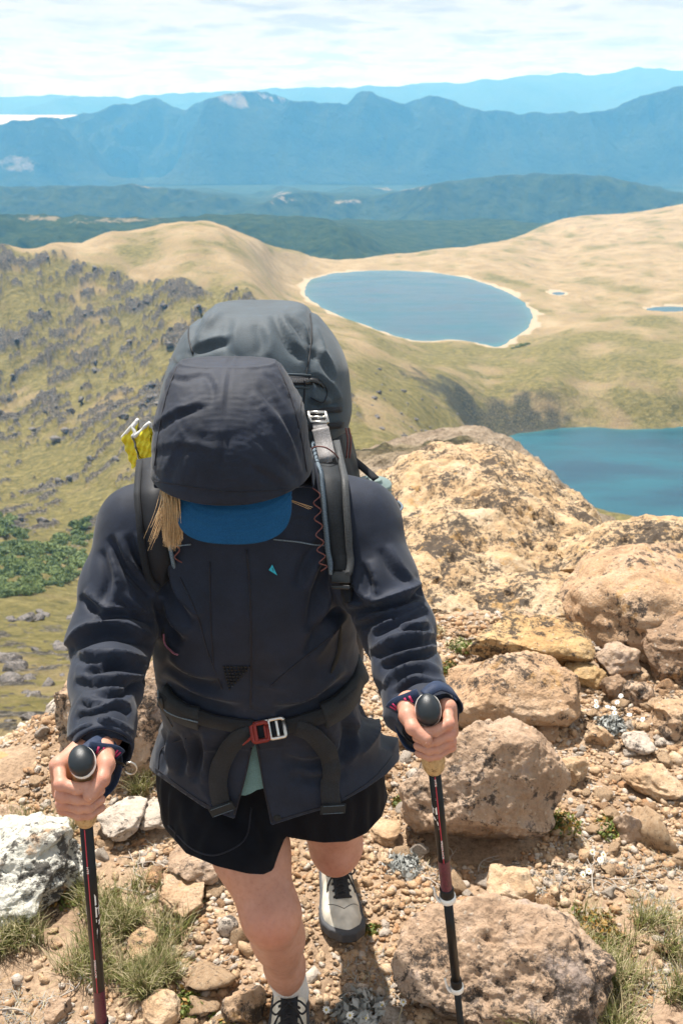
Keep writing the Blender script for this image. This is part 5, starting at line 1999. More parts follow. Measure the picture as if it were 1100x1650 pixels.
def jacket_stretch(V, i, j):
    mid = (V[i] + V[j]) / 2
    e = unit(V[j] - V[i])
    s = np.full(len(i), 1.004)
    for A in (ARM_L, ARM_R):
        d, ax, t = seg_t(mid, A)
        w_ = sstep(0.092 - d, 0, 0.012) * sstep(t, 0.05, 0.2)
        al = np.abs((e * ax).sum(1))
        amt = 0.004 + 0.004 * sstep(t, 0.30, 0.5)
        s = s + w_ * (amt * al ** 2 + 0.002)
    low = sstep(0.98 - mid[:, 2], 0, 0.15)
    s = s + 0.035 * low * np.abs(e[:, 0]) + 0.03 * sstep(mid[:, 2], 0.8, 0.9) * (1 - sstep(mid[:, 2], 0.95, 1.05)) * np.abs(e[:, 2])
    return s


dL, _, tL = seg_t(V0, ARM_L)
dR, _, tR = seg_t(V0, ARM_R)
pin = np.zeros(len(V0))
belt_z = PY(430, 1150, 1.58)[2]
pin = np.maximum(pin, 0.8 * np.exp(-((V0[:, 2] - belt_z) / 0.012) ** 2) * (np.minimum(dL, dR) > 0.08))
# a few folds that the pose sets: diagonal creases at the elbows and at the armpits
kick = np.zeros(len(V0))
for A, d_, t_, sg, sd in ((ARM_L, dL, tL, 1, 0.0), (ARM_R, dR, tR, -1, 31.0)):
    on = sstep(0.095 - d_, 0, 0.02)
    c_ = np.array([np.interp(t_, np.linspace(0, 1, len(A)), [q[0][k] for q in A]) for k in range(3)]).T
    ang = np.arctan2(V0[:, 0] - c_[:, 0], -(V0[:, 1] - c_[:, 1]) + (V0[:, 2] - c_[:, 2]))
    # pulled creases: close-set and slanting below the elbow, long and steep above it
    q1 = np.stack([t_ * 8.0 + ang * 0.75 * sg + sd, ang * 0.75 + t_ * 2.0, 0 * t_ + sd], 1)
    q1 = q1 + 0.35 * np.stack([perlin(q1 * 0.9 + 7)] * 3, 1)
    q2 = np.stack([t_ * 4.0 - ang * 1.5 * sg + sd + 9, ang * 0.6, 0 * t_ + sd], 1)
    f1 = 1 - np.abs(perlin(q1)) * 2.6
    f2 = 1 - np.abs(perlin(q2)) * 2.4
    kick += on * (sstep(t_, 0.33, 0.48) * 0.0012 * f1 + (1 - sstep(t_, 0.36, 0.5)) * sstep(t_, 0.10, 0.22) * 0.0012 * f2)
body_on = sstep(np.minimum(dL, dR) - 0.085, 0, 0.02)
q3 = np.stack([V0[:, 0] * 9 + V0[:, 2] * 3.5, V0[:, 2] * 3.2, V0[:, 1] * 3], 1)
kick += body_on * 0.0035 * (1 - np.abs(perlin(q3 + 5)) * 2.6) * sstep(1.2 - V0[:, 2], 0, 0.1)
q4 = np.stack([V0[:, 0] * 5, V0[:, 2] * 16 + V0[:, 0] * np.sign(V0[:, 0] + 0.14) * 6, V0[:, 1] * 2], 1)
kick += body_on * 0.003 * (1 - np.abs(perlin(q4 + 15)) * 2.6) * np.exp(-((V0[:, 2] - 0.95) / 0.07) ** 2)
X = cloth(V0, F0, jf, jacket_stretch, iters=14, lo=-0.016, hi=0.020, bend=0.05, tether=0.004, pin=pin, grav=0.00004, seed=5, jit=0.0004, kick=kick)
FOLDS = [
    # sleeve on the left of the photo
    ([(108, 1046), (140, 1020), (188, 1012), (250, 1034)], 11, 0.011), ([(116, 1052), (175, 1062), (238, 1064)], 8, 0.008), ([(138, 1084), (182, 1067), (242, 1080)], 8, 0.008),
    ([(120, 1094), (173, 1098), (215, 1096), (242, 1088)], 8, 0.008), ([(150, 1120), (191, 1114), (216, 1102)], 7, 0.007), ([(124, 1152), (160, 1148), (185, 1137), (210, 1142)], 8, 0.008),
    ([(110, 1196), (145, 1176), (182, 1172), (214, 1186)], 8, 0.008), ([(140, 1152), (182, 1182)], 6, 0.005), ([(128, 1128), (150, 1134), (180, 1128)], 6, 0.005),
    ([(134, 955), (158, 975), (176, 992)], 9, 0.007), ([(185, 862), (208, 910), (250, 955)], 9, 0.008), ([(216, 860), (232, 905), (254, 935)], 8, 0.007), ([(172, 884), (184, 936), (172, 978)], 10, 0.006),
    ([(150, 1000), (190, 985), (235, 990)], 9, 0.006), ([(196, 960), (225, 985), (250, 1000)], 8, 0.006),
    # sleeve on the right
    ([(560, 980), (616, 972), (662, 956), (678, 940)], 9, 0.013), ([(572, 1004), (623, 988), (678, 970)], 8, 0.009), ([(600, 1020), (642, 996), (688, 980)], 7, 0.007),
    ([(598, 1052), (649, 1034), (700, 1026)], 9, 0.010), ([(612, 1068), (656, 1060), (704, 1042)], 8, 0.008), ([(622, 1110), (642, 1087), (675, 1076), (710, 1088)], 8, 0.008),
    ([(626, 1116), (669, 1096), (716, 1104)], 7, 0.007), ([(640, 1006), (668, 1012), (690, 1004)], 7, 0.006), ([(588, 905), (600, 935), (604, 962)], 9, 0.006), ([(620, 880), (640, 915), (660, 938)], 10, 0.005), ([(560, 930), (580, 960), (605, 968)], 8, 0.006),
    # chest, belly and skirt of the jacket
    ([(546, 890), (524, 950), (508, 1020)], 10, 0.007), ([(556, 985), (530, 1008), (500, 1060)], 9, 0.006), ([(530, 880), (505, 905), (490, 950)], 10, 0.005), ([(266, 905), (284, 955), (318, 1000)], 10, 0.006), ([(258, 960), (275, 1000), (300, 1030)], 9, 0.006),
    ([(262, 1085), (320, 1118), (395, 1135)], 12, 0.006), ([(440, 1140), (500, 1125), (560, 1080)], 12, 0.006), ([(268, 1060), (310, 1085), (360, 1095)], 10, 0.005),
    ([(292, 1180), (304, 1215), (300, 1250)], 8, 0.006), ([(325, 1180), (330, 1215), (322, 1262)], 8, 0.006), ([(272, 1178), (268, 1210), (272, 1245)], 8, 0.005), ([(592, 1115), (600, 1165), (570, 1215)], 10, 0.008), ([(560, 1150), (572, 1185), (556, 1230)], 9, 0.007), ([(610, 1150), (628, 1180), (626, 1210)], 9, 0.006), ([(455, 1215), (500, 1222), (550, 1205)], 10, 0.004), ([(470, 1240), (510, 1248), (555, 1236)], 10, 0.004),
]
_D, _n = jf.sample(X)
FOLDS = [(p_, w_ * (1.35 if i_ < 26 else 1.7), d_ * (2.2 if i_ < 26 else 3.0)) for i_, (p_, w_, d_) in enumerate(FOLDS)]
X = X + _n * (kick * 0.3 + creases(X, _n, FOLDS))[:, None]
JX = X
px_, py_, _ = proj(X)
hem = np.interp(px_, [225, 245, 290, 330, 375, 437, 480, 540, 590, 622, 640, 660], [1215, 1243, 1275, 1302, 1319, 1330, 1316, 1298, 1270, 1248, 1228, 1215])
arm = np.minimum(dL, dR) < 0.078
arm &= X[:, 2] > 0.7
front = X[:, 1] < 1.64
wb_ = sstep(X[:, 1], 1.56, 1.70)
s_hem = (1 - wb_) * (py_ - hem) / 800.0 + wb_ * (0.70 - X[:, 2])
tri_v = np.minimum(np.minimum((px_ - (409 - (py_ - 1196) * 0.25)), ((411 + (py_ - 1196) * 0.19) - px_)), py_ - 1196) / 800.0
s_hem = np.where(front, np.maximum(s_hem, tri_v), s_hem)
s_hem = np.where(arm, -1, s_hem)
for A in (ARM_L, ARM_R):
    c_, ax_ = A[-1][0], unit(A[-1][0] - A[-2][0])
    q = (X - c_) @ ax_ - 0.004
    nearc = np.linalg.norm(X - c_, axis=1) < 0.085
    s_hem = np.where(nearc, np.maximum(q, -0.5), s_hem)
neck = (X[:, 2] > 1.295)
s_hem = np.where(neck, (X[:, 2] - 1.325), s_hem)
JV, JF = clip_mesh(X, F0, s_hem)
jo = part('jacket', mesh_l('jacket', JV, JF, [M_JACKET]))
thick(jo, 0.0022)
JS = Skin(JV, JF)


def seam(pix, parent, mat, r=0.0011, off=0.0006, skin=None, name='seam', sm=2):
    Q, Nn = (skin or JS).lay(pix, off, sm=sm)
    return part(name, MB().add(*tube(Q, r, 6)).me(name, [mat]), parent)


seam([(338, 905), (340, 1000), (346, 1100)], jo, M_SEAM, name='front_seam')
seam([(300, 1190), (262, 1205), (256, 1240)], jo, M_SEAM, name='pocket_seam')
seam([(436, 1105), (470, 1075), (540, 1020)], jo, M_SEAM, name='yoke_seam')
seam([(358, 1110), (335, 1050), (318, 990), (290, 930)], jo, M_SEAM, name='yoke_seam')
seam([(415, 1200), (424, 1260), (438, 1325)], jo, M_SEAM, name='front_edge', r=0.0016)
seam([(405, 1205), (393, 1260), (378, 1312)], jo, M_SEAM, name='front_edge', r=0.0016)
seam([(444, 1322), (490, 1308), (545, 1290), (600, 1255), (632, 1218)], jo, M_SEAM, name='hem_stitch', r=0.0010)
seam([(250, 1236), (292, 1268), (330, 1294), (370, 1312)], jo, M_SEAM, name='hem_stitch', r=0.0010)
seam([(398, 885), (403, 960), (405, 1060), (404, 1140)], jo, M_SEAM, name='zip_flap', r=0.0018, off=0.0004)
# woven mesh triangle, emblem, pocket mouths
Q = np.array([JS.hit(*q)[0] for q in ((358, 1072), (404, 1072), (368, 1112))])
nn = JS.hit(375, 1085)[1]
nn = nn if nn[1] < 0 else -nn
mb = MB()
for u in range(8):                                     # little bars of the open weave
    for v in range(8 - u):
        c_ = Q[0] + (Q[1] - Q[0]) * (u + 0.5) / 8 + (Q[2] - Q[0]) * (v + 0.4) / 8
        mb.add(*boxv(c_ + nn * 0.0012, Q[1] - Q[0], np.cross(nn, Q[1] - Q[0]), nn, 0.0035, 0.0035, 0.002))
part('mesh_triangle', mb.me('mesh_triangle', [M_MESH]), jo)
mb = MB()
for tri3 in (((432, 912), (438, 910), (446, 926)), ((434, 915), (438, 910), (446, 926))):
    pass
h0 = [JS.hit(*q) for q in ((433, 918), (438.5, 909.5), (446.5, 926.5), (439.5, 920.5))]
nn = unit(sum((h[1] if h[1][1] < 0 else -h[1]) for h in h0))
T3 = [h[0] + nn * 0.0022 for h in h0]
part('chest_emblem', MB().add(np.array(T3[:3] + [q - nn * 0.0015 for q in T3[:3]]), [[0, 2, 1], [3, 4, 5], [0, 1, 4, 3], [1, 2, 5, 4], [2, 0, 3, 5]]).me('chest_emblem', [M_TEAL], smooth=False), jo)
e0 = [JS.hit(*q)[0] + nn * 0.0031 for q in ((438.5, 914), (440.2, 918), (439.6, 919.2))]
part('emblem_line', MB().add(*tube(np.array(e0), 0.0004, 5)).me('emblem_line', [M_MESH]), jo)
for pix, w_ in (([(262, 1012), (268, 1035), (282, 1055)], 0.010), ([(548, 1010), (545, 1050), (532, 1085)], 0.012)):
    Q, Nn = JS.lay(pix, 0.0015)
    k = len(Q)
    part('pocket_mouth', MB().add(*ribbon(Q, Nn, w_ * np.sin(np.linspace(0.15, math.pi - 0.15, k)), 0.0015)).me('pocket_mouth', [M_MESH]), jo)
M_CORDP = simple('pink_blue_cord', (0.26, 0.10, 0.15), 0.8, nscale=900, nvar=0.9)
Q, Nn = JS.lay([(264, 1020), (270, 1038), (282, 1051), (289, 1054)], 0.004)
part('zip_cord', MB().add(*tube(Q, 0.0016, 6)).me('zip_cord', [M_CORDP]), jo)
M_SILVER = simple('brushed_metal', (0.60, 0.58, 0.55), 0.32, metal=1.0, nvar=0.08)
h, nn = JS.hit(345, 1293)
if h is None:
    h, nn = JS.hit(340, 1280)
nn = nn if nn[1] < 0 else -nn
part('snap_fastener', MB().add(*lathe([(0.0001, 0.002), (0.003, 0.0022), (0.0045, 0.001), (0.005, -0.001)], h, nn, 16)).me('snap_fastener', [M_SILVER]), jo)
h, nn = JS.hit(447, 1318)
if h is not None:
    nn = nn if nn[1] < 0 else -nn
    part('snap_fastener', MB().add(*lathe([(0.0001, 0.0015), (0.006, 0.0017), (0.0075, -0.001)], h, nn, 20)).me('snap_fastener', [M_MESH]), jo)

# cuffs of the jacket with their tabs
for A, el_, nm in ((ARM_L, ELL, 0), (ARM_R, ELR, 1)):
    c_, ax_ = A[-1][0], unit(A[-1][0] - A[-2][0])
    V, F = lathe([(0.0425, -0.034), (0.0440, -0.026), (0.0435, -0.012), (0.0430, -0.002), (0.0415, 0.004), (0.038, 0.002), (0.037, -0.02)], c_, ax_, 36, cap=False)
    V = V + 0.0028 * np.stack([perlin(V * 30 + 3 * k) for k in range(3)], 1)
    part('cuff', MB().add(V, F).me('cuff', [M_JACKET]), jo)

# shirt behind the open front
SHR_ROWS = [(z, a, b_, rx - 0.012, ry - 0.012) for z, a, b_, rx, ry in JR]
sf = Field(lambda p: d_loft(p, SHR_ROWS, 2.3), (-0.30, 1.38, 0.60), (0.05, 1.6, 0.92), 0.012)
V, F = sf.nets()
px_, py_, _ = proj(V)
V, F = clip_mesh(V, F, np.maximum(np.maximum(np.maximum((py_ - 1276 - 6 * np.sin(px_ * 0.1)) / 800, V[:, 1] - 1.56), (1140 - py_) / 800), (np.abs(px_ - 408) - 60) / 800))
part('shirt', mesh_l('shirt', V, F, [M_SHIRT]))

# ---- shorts
SR = edge_rows([(1190, 262, 596, 1.62, 0.125), (1240, 262, 616, 1.62, 0.135), (1300, 266, 622, 1.625, 0.142)])
SLa, SLb = P(350, 1215, 1.97), P(372, 1400, 1.845)
SRa, SRb = P(520, 1215, 2.03), P(543, 1352, 2.05)


def shorts_f(p):
    d = d_loft(p, SR, 2.4)
    d = smin(d, d_cap(p, SLa, SLb, 0.102, 0.099), 0.04)
    d = smin(d, d_cap(p, SRa, SRb, 0.108, 0.108), 0.02)
    return d


sfld = Field(shorts_f, (-0.42, 1.24, 0.40), (0.24, 1.86, 0.98), 0.0085)
V0s, F0s = sfld.nets(1)
Xs = cloth(V0s, F0s, sfld, lambda V, i, j: 1.03 + 0.06 * np.abs(unit(V[j] - V[i])[:, 0]) * sstep(0.75 - V[i, 2], 0, 0.15), iters=60, lo=-0.012, hi=0.016, bend=0.3, tether=0.006, seed=8)
px_, py_, _ = proj(Xs)
hem = np.interp(px_, [250, 268, 300, 350, 400, 425, 440, 449, 460, 480, 520, 560, 590, 615, 630], [1310, 1338, 1375, 1396, 1408, 1409, 1402, 1375, 1348, 1352, 1358, 1356, 1343, 1315, 1265])
wb_ = sstep(Xs[:, 1], 1.52, 1.74)
ssc = (1 - wb_) * (py_ - hem) / 800.0 + wb_ * (0.56 - Xs[:, 2])
SVv, SFf = clip_mesh(Xs, F0s, ssc)
sh = part('shorts', mesh_l('shorts', SVv, SFf, [M_SHORTS]))
thick(sh, 0.0025)
SS = Skin(SVv, SFf)
try:
    seam([(272, 1330), (310, 1368), (350, 1378), (395, 1352), (405, 1300)], sh, M_SEAM, skin=SS, name='side_panel_seam', r=0.0016)
except Exception:
    pass

# ---- hood
HR = [(1.285, -0.167, 1.470, 0.124, 0.140), (1.315, -0.168, 1.455, 0.1225, 0.130), (1.35, -0.168, 1.452, 0.119, 0.124), (1.385, -0.168, 1.455, 0.115, 0.115), (1.415, -0.168, 1.462, 0.108, 0.103), (1.438, -0.170, 1.470, 0.098, 0.088), (1.455, -0.172, 1.478, 0.090, 0.070), (1.467, -0.172, 1.485, 0.081, 0.052), (1.474, -0.172, 1.488, 0.072, 0.036)]


def hood_f(p):
    d = d_loft(p, HR, 2.35)
    return smin(d, d_ell(p, (-0.165, 1.56, 1.30), (0.11, 0.09, 0.07)), 0.05)


hfld = Field(hood_f, (-0.33, 1.27, 1.20), (0.01, 1.68, 1.53), 0.0044)
V0h, F0h = hfld.nets(1)


def hood_st(V, i, j):
    e = unit(V[j] - V[i])
    mid = (V[i] + V[j]) / 2
    return 1.012 + 0.02 * np.abs(e[:, 0]) * sstep(mid[:, 2], 1.30, 1.36) + 0.015 * np.abs(e[:, 2])


ph = V0h[:, 0] + 0.168
q = np.stack([ph * 8 + (1.42 - V0h[:, 2]) * np.sign(ph) * 7, V0h[:, 2] * 3.2, V0h[:, 1] * 2.5], 1)
kick = 0.0006 * (1 - np.abs(perlin(q + 3.3)) * 2.6) * sstep(V0h[:, 2], 1.315, 1.36)
Xh = cloth(V0h, F0h, hfld, hood_st, iters=24, lo=-0.014, hi=0.014, bend=0.06, tether=0.004, seed=11, jit=0.0003, kick=kick)
HFOLDS = [
    ([(240, 694), (285, 664), (330, 650)], 10, 0.008), ([(268, 602), (300, 608), (330, 600)], 8, 0.004), ([(415, 628), (452, 676), (476, 720)], 11, -0.008), ([(440, 640), (468, 700), (488, 760)], 9, -0.006),
    ([(392, 742), (430, 760), (470, 792)], 12, 0.005), ([(246, 726), (292, 716), (352, 730)], 13, 0.004), ([(262, 780), (282, 730), (296, 690)], 12, 0.005), ([(330, 770), (352, 730), (362, 690)], 14, 0.003), ([(300, 690), (350, 700), (400, 690)], 15, 0.002),
    ([(335, 600), (350, 630), (345, 660)], 10, 0.004), ([(430, 600), (446, 612), (462, 640)], 7, 0.005), ([(420, 700), (450, 735), (490, 770)], 10, 0.005),
]
_D, _n = hfld.sample(Xh)
Xh = Xh + _n * (kick * 0.3 + 0.75 * creases(Xh, _n, HFOLDS))[:, None]
# turned hem of the hood opening
zl = 1.302 + 0.55 * np.maximum(Xh[:, 1] - 1.40, 0) * 0 + 0.010 * np.cos((Xh[:, 0] + 0.165) * 16) * -1 + 0.012
front = sstep(1.43 - Xh[:, 1], 0, 0.03)
rim = np.exp(-((Xh[:, 2] - zl - 0.020) / 0.0030) ** 2) * front
nh = hfld.sample(Xh)[1]
Xh = Xh - nh * (rim * 0.0016)[:, None]
HV, HFc = clip_mesh(Xh, F0h, np.where(Xh[:, 1] < 1.45, zl - Xh[:, 2], 1.24 - Xh[:, 2]))
ho = part('hood', mesh_l('hood', HV, HFc, [M_JACKET]), jo)
thick(ho, 0.0022)
HS = Skin(HV, HFc)
seam([(250, 775), (300, 783), (370, 792), (440, 790), (498, 783)], ho, M_SEAM, skin=HS, name='hem_stitch', r=0.0009)
seam([(448, 590), (468, 640), (484, 700), (494, 760)], ho, M_SEAM, skin=HS, name='panel_seam', r=0.0010)
seam([(285, 592), (268, 640), (256, 700), (250, 750)], ho, M_SEAM, skin=HS, name='panel_seam', r=0.0010)

# ---- cap: crown under the hood, curved brim in front
capo = part('cap', None)
V, F = ico(4)
k = (V @ HU) > -0.12
ax = np.stack([HX, HF, HU])
W = V * np.array([0.080, 0.096, 0.088])
W = W @ ax + HEADC + HU * 0.016 - HF * 0.006
kf_ = ((V[:, 2] > -0.1)[F]).all(1)
cr = obj('crown', mesh_np('crown', W, F[kf_], [M_CAP]), capo)
BX = np.array([0.994, 0.0, -0.03])
BD = unit(np.array([-0.06, -0.66, -0.75]))
BNn = unit(np.cross(BD, BX))
B0 = PY(375, 806, 1.343)
nu, nv = 41, 64
uu = np.linspace(-1, 1, nu)
rowsB = []
for t_ in np.linspace(0, 1, nv):
    w_ = 0.083 * (1 - 0.02 * t_)
    # outline: back edge follows the forehead, front edge is a rounded bill
    ang = uu * math.pi / 2
    xb, yb = uu * 0.080, -0.026 + 0.034 * (uu ** 2) * -1.0
    xf = 0.0835 * np.sign(uu) * np.abs(np.sin(ang)) ** 0.86
    yf = 0.010 + 0.054 * np.abs(np.cos(ang)) ** 0.72 - 0.012 * (1 - np.abs(np.cos(ang)))
    x_ = xb + (xf - xb) * t_
    y_ = yb + (yf - yb) * t_
    h_ = -0.022 * (np.abs(x_) / 0.083) ** 2 - 0.010 * t_ ** 2
    st = 0.00035 * np.cos(t_ * 2 * math.pi * 8.5) * (0.2 < t_ < 0.97)
    rowsB.append(B0 + x_[:, None] * BX + y_[:, None] * BD + (h_ + st)[:, None] * BNn * (1 if BNn[1] < 0 else -1))
bo = obj('brim', mesh_np('brim', np.concatenate(rowsB), grid_faces(nv, nu), [M_CAP]), capo)
thick(bo, 0.003, 0)
capo.matrix_parent_inverse = Matrix.Translation(-person.location)

# ---- hair falling out on one side
mb = MB()
gh = np.random.default_rng(31)
for k in range(620):
    q = gh.uniform(0, 1)
    r0_ = PY(262 + 26 * q + gh.normal(0, 1.0), 782, 1.392 + gh.normal(0, 0.008))
    far_ = gh.uniform() < 0.05
    ex, ey = (262 + 33 * q + gh.normal(0, 1.0), 868 + 14 * math.sin(q * 3) - 6 * q + gh.normal(0, 3.0)) if not far_ else (238 + 16 * q + gh.normal(0, 3), 872 + gh.normal(0, 6))
    r1_ = PY(ex, ey, 1.352 + gh.normal(0, 0.006))
    r1_ = r0_ + (r1_ - r0_) * min(1.05, gh.beta(6, 1.3) * 1.08)
    mid_ = r0_ * 0.5 + r1_ * 0.5 + np.array([0.006 - 0.004 * q, -0.012, 0.004]) + gh.normal(0, 0.0010, 3)
    c_ = catmull([r0_, mid_, r1_], 4)
    mb.add(*tube(c_, np.linspace(0.00055, 0.00022, len(c_)), 3, caps=False))
part('hair', mb.me('hair', [M_HAIR]))
mb = MB()
for k in range(4):
    r0_, r1_ = PY(470 + gh.normal(0, 4), 806, 1.40), PY(497 + gh.normal(0, 5), 818 + gh.normal(0, 3), 1.385)
    mb.add(*tube(catmull([r0_, (r0_ + r1_) / 2 + gh.normal(0, 0.002, 3), r1_], 4), 0.0005, 4, caps=False))
part('hair', mb.me('hair', [M_HAIR]))

# ---- socks and shoes
def shoe(ankle, toe_dir, L_, label, foot_z, pitch=0.0):
    td = unit(np.array([toe_dir[0], toe_dir[1], math.sin(pitch)]))
    side = unit(np.cross(td, [0, 0, 1]))
    up = np.cross(side, td)
    heel = np.array([ankle[0], ankle[1], foot_z]) - td * 0.062
    fr = np.stack([td, side, up])

    def loc(p):
        return (p - heel) @ fr.T
    def width(t):
        return np.interp(t, [0, 0.02, 0.06, 0.12, 0.18, 0.22, 0.25, 0.272], [0.022, 0.032, 0.035, 0.038, 0.047, 0.046, 0.036, 0.012]) * L_
    def shift(t):
        return np.interp(t, [0, 0.1, 0.2, 0.27], [0, 0.002, 0.004, -0.004]) * (1 if toe_dir[0] >= 0 else -1)

    def upper(p):
        q = loc(p)
        t, s, z = q[:, 0], q[:, 1], q[:, 2]
        w_ = width(np.clip(t, 0, 0.272))
        h_ = np.interp(t, [0, 0.03, 0.07, 0.10, 0.14, 0.19, 0.24, 0.272], [0.095, 0.100, 0.102, 0.092, 0.072, 0.056, 0.046, 0.026])
        zz = np.maximum(z - 0.014, 0)
        k = (np.abs((s - shift(t)) / w_) ** 2.4 + (zz / h_) ** 2.2) ** (1 / 2.3)
        d = (k - 1) * np.minimum(w_, h_)
        d = np.maximum(d, np.maximum(-t - 0.002, t - 0.272))
        return smax(d, 0.010 - z, 0.004)

    def sole(p):
        q = loc(p)
        t, s, z = q[:, 0], q[:, 1], q[:, 2]
        tt_ = np.clip((t + 0.008) / 0.288 * 0.272, 0, 0.272)
        w_ = width(tt_) + 0.0065
        rise = 0.018 * sstep(t, 0.20, 0.29)
        d = np.abs(s - shift(t)) - w_
        d = np.maximum(d, np.maximum(-t - 0.010, t - 0.283))
        return smax(d, np.abs(z - 0.013 - rise) - 0.0145, 0.006)
    ext = np.stack([heel + td * a + side * b_ + up * c_ for a in (-0.03, 0.30) for b_ in (-0.07, 0.07) for c_ in (-0.02, 0.15)])
    fu = Field(upper, ext.min(0), ext.max(0), 0.0036)
    V, F = fu.nets()
    # collar opening
    q = loc(V)
    oc = np.hypot((q[:, 0] - 0.062) / 0.042, q[:, 1] / 0.031) - 1
    s_ = np.where(q[:, 2] > 0.07, -oc * 0.03, -1)
    V, F = clip_mesh(V, F, s_)
    so_ = part('shoe', mesh_l('shoe', V, F, [M_SHOE]), None, label)
    thick(so_, 0.003)
    sk = BVHTree.FromPolygons([tuple(v) for v in V.tolist()], [tuple(f) for f in F])
    fs = Field(sole, ext.min(0), ext.max(0), 0.0042)
    V, F = fs.nets()
    part('sole', mesh_np('sole', V, F, [M_SOLE]), so_)

    def top(t, s):
        o_ = heel + td * t + side * s + up * 0.2
        h_ = sk.ray_cast(Vector(o_), Vector(-up))
        return np.array(h_[0]) + up * 0.0022 if h_[0] is not None else heel + td * t + side * s + up * 0.06
    # tongue, eyestay, laces and bow
    mb = MB()
    Q = np.array([top(t, 0) + up * (0.001 + 0.01 * sstep(np.array([0.115 - t]), 0, 0.02)[0]) for t in np.linspace(0.098, 0.196, 10)])
    mb.add(*ribbon(Q, up, 0.036, 0.004))
    part('tongue', mb.me('tongue', [M_LACE]), so_)
    mb = MB()
    ts = [0.122, 0.139, 0.156, 0.173, 0.189]
    for t in ts:
        mb.add(*tube(catmull([top(t, -0.022), top(t + 0.002, 0) + up * 0.004, top(t, 0.022)], 5), 0.0026, 6))
    for a, b_ in zip(ts[:-1], ts[1:]):
        for sg in (-1, 1):
            mb.add(*tube(catmull([top(a, -0.02 * sg), top((a + b_) / 2, 0) + up * 0.005, top(b_, 0.02 * sg)], 5), 0.0025, 6))
    kn = top(0.126, 0) + up * 0.008
    mb.add(*lathe([(0.001, 0.006), (0.006, 0.003), (0.006, -0.003), (0.001, -0.006)], kn, side, 10))
    for sg in (-1, 1):
        lp = [kn, kn + side * 0.020 * sg + td * 0.004 + up * 0.010, kn + side * 0.036 * sg + td * 0.016 + up * 0.002, kn + side * 0.026 * sg + td * 0.026 - up * 0.002, kn + side * 0.010 * sg + td * 0.010 + up * 0.002, kn]
        mb.add(*tube(catmull(lp, 5), 0.0023, 6))
        mb.add(*tube(catmull([kn, kn + side * 0.014 * sg + td * 0.018 + up * 0.002, top(0.150, 0.030 * sg), top(0.165, 0.034 * sg)], 5), 0.0023, 6))
    part('laces', mb.me('laces', [M_LACE]), so_)
    # stitching round the toe cap
    Q = np.array([top(0.222 - 0.020 * abs(s) / 0.03, s) for s in np.linspace(-0.036, 0.036, 15)])
    part('toe_stitch', MB().add(*tube(Q - up * 0.0018, 0.0008, 5)).me('toe_stitch', [M_SOLE]), so_)
    return heel, td, side, up


shoe(ANL, (0.03, -1.0), 1.0, None, 0.012)
shoe(ANR, (0.13, -1.0), 1.0, None, 0.010, 0.0)
for K_, A_, sk_, nm in ((KNL, ANL, 0.046, 1), (KNR, ANR, 0.0, 0)):
    ax_ = unit(K_ - A_)
    prof = [(0.036, -0.06), (0.0385, -0.03), (0.0380, 0.0), (0.0385, 0.018), (0.0395, 0.040), (0.0410, 0.058), (0.0425, 0.068), (0.041, 0.0695), (0.037, 0.060)]
    V, F = lathe([(r, h + sk_ * sstep(np.array([h]), 0.0, 0.05)[0]) for r, h in prof], A_, ax_, 40, cap=False)
    V = V + 0.0016 * np.stack([perlin(V * 45 + 3 * k) for k in range(3)], 1)
    so2 = part('sock', MB().add(V, F).me('sock', [M_SOCK]))
    V, F = lathe([(0.0408, 0.0685 + sk_), (0.0432, 0.0690 + sk_), (0.0434, 0.0712 + sk_), (0.0410, 0.0716 + sk_)], A_, ax_, 40, cap=False)
    part('red_edge', MB().add(V, F).me('red_edge', [M_REDSTITCH]), so2)
# ------------------------------------------------------------------ backpack
M_PACK = fabric_mat('pack_nylon', (0.042, 0.060, 0.076), 0.66, weave=700, wb=0.5, sheen=0.1, spec=0.25)
M_PACKD = fabric_mat('pack_dark_panel', (0.012, 0.014, 0.019), 0.6)
M_WEB = fabric_mat('dark_webbing', (0.010, 0.012, 0.016), 0.75, weave=500, wb=0.6)
M_WEBG = fabric_mat('grey_webbing', (0.26, 0.25, 0.25), 0.55, weave=420, wb=0.7)
M_STRAP = fabric_mat('strap_pad', (0.014, 0.018, 0.023), 0.65, weave=450, wb=0.7)
M_PLAST = simple('black_plastic', (0.012, 0.013, 0.015), 0.35)
M_BUCKR = simple('red_anodised', (0.20, 0.020, 0.015), 0.45, metal=0.3, nvar=0.1)
M_CORDB = simple('blue_grey_cord', (0.11, 0.15, 0.19), 0.8, nscale=800, nvar=0.7)
M_CORDR = simple('red_brown_cord', (0.16, 0.06, 0.055), 0.8, nscale=800, nvar=0.5)

pack = obj('backpack', None, None, 'large grey backpack with a domed lid on the hiker\'s back', 'backpack')
pack.location = (-0.14, 1.78, 0.85)


def pt(name, me, parent=None, label=None):
    o = obj(name, me, parent if parent is not None else pack, label)
    if o.parent.type == 'EMPTY':
        o.matrix_parent_inverse = Matrix.Translation(-o.parent.location)
    return o


def hug(rows):
    out = []
    for py, xl, xr, yf, yb in rows:
        ym = yf * 0.6 + yb * 0.4
        a, b_ = PY(xl, py, ym), PY(xr, py, ym)
        out.append((a[2], (a[0] + b_[0]) / 2, (yf + yb) / 2, (b_[0] - a[0]) / 2, (yb - yf) / 2))
    return sorted(out)


LR = hug([(499, 340, 488, 1.775, 1.95), (506, 328, 496, 1.755, 1.97), (516, 318, 508, 1.735, 1.99), (535, 298, 524, 1.71, 2.00), (565, 280, 545, 1.685, 2.005), (600, 267, 560, 1.668, 2.005), (640, 256, 566, 1.658, 2.00), (668, 252, 567, 1.655, 1.995), (690, 256, 560, 1.66, 1.98)])


def lid_f(p):
    return d_loft(p, LR, 2.6) - 0.004 + 0.004


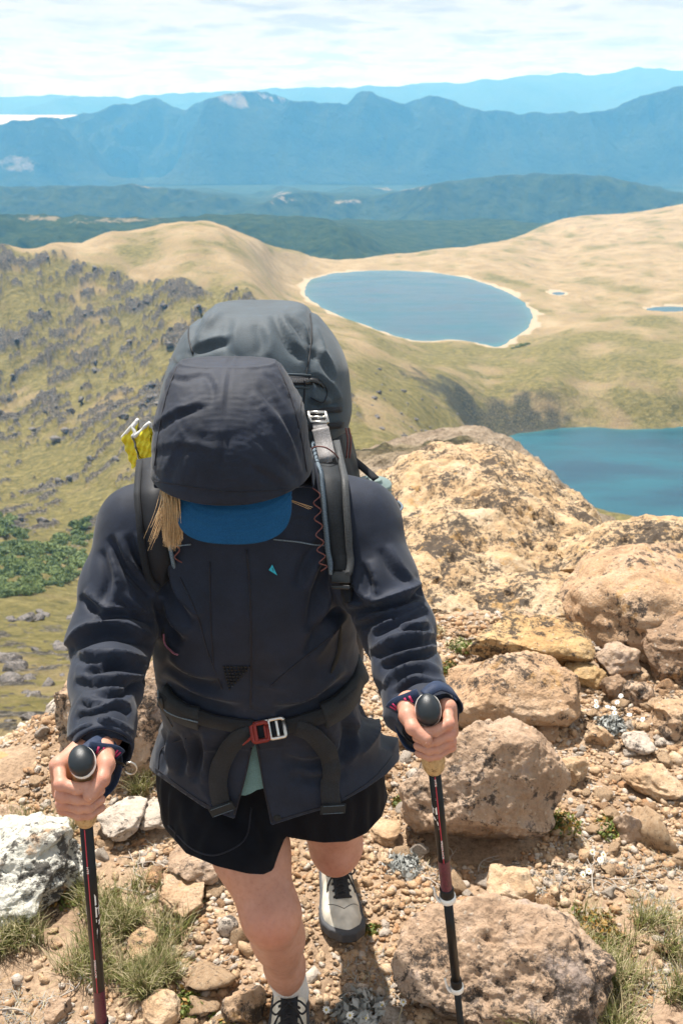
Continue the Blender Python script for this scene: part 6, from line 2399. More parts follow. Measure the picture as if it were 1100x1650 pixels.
lf = Field(lid_f, (-0.46, 1.58, 1.10), (0.12, 2.08, 1.56), 0.0054)
V0l, F0l = lf.nets(1)
_zs = np.array([r[0] for r in LR])
seamx_r = lambda V: 0.008 * 0 + PY(500, 560, 1.72)[0]
XSR, XSL = PY(499, 560, 1.72)[0], PY(303, 560, 1.72)[0]


def lid_st(V, i, j):
    e = unit(V[j] - V[i])
    mid = (V[i] + V[j]) / 2
    nearseam = np.exp(-((mid[:, 0] - XSR) / 0.03) ** 2) + np.exp(-((mid[:, 0] - XSL) / 0.03) ** 2)
    return 1.006 + 0.03 * nearseam * np.abs(e[:, 2])


q = np.stack([V0l[:, 0] * 9 + 1.2 * np.sign(V0l[:, 0] + 0.16) * V0l[:, 2] * 4, V0l[:, 2] * 3.5, V0l[:, 1] * 3], 1)
kick = 0.0025 * (1 - np.abs(perlin(q + 1.7)) * 2.6)
sink = np.exp(-((V0l[:, 0] - XSR) / 0.006) ** 2) + np.exp(-((V0l[:, 0] - XSL) / 0.006) ** 2)
Xl = cloth(V0l, F0l, lf, lid_st, iters=24, lo=-0.014, hi=0.012, bend=0.06, tether=0.004, seed=4, jit=0.0003, kick=kick)
nl = lf.sample(Xl)[1]
LFOLDS = [([(446, 503), (470, 552), (492, 576)], 12, 0.008), ([(468, 512), (486, 530), (496, 552)], 9, 0.006), ([(310, 548), (336, 512), (352, 500)], 11, -0.007), ([(302, 566), (340, 552), (372, 540)], 11, 0.006), ([(380, 512), (372, 545), (380, 575)], 16, 0.004), ([(502, 556), (524, 580), (540, 610)], 10, 0.006), ([(505, 600), (530, 622), (548, 650)], 10, 0.006), ([(282, 575), (290, 600), (285, 630)], 9, 0.005), ([(420, 520), (430, 550), (425, 575)], 14, 0.004), ([(506, 525), (516, 560), (512, 590)], 9, 0.005), ([(495, 640), (520, 650), (550, 645)], 9, 0.005)]
Xl = Xl + nl * (1.5 * creases(Xl, nl, LFOLDS))[:, None]
Xl = Xl - nl * (0.0045 * sink)[:, None]
lid = pt('lid', mesh_np('lid', Xl, F0l, [M_PACK]))
LS = Skin(Xl, F0l)
for pix in ([(499, 506), (502, 535), (498, 575), (492, 610), (489, 650)], [(306, 518), (304, 545), (312, 570)]):
    Q, Nn = LS.lay(pix, 0.0006, sm=2)
    pt('lid_seam', MB().add(*tube(Q, 0.0016, 6)).me('lid_seam', [M_PACKD]), lid)
# zip with teeth and puller
Q, Nn = LS.lay([(452, 612), (475, 613), (502, 614)], 0.0015, 10, sm=3)
zp = pt('zip', MB().add(*ribbon(Q, Nn, 0.016, 0.0015)).me('zip', [M_PACKD]), lid)
mb = MB()
Qd = catmull(Q[::3], 12)
for k in range(0, len(Qd) - 1, 2):
    tdir = unit(Qd[min(k + 1, len(Qd) - 1)] - Qd[k])
    nn = Nn[min(len(Nn) - 1, k * len(Nn) // len(Qd))]
    up_ = np.cross(nn, tdir)
    mb.add(*boxv(Qd[k] + nn * 0.0016 + up_ * (0.0018 if (k // 2) % 2 else -0.0018), tdir, up_, nn, 0.0017, 0.0042, 0.0018))
obj('zip_teeth', mb.me('zip_teeth', [M_WEBG], smooth=False), zp)
Q, Nn = LS.lay([(488, 617), (498, 615), (510, 618), (518, 628)], 0.006, 6, sm=1)
mb = MB().add(*ribbon(Q, Nn, np.interp(np.linspace(0, 1, len(Q)), [0, 0.3, 0.6, 1], [0.008, 0.007, 0.010, 0.006]), 0.003))
obj('zip_puller', mb.me('zip_puller', [M_PLAST]), zp)
for pix in ([(455, 603), (480, 604), (500, 605)], [(456, 623), (480, 624), (497, 625)]):
    Q, Nn = LS.lay(pix, 0.0008, sm=2)
    obj('zip_flap', MB().add(*tube(Q, 0.0022, 6)).me('zip_flap', [M_PACK]), zp)
Q, Nn = LS.lay([(500, 640), (520, 648), (527, 630), (520, 618)], 0.0012, sm=1)
obj('zip_garage', MB().add(*tube(Q, 0.0009, 6)).me('zip_garage', [M_PACKD]), zp)

# body of the pack
BR = hug([(685, 262, 556, 1.675, 1.95), (720, 250, 566, 1.655, 1.965), (780, 246, 580, 1.65, 1.97), (900, 246, 590, 1.655, 1.97), (1050, 262, 585, 1.68, 1.95), (1130, 280, 570, 1.70, 1.93)])
bfld = Field(lambda p: d_loft(p, BR, 3.2), (-0.46, 1.60, 0.62), (0.16, 2.04, 1.34), 0.009)
V, F = bfld.nets(1)
V = V + bfld.sample(V)[1] * (0.004 * fbm(V * 14, 3))[:, None]
body_pack = pt('pack_body', mesh_np('pack_body', V, F, [M_PACKD]))
PS = Skin(V, F)
# dark panel under the lid with its edging
mb = MB()
for pix, w_ in (([(470, 668), (510, 664), (548, 660)], 0.010), ([(470, 690), (512, 688), (550, 684)], 0.012)):
    Q, Nn = LS.lay(pix, 0.004, sm=2)
    if len(Q) > 3:
        mb.add(*ribbon(Q, Nn, w_, 0.002))
pt('lid_panel', mb.me('lid_panel', [M_PACKD]))

# side pocket on the right with its mesh
c0 = PY(604, 842, 1.80)
V, F = lathe([(0.030, -0.14), (0.046, -0.12), (0.050, -0.05), (0.050, 0.030), (0.0515, 0.036), (0.048, 0.036), (0.047, 0.0)], c0, (0.02, 0.0, 1.0), 28, cap=False)
V = V + 0.003 * np.stack([perlin(V * 26 + 4 * k) for k in range(3)], 1)
pt('side_pocket', MB().add(V, F).me('side_pocket', [M_WEB]))
Q = np.array([c0 + np.array([0.052 * math.cos(a), 0.052 * math.sin(a), 0.034]) for a in np.linspace(-2.6, 1.2, 30)])
pt('pocket_cord', MB().add(*tube(Q, 0.0026, 6)).me('pocket_cord', [M_CORDB]))
e_ = PY(634, 806, 1.78)
pt('cord_toggle', MB().add(*tube(catmull([e_ + (-0.02, 0, -0.012), e_ + (-0.006, -0.004, 0), e_ + (0.006, -0.006, 0.004)], 4), [0.002] * 8 + [0.004], 6)).me('cord_toggle', [M_CORDR]))
# compression strap from lid to pocket
Q = catmull([PY(563, 735, 1.80), PY(583, 752, 1.78), PY(606, 772, 1.76)], 6)
pt('compression_strap', MB().add(*ribbon(Q, (0.3, -0.5, 0.8), 0.016, 0.003)).me('compression_strap', [M_WEB]))
for px0 in (557, 562):
    Q = catmull([PY(px0, 690, 1.72), PY(px0 + 3, 710, 1.70), PY(px0 + 1, 738, 1.70)], 6)
    pt('side_cord', MB().add(*tube(Q, 0.0017, 6)).me('side_cord', [M_CORDR]))

# shoulder straps laid over the jacket
def strap_path(pix, off):
    Q, Nn = JS.lay(pix, off, 8, sm=4)
    return Q, Nn


Q, Nn = strap_path([(532, 772), (535, 800), (540, 840), (548, 885), (556, 925)], 0.008)
st0 = np.array([PY(524, 715, 1.64), PY(528, 738, 1.60), PY(531, 757, 1.575)])
Q = np.vstack([st0, Q])
Nn = np.vstack([np.tile(unit(np.array([0, -0.75, 0.65])), (3, 1)), Nn])
for _ in range(3):
    Q[1:-1] = (Q[:-2] + 2 * Q[1:-1] + Q[2:]) / 4
    Nn[1:-1] = unit(Nn[:-2] + Nn[1:-1] + Nn[2:])
sR = pt('shoulder_strap', MB().add(*ribbon(Q, Nn, np.linspace(0.046, 0.034, len(Q)), 0.008)).me('shoulder_strap', [M_STRAP]))
T_ = unit(np.gradient(Q, axis=0))
S_ = unit(np.cross(T_, Nn))
S_ = S_ * np.sign(S_[:, :1] + 1e-9)
for sgn, w_, mt in ((1, 0.010, M_WEBG if False else M_WEB), ):
    E_ = Q + S_ * (0.020 * np.linspace(1, 0.75, len(Q)))[:, None] * sgn + Nn * 0.007
    obj('edge_webbing', MB().add(*ribbon(E_, Nn, 0.011, 0.003)).me('edge_webbing', [fabric_mat('light_edge_webbing', (0.05, 0.054, 0.058), 0.55, weave=420, wb=0.6)]), sR)
E_ = Q - S_ * (0.021 * np.linspace(1, 0.8, len(Q)))[:, None] + Nn * 0.007
obj('daisy_cord', MB().add(*tube(E_, 0.0034, 6)).me('daisy_cord', [M_CORDB]), sR)
mb = MB()                                                # blue whipping round the cord
Ed = catmull(E_[::2], 10)
for k in range(0, len(Ed) - 1, 2):
    q = Ed[k]
    t_ = unit(Ed[k + 1] - q)
    s_ = unit(np.cross(t_, Nn[min(len(Nn) - 1, k * len(Nn) // len(Ed))]))
    mb.add(*tube(np.array([q - s_ * 0.004 - t_ * 0.002, q + np.cross(s_, t_) * 0.0042, q + s_ * 0.004 + t_ * 0.002]), 0.0009, 4))
obj('cord_whipping', mb.me('cord_whipping', [M_CORDB]), sR)
zig = []
for k in range(len(E_)):
    zig.append(E_[k] - S_[k] * (0.005 + (0.012 if k % 4 == 2 else 0.0)) + Nn[k] * 0.002)
zig = np.array(zig)[10:]
obj('lace_cord', MB().add(*tube(catmull(zig[::2], 4), 0.0011, 5)).me('lace_cord', [M_CORDR]), sR)
# adjuster at the strap's lower end and the webbing below it
T0 = Q[-1]
tdir = unit(Q[-1] - Q[-4])
mb = MB()
mb.add(*boxv(T0 + tdir * 0.004 + Nn[-1] * 0.003, tdir, np.cross(Nn[-1], tdir), Nn[-1], 0.020, 0.036, 0.008, 0.002))
mb.add(*boxv(T0 + tdir * 0.020 + Nn[-1] * 0.003, tdir, np.cross(Nn[-1], tdir), Nn[-1], 0.007, 0.036, 0.010, 0.002))
obj('strap_adjuster', mb.me('strap_adjuster', [M_PLAST]), sR)
Q2, N2 = JS.lay([(557, 935), (560, 955), (562, 972)], 0.004, 6)
if len(Q2) > 3:
    obj('strap_tail', MB().add(*ribbon(Q2, N2, 0.020, 0.003)).me('strap_tail', [M_WEB]), sR)

Q, Nn = strap_path([(246, 790), (248, 820), (252, 860), (256, 905), (260, 935)], 0.008)
st0 = np.array([PY(246, 740, 1.62), PY(244, 762, 1.585)])
Q = np.vstack([st0, Q])
Nn = np.vstack([np.tile(unit(np.array([0, -0.75, 0.65])), (2, 1)), Nn])
for _ in range(3):
    Q[1:-1] = (Q[:-2] + 2 * Q[1:-1] + Q[2:]) / 4
    Nn[1:-1] = unit(Nn[:-2] + Nn[1:-1] + Nn[2:])
sL = pt('shoulder_strap', MB().add(*ribbon(Q, Nn, np.linspace(0.052, 0.036, len(Q)), 0.009)).me('shoulder_strap', [M_PACKD]))
T_ = unit(np.gradient(Q, axis=0))
S_ = unit(np.cross(T_, Nn))
S_ = S_ * np.sign(S_[:, :1] + 1e-9)
obj('edge_webbing', MB().add(*ribbon(Q - S_ * 0.021 + Nn * 0.007, Nn, 0.011, 0.003)).me('edge_webbing', [M_WEB]), sL)
E_ = Q + S_ * 0.023 + Nn * 0.007
obj('daisy_cord', MB().add(*tube(E_, 0.0032, 6)).me('daisy_cord', [M_CORDB]), sL)
zig = np.array([E_[k] + S_[k] * (0.004 + (0.011 if k % 4 == 2 else 0.0)) + Nn[k] * 0.002 for k in range(len(E_))])[8:]
obj('lace_cord', MB().add(*tube(catmull(zig[::2], 4), 0.0011, 5)).me('lace_cord', [M_CORDR]), sL)

# load lifter: metal ladder buckle, pale webbing, loop over the strap
A_, B_, D_ = PY(512, 672, 1.645), PY(520, 705, 1.615), PY(527, 738, 1.580)
nl_ = unit(np.array([0.0, -0.80, 0.60]))
Q = catmull([A_, (A_ + B_) / 2 + nl_ * 0.003, B_, D_], 6)
ll = pt('load_lifter', MB().add(*ribbon(Q, nl_, np.linspace(0.024, 0.028, len(Q)), 0.003)).me('load_lifter', [M_WEBG]))
obj('webbing_loop', MB().add(*ribbon(catmull([PY(516, 690, 1.612), PY(521, 712, 1.597), PY(527, 737, 1.570), PY(529, 744, 1.578)], 6), nl_, 0.029, 0.003)).me('webbing_loop', [M_WEBG]), ll)
mb = MB()
ax_ = unit(PY(530, 671, 1.645) - PY(500, 671, 1.645))
dn = unit(B_ - A_)
for k, (o_, r_) in enumerate(((-0.008, 0.0030), (0.002, 0.0026), (0.012, 0.0030))):
    c_ = A_ + dn * o_ + nl_ * 0.004
    mb.add(*tube(np.array([c_ - ax_ * 0.0145, c_ + ax_ * 0.0145]), r_, 8))
for sg in (-1, 1):
    c_ = A_ + ax_ * 0.0145 * sg + nl_ * 0.004
    mb.add(*tube(np.array([c_ - dn * 0.009, c_ + dn * 0.013]), 0.0030, 8))
obj('ladder_buckle', mb.me('ladder_buckle', [M_SILVER]), ll)
Q = catmull([PY(498, 728, 1.578), PY(508, 720, 1.568), PY(524, 721, 1.562), PY(538, 730, 1.572), PY(545, 738, 1.580)], 5)
pt('cord_loop', MB().add(*tube(Q, 0.0013, 6)).me('cord_loop', [M_CORDR]))

# chest cord between the straps
Q, Nn = JS.lay([(268, 880), (310, 876)], 0.006, 8, sm=4)
Q2, N2 = JS.lay([(440, 868), (480, 872), (530, 878)], 0.006, 8, sm=4)
for q_ in (Q, Q2):
    if len(q_) > 3:
        pt('chest_cord', MB().add(*tube(q_, 0.0012, 6)).me('chest_cord', [M_CORDB]))

# hip belt on the jacket
def belt(pix, w, off=0.006, th=0.004, mat=M_WEB, nm='hip_belt', sm=5):
    Q, Nn = JS.lay(pix, off, 8, sm=sm)
    return pt(nm, MB().add(*ribbon(Q, Nn, w, th)).me(nm, [mat])), Q, Nn


bl, QL, NL = belt([(262, 1124), (285, 1138), (320, 1152), (365, 1163), (405, 1169)], 0.030)
br, QR, NR = belt([(459, 1168), (500, 1157), (540, 1140), (575, 1108)], 0.030)
for pix, w_ in (([(264, 1118), (278, 1136), (302, 1150), (322, 1156)], 0.050), ([(520, 1152), (552, 1132), (574, 1098), (584, 1060)], 0.052)):
    belt(pix, w_, 0.004, 0.008, M_STRAP, 'belt_pad')
Q, Nn = JS.lay([(262, 1108), (266, 1130), (280, 1145), (322, 1158)], 0.009, 6, sm=2)
pt('belt_cord', MB().add(*tube(Q, 0.0016, 6)).me('belt_cord', [M_CORDB]))
Q, Nn = JS.lay([(265, 1120), (273, 1145), (284, 1166)], 0.009, 6, sm=2)
pt('belt_toggle', MB().add(*tube(Q, np.interp(np.linspace(0, 1, len(Q)), [0, 0.2, 0.4, 1], [0.006, 0.006, 0.0018, 0.0016]), 6)).me('belt_toggle', [M_PLAST]))

# belt buckle: silver hook part and red ladder part
h_, nb_ = JS.hit(432, 1174)
nb_ = unit(np.array([0.0, -0.90, 0.42]))
c_ = h_ + nb_ * 0.014
bx_ = unit(P(460, 1168, 1.6) - P(405, 1178, 1.6))
by_ = np.cross(nb_, bx_)
K_ = 1.64 / FPX


def frame_ring(cx, cy, w_, h__, r, th):
    """a flat rounded frame with an open middle"""
    pts_ = []
    for sx, sy in ((1, 1), (-1, 1), (-1, -1), (1, -1)):
        for a in np.linspace(0, math.pi / 2, 5):
            a0 = {(1, 1): 0, (-1, 1): 1, (-1, -1): 2, (1, -1): 3}[(sx, sy)] * math.pi / 2 + a
            pts_.append((sx * (w_ / 2 - 0.004) + 0.004 * math.cos(a0), sy * (h__ / 2 - 0.004) + 0.004 * math.sin(a0)))
    pts_.append(pts_[0])
    Q = np.array([c_ + bx_ * (cx + a) + by_ * (cy + b__) for a, b__ in pts_])
    return ribbon(Q, nb_, r, th)


bk = pt('belt_buckle', None)
bk.matrix_parent_inverse = Matrix()
bk.matrix_parent_inverse = Matrix.Translation(-pack.location)
mb = MB()
mb.add(*frame_ring(0.016, 0.0, 0.026, 0.032, 0.0055, 0.0045))
mb.add(*boxv(c_ + bx_ * 0.017 + by_ * 0.0, bx_, by_, nb_, 0.0045, 0.026, 0.005, 0.001))
mb.add(*boxv(c_ - bx_ * 0.010 + by_ * 0.015, bx_, by_, nb_, 0.034, 0.006, 0.0045, 0.0012))
mb.add(*boxv(c_ - bx_ * 0.010 - by_ * 0.015, bx_, by_, nb_, 0.030, 0.005, 0.0045, 0.0012))
obj('hook_plate', mb.me('hook_plate', [M_SILVER]), bk)
mb = MB()
mb.add(*frame_ring(-0.013, -0.001, 0.026, 0.030, 0.0075, 0.0065))
mb.add(*boxv(c_ - bx_ * 0.020 + nb_ * 0.001, bx_, by_, nb_, 0.006, 0.030, 0.008, 0.002))
mb.add(*boxv(c_ - bx_ * 0.004 - by_ * 0.002 + nb_ * 0.001, bx_, by_, nb_, 0.004, 0.022, 0.008, 0.0015))
obj('red_latch', mb.me('red_latch', [M_BUCKR]), bk)
Q = catmull([c_ - bx_ * 0.026 - by_ * 0.006, c_ - bx_ * 0.036 - by_ * 0.012, c_ - bx_ * 0.046 - by_ * 0.018 - nb_ * 0.004], 5)
obj('pull_cord', MB().add(*ribbon(Q, nb_, np.linspace(0.006, 0.002, len(Q)), 0.002)).me('pull_cord', [M_BUCKR]), bk)
mb = MB()
mb.add(*boxv(c_ - nb_ * 0.005, bx_, by_, nb_, 0.070, 0.024, 0.003, 0.001))
obj('buckle_webbing', mb.me('buckle_webbing', [M_WEB]), bk)

# the two webbing tails that hang from the buckle
def tail(pix, offs, w_, tab):
    Q, Nn = JS.lay(pix, 0.004, 8, sm=3)
    k = np.interp(np.linspace(0, 1, len(Q)), np.linspace(0, 1, len(offs)), offs)
    Q = Q + Nn * k[:, None]
    for _ in range(3):
        Q[1:-1] = (Q[:-2] + 2 * Q[1:-1] + Q[2:]) / 4
        Nn[1:-1] = unit(Nn[:-2] + Nn[1:-1] + Nn[2:])
    tl = pt('webbing_tail', MB().add(*ribbon(Q, Nn, w_, 0.0025)).me('webbing_tail', [fab_tail]))
    e, n_ = Q[-1], Nn[-1]
    d_ = unit(Q[-1] - Q[-4])
    s_ = np.cross(n_, d_)
    rot = R_(tab)
    ax = d_ * math.cos(rot) + s_ * math.sin(rot)
    ay = -d_ * math.sin(rot) + s_ * math.cos(rot)
    mb = MB()
    mb.add(*boxv(e + n_ * 0.0035, ax, ay, n_, 0.018, 0.046, 0.004, 0.0012))
    ob = obj('folded_end', mb.me('folded_end', [M_PLASTF]), tl)
    mb = MB()
    for sg in (-1, 1):
        mb.add(*tube(np.array([e + n_ * 0.0062 + ax * 0.007 * sg - ay * 0.019, e + n_ * 0.0062 + ax * 0.007 * sg + ay * 0.019]), 0.0005, 5))
    obj('end_stitch', mb.me('end_stitch', [M_CORDB]), tl)
    return tl


fab_tail = fabric_mat('tail_webbing', (0.017, 0.019, 0.023), 0.75, weave=420, wb=0.8)
M_PLASTF = fabric_mat('tail_end_tab', (0.013, 0.016, 0.019), 0.5)
tail([(406, 1174), (384, 1184), (364, 1208), (354, 1245), (355, 1280), (360, 1298)], [0.004, 0.008, 0.010, 0.008, 0.005, 0.004], 0.033, 10)
tail([(476, 1168), (502, 1176), (522, 1202), (531, 1236), (530, 1270), (533, 1298)], [0.004, 0.008, 0.011, 0.009, 0.007, 0.006], 0.033, -16)

# ---- water bottle in the side pocket
M_BOT = simple('grey_green_plastic', (0.17, 0.23, 0.22), 0.4, nvar=0.06)
M_BOTD = simple('dark_green_plastic', (0.035, 0.075, 0.075), 0.4)
bc = PY(601, 795, 1.80)
bt = obj('water_bottle', None, None, 'green water bottle with a grey screw lid in the pack\'s side pocket', 'bottle')
bt.location = tuple(bc)
axb = (0.06, -0.05, 1.0)
o = obj('bottle_body', MB().add(*lathe([(0.036, -0.12), (0.038, -0.10), (0.038, -0.018), (0.034, -0.008), (0.031, 0.000)], (0, 0, 0), axb, 32)).me('bottle_body', [M_BOTD]), bt)
o = obj('screw_lid', MB().add(*lathe([(0.0335, 0.001), (0.0345, 0.003), (0.0345, 0.009), (0.0325, 0.010), (0.0325, 0.012), (0.0345, 0.013), (0.0345, 0.021), (0.0325, 0.0245), (0.016, 0.0248), (0.0155, 0.0265), (0.0145, 0.031), (0.0125, 0.0318), (0.0005, 0.0315)], (0, 0, 0), axb, 36)).me('screw_lid', [M_BOT]), bt)
obj('lid_slot', MB().add(*boxv(unit(np.array(axb)) * 0.0318 + np.array([-0.004, -0.004, 0]), (1, 0.2, 0), (-0.2, 1, 0), axb, 0.006, 0.003, 0.0012)).me('lid_slot', [M_BOTD]), o)

# ---- folded foam mat strapped beside the pack
m, t, b = new_mat('yellow_foam')
tc = N(t, 'ShaderNodeTexCoord')
n = N(t, 'ShaderNodeTexNoise', {'Vector': tc.outputs['Object'], 'Scale': 40.0, 'Detail': 4.0}).outputs[0]
t.links.new(ramp(t, n, [(0.3, (0.55, 0.46, 0.010)), (0.7, (0.72, 0.62, 0.03))]), b.inputs['Base Color'])
b.inputs['Roughness'].default_value = 0.6
M_FOAM = m
M_FOAMW = simple('silver_foam', (0.62, 0.62, 0.60), 0.5, nvar=0.05)
fm_ = obj('foam_mat', None, None, 'yellow folding foam mat sticking out beside the backpack', 'sleeping mat')
F0 = PY(236, 715, 1.77)
fm_.location = tuple(F0)
top0, top1 = PY(226, 680, 1.75), PY(244, 686, 1.76)
bot0, bot1 = PY(214, 752, 1.74), PY(240, 742, 1.76)
edges_ = [(PY(196, 706, 1.75), PY(213, 755, 1.75)), (PY(221, 677, 1.73), PY(228, 748, 1.73)), (PY(217, 704, 1.715), PY(232, 752, 1.71)), (PY(240, 682, 1.70), PY(246, 742, 1.70)), (PY(250, 700, 1.70), PY(252, 748, 1.70))]
for k in range(4):
    (a0, a1), (b0, b1) = edges_[k], edges_[k + 1]
    gu, gv = np.meshgrid(np.linspace(0, 1, 22), np.linspace(0, 1, 34))
    S0 = a0 + (a1 - a0) * gv[..., None]
    S1 = b0 + (b1 - b0) * gv[..., None]
    W = S0 + (S1 - S0) * gu[..., None]
    nn = unit(np.cross(b0 - a0, a1 - a0))
    nn = nn if nn[1] < 0 else -nn
    bumpv = 0.0035 * np.sin(gu * 2 * math.pi * 1.5 + 0.6) * np.sin(gv * 2 * math.pi * 3.2 + k)
    Wf = W + nn * bumpv[..., None]
    Wb = W - nn * (0.006 - 0.5 * bumpv)[..., None]
    q = grid_faces(34, 22)
    me = mesh_np('fold_panel', np.concatenate([Wf.reshape(-1, 3), Wb.reshape(-1, 3)]) - F0, np.concatenate([q, q[:, ::-1] + 34 * 22]), [M_FOAM, M_FOAMW], fmat=np.concatenate([np.zeros(len(q)), np.ones(len(q))]))
    obj('fold_panel', me, fm_)
    rimp = np.array([Wf[0, i] - nn * 0.003 for i in range(22)]) - F0
    obj('white_edge', MB().add(*tube(rimp, 0.0036, 6)).me('white_edge', [M_FOAMW]), fm_)

# ------------------------------------------------------------------ trekking poles
m, t, b = new_mat('cork')
tc = N(t, 'ShaderNodeTexCoord')
n = N(t, 'ShaderNodeTexNoise', {'Vector': tc.outputs['Object'], 'Scale': 160.0, 'Detail': 5.0, 'Roughness': 0.7}).outputs[0]
t.links.new(ramp(t, n, [(0.32, (0.13, 0.07, 0.03)), (0.45, (0.42, 0.27, 0.12)), (0.7, (0.55, 0.38, 0.19))]), b.inputs['Base Color'])
b.inputs['Roughness'].default_value = 0.85
bp = N(t, 'ShaderNodeBump', {'Strength': 0.5, 'Distance': 0.001, 'Height': n})
t.links.new(bp.outputs[0], b.inputs['Normal'])
M_CORK = m
M_KNOB = simple('black_rubber', (0.008, 0.013, 0.018), 0.42, nscale=200, bump=0.25, bscale=1500)
M_WHITEP = simple('white_plastic', (0.74, 0.72, 0.68), 0.45, nvar=0.05)
M_SHAFT = simple('black_carbon', (0.006, 0.006, 0.007), 0.4, nscale=300, spec=0.3)
M_PURP = simple('plum_print', (0.085, 0.012, 0.030), 0.35, nscale=260, nvar=0.5)
M_REDL = simple('red_print', (0.42, 0.015, 0.05), 0.4)
M_PRINT = simple('white_print', (0.75, 0.74, 0.73), 0.45, nvar=0.03)
M_NAVY = fabric_mat('navy_strap', (0.014, 0.026, 0.060), 0.65, weave=500, wb=0.5)
M_PINKT = simple('pink_thread', (0.42, 0.02, 0.10), 0.7)


def text_mesh(s, size):
    cu = bpy.data.curves.new('lettering', 'FONT')
    cu.body = s
    cu.size = size
    cu.align_x = 'LEFT'
    cu.extrude = 0
    cu.offset = size * 0.022
    ob = bpy.data.objects.new('lettering', cu)
    C.objects.link(ob)
    dg = bpy.context.evaluated_depsgraph_get()
    me = ob.evaluated_get(dg).to_mesh()
    V = np.array([v.co[:] for v in me.vertices])
    F = [list(p.vertices) for p in me.polygons]
    ob.evaluated_get(dg).to_mesh_clear()
    bpy.data.objects.remove(ob)
    bpy.data.curves.remove(cu)
    return V, F


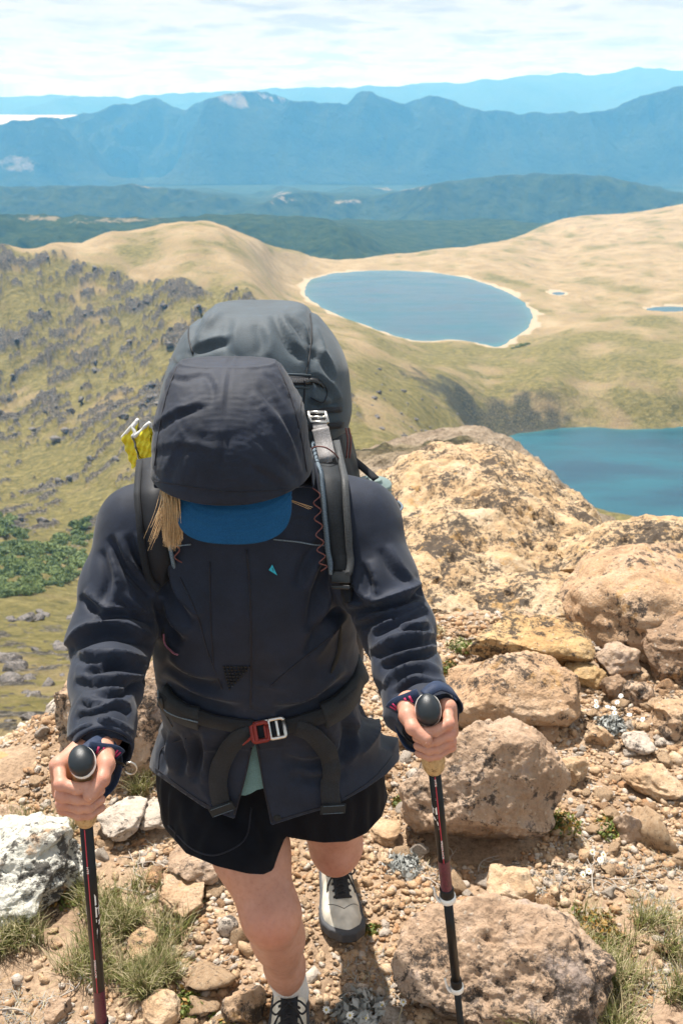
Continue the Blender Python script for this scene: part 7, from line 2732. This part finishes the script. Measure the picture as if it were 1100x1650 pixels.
def pole(A, B, fr, label, mir, marks, text_ang, clamps, end_t, r_up=0.0092, ktilt=(0.85, 0.35, 0.0)):
    a, f, s = fr
    down = -a
    root = obj('trekking_pole', None, None, label, 'trekking pole')
    root.location = tuple(A)
    L_ = np.linalg.norm(B - A)

    def add(name, V, F, mat, parent=None, smooth=True):
        return obj(name, MB().add(np.asarray(V) - A, F).me(name, [mat], smooth), parent or root)

    def at(h, r=0.0, ang=0.0):
        return A + down * h + r * (f * math.cos(ang) + s * math.sin(ang))
    # rounded knob, larger in front, with its white collar and the cork grip
    V, F = ico(4)
    kd = unit(a * ktilt[0] + f * ktilt[1] + s * ktilt[2])
    W = V.copy()
    ks = unit(np.cross(kd, f))
    kf = np.cross(ks, kd)
    W = W * np.array([0.0175, 0.0225, 0.016]) * (1 + 0.10 * V[:, 1:2] * np.array([1, 0, 1]))
    W[:, 2] = np.where(W[:, 2] < -0.006, -0.006 + 0.3 * (W[:, 2] + 0.006), W[:, 2])
    kn = add('knob', W[:, :1] * ks + W[:, 1:2] * kf + W[:, 2:3] * kd + A + f * 0.004, F, M_KNOB)
    prof = [(1.00, -0.010), (1.06, -0.0085), (1.07, -0.0055), (1.02, -0.003)]
    an = np.linspace(0, 2 * np.pi, 40, endpoint=False)
    V = np.concatenate([A + f * 0.004 + kd * h + np.outer(np.cos(an) * 0.0172 * k, ks) + np.outer(np.sin(an) * 0.0222 * k, kf) for k, h in prof])
    add('collar', V, grid_faces(4, 40, True).tolist(), M_WHITEP)
    V, F = lathe([(0.0150, 0.008), (0.0148, 0.016), (0.0135, 0.028), (0.0132, 0.045), (0.0138, 0.062), (0.0145, 0.080), (0.0165, 0.090), (0.0172, 0.100), (0.0150, 0.112), (0.0118, 0.118), (0.0095, 0.1185)], A, down, 28)
    add('cork_grip', V, F, M_CORK)
    # shaft sections
    def solve(py):
        lo_, hi_ = 0.0, 1.2
        for _ in range(40):
            md = (lo_ + hi_) / 2
            lo_, hi_ = (md, hi_) if proj(A + down * md)[1] < py else (lo_, md)
        return lo_
    clamps = [solve(c_) for c_ in clamps]
    h1 = clamps[0]
    up_s = add('upper_shaft', *lathe([(r_up, 0.10), (r_up, h1 - 0.01)], A, down, 24), M_SHAFT)
    def hp(py):
        lo_, hi_ = 0.0, 0.9
        for _ in range(40):
            md = (lo_ + hi_) / 2
            lo_, hi_ = (md, hi_) if proj(A + down * md)[1] < py else (lo_, md)
        return lo_
    gr0 = hp(marks[0])
    add('plum_sleeve', *lathe([(r_up + 0.00015, gr0), (r_up + 0.00015, h1 - 0.012)], A, down, 24, cap=False), M_PURP, up_s)
    sv = 1.0 if mir > 0 else -1.0                      # +1 where s points to the right of the photo
    # red line and lettering printed on the shaft
    V = np.array([at(h, r_up + 0.00025, marks[5] * sv + da) for h in np.linspace(0.122, gr0, 20) for da in (-0.075, 0.075)])
    add('red_stripe', V, [[2 * i, 2 * i + 1, 2 * i + 3, 2 * i + 2] for i in range(19)], M_REDL, up_s)

    def print_on(txt, h0, h1_, height, ang, nm, off=0.0003):
        TV, TF = text_mesh(txt, 0.02)
        x_, y_ = TV[:, 0], TV[:, 1]
        x_ = (x_ - x_.min()) / (x_.max() - x_.min())
        y_ = (y_ - y_.min()) / (y_.max() - y_.min()) - 0.5
        V = np.array([at(h0 + (h1_ - h0) * a_, r_up + off, (ang + b_ * height / r_up) * sv) for a_, b_ in zip(x_, y_)])
        add(nm, V, TF, M_PRINT, up_s, smooth=False)
    for off_ in (0.0, math.pi):
        print_on('LEKI', hp(marks[1]), hp(marks[2]), 0.0135, text_ang + off_, 'lettering')
    print_on('HTS', hp(marks[3]), hp(marks[3] + 11), 0.0026, marks[5], 'small_lettering', 0.0006)
    print_on('SPEEDLOCK', hp(marks[4]), hp(marks[4] + 30), 0.0024, marks[5], 'small_lettering', 0.0006)
    # lower sections, clamp levers and the tip
    hs = clamps + [end_t]
    rr = r_up
    for k, h in enumerate(clamps):
        cl = add('clamp', *lathe([(rr + 0.0005, h - 0.014), (rr + 0.0022, h - 0.012), (rr + 0.0022, h + 0.010), (rr - 0.0005, h + 0.016)], A, down, 24), M_SHAFT)
        V, F = lathe([(rr + 0.0024, h + 0.003), (rr + 0.0042, h + 0.004), (rr + 0.0042, h + 0.013), (rr + 0.0020, h + 0.015)], A, down, 28, cap=False)
        obj('lever_ring', MB().add(V - A, F).me('lever_ring', [M_WHITEP]), cl)
        sgl = -1 if mir > 0 else 1
        Q = catmull([at(h + 0.011, rr + 0.004, 1.2 * sgl), at(h + 0.004, rr + 0.008, 1.4 * sgl), at(h - 0.008, rr + 0.010, 1.45 * sgl), at(h - 0.018, rr + 0.011, 1.5 * sgl)], 5)
        V, F = ribbon(Q, s * sgl, np.linspace(0.010, 0.004, len(Q)), 0.003)
        obj('lever', MB().add(V - A, F).me('lever', [M_WHITEP]), cl)
        rr -= 0.0016
        add('lower_shaft', *lathe([(rr, h + 0.005), (rr, hs[k + 1])], A, down, 20), M_SHAFT)
    add('tip', *lathe([(rr + 0.001, end_t - 0.03), (rr + 0.001, end_t - 0.005), (0.003, end_t + 0.02), (0.0015, end_t + 0.035)], A, down, 14), M_SHAFT)
    return root


def ground_t(A, a):
    """distance down the pole to the ground"""
    h = 0.8
    for _ in range(30):
        q = A - a * h
        h += (q[2] - float(near_z([q[0]], [q[1]])[0])) / max(0.2, a[2]) * 0.7
    return h


pl = pole(PLA, PLB, frL, 'trekking pole in the hand on the left, black with white lettering and cork grip', 1, (1592, 1434, 1506, 1389, 1538, -0.30), 1.12, [1652], ground_t(PLA, frL[0]) - 0.02, ktilt=(0.86, 0.32, -0.22))
pr = pole(PRA, PRB, frR, 'trekking pole in the hand on the right, white clamp levers showing on its shaft', -1, (1384, 1279, 1330, 1249, 1347, -0.02), -1.0, [1440, 1586], ground_t(PRA, frR[0]) - 0.02, 0.0090, ktilt=(0.70, 0.60, 0.0))
# hand straps of the poles
for root, fr_, O_, wr, A0, mir in ((pl, frL, OL, WRL, PLA, 1), (pr, frR, OR, WRR, PRA, -1)):
    a, f, s = fr_
    w_ = lambda q: O_ + s * q[0] + f * q[1] + a * q[2]
    Q = catmull([w_((0.004, -0.014, 0.056)), w_((-0.018, -0.030, 0.056)), w_((-0.040, -0.042, 0.030)), w_((-0.044, -0.050, 0.004)), w_((-0.022, -0.078, -0.012)), w_((0.020, -0.072, -0.016)), w_((0.044, -0.040, -0.012)), w_((0.034, -0.020, -0.040)), w_((0.008, -0.014, -0.048))], 7)
    if mir > 0:
        Q = catmull([w_((0.006, -0.014, 0.054)), w_((0.026, -0.030, 0.050)), w_((0.046, -0.044, 0.034)), w_((0.050, -0.046, 0.002)), w_((0.040, -0.036, -0.030)), w_((0.018, -0.022, -0.044)), w_((0.006, -0.014, -0.048))], 8)
    cen = w_((0.0, -0.03, 0.008))
    V, F = ribbon(Q, unit(Q - cen), np.interp(np.linspace(0, 1, len(Q)), [0, 0.2, 0.5, 0.85, 1], [0.016, 0.024, 0.032, 0.026, 0.016]), 0.0022)
    hsr = obj('hand_strap', MB().add(V - A0, F).me('hand_strap', [M_NAVY]), root)
    # the label tab that hangs on the thumb side
    e0_ = [w_((0.010, -0.016, 0.054)), w_((0.026, -0.018, 0.046)), w_((0.044, -0.024, 0.034)), w_((0.052, -0.028, 0.022))]
    Qt = catmull(e0_, 5)
    V, F = ribbon(Qt, unit(f + 0.5 * a), 0.020, 0.0025)
    obj('label_tab', MB().add(V - A0, F).me('label_tab', [M_NAVY]), hsr)
    Q, cen = Qt, cen - 10 * unit(f + 0.5 * a)
    mb = MB()
    for k in (4, 6, 11, 13):
        n_ = unit(Q[k] - cen)
        t_ = unit(Q[k + 1] - Q[k - 1])
        mb.add(*boxv(Q[k] + n_ * 0.0022 - A0, t_, np.cross(n_, t_), n_, 0.0035, 0.010, 0.0012))
    obj('strap_print', mb.me('strap_print', [M_PINKT]), hsr)
    if mir > 0:
        e = P(205, 1232, 1.385) - A0
        mb = MB()
        mb.add(*boxv(e + (-0.012, 0, 0.004), (1, 0, -0.5), (0, 0.6, -0.8), (0.5, -0.8, 0.6), 0.020, 0.014, 0.008, 0.002))
        obj('strap_clip', mb.me('strap_clip', [M_PLAST]), hsr)
        V, F = tube(np.array([e + (0.004 + 0.009 * math.cos(q), 0, -0.006 + 0.010 * math.sin(q)) for q in np.linspace(-2.6, 2.2, 20)]), 0.0013, 6)
        obj('clip_ring', MB().add(V, F).me('clip_ring', [M_SILVER]), hsr)
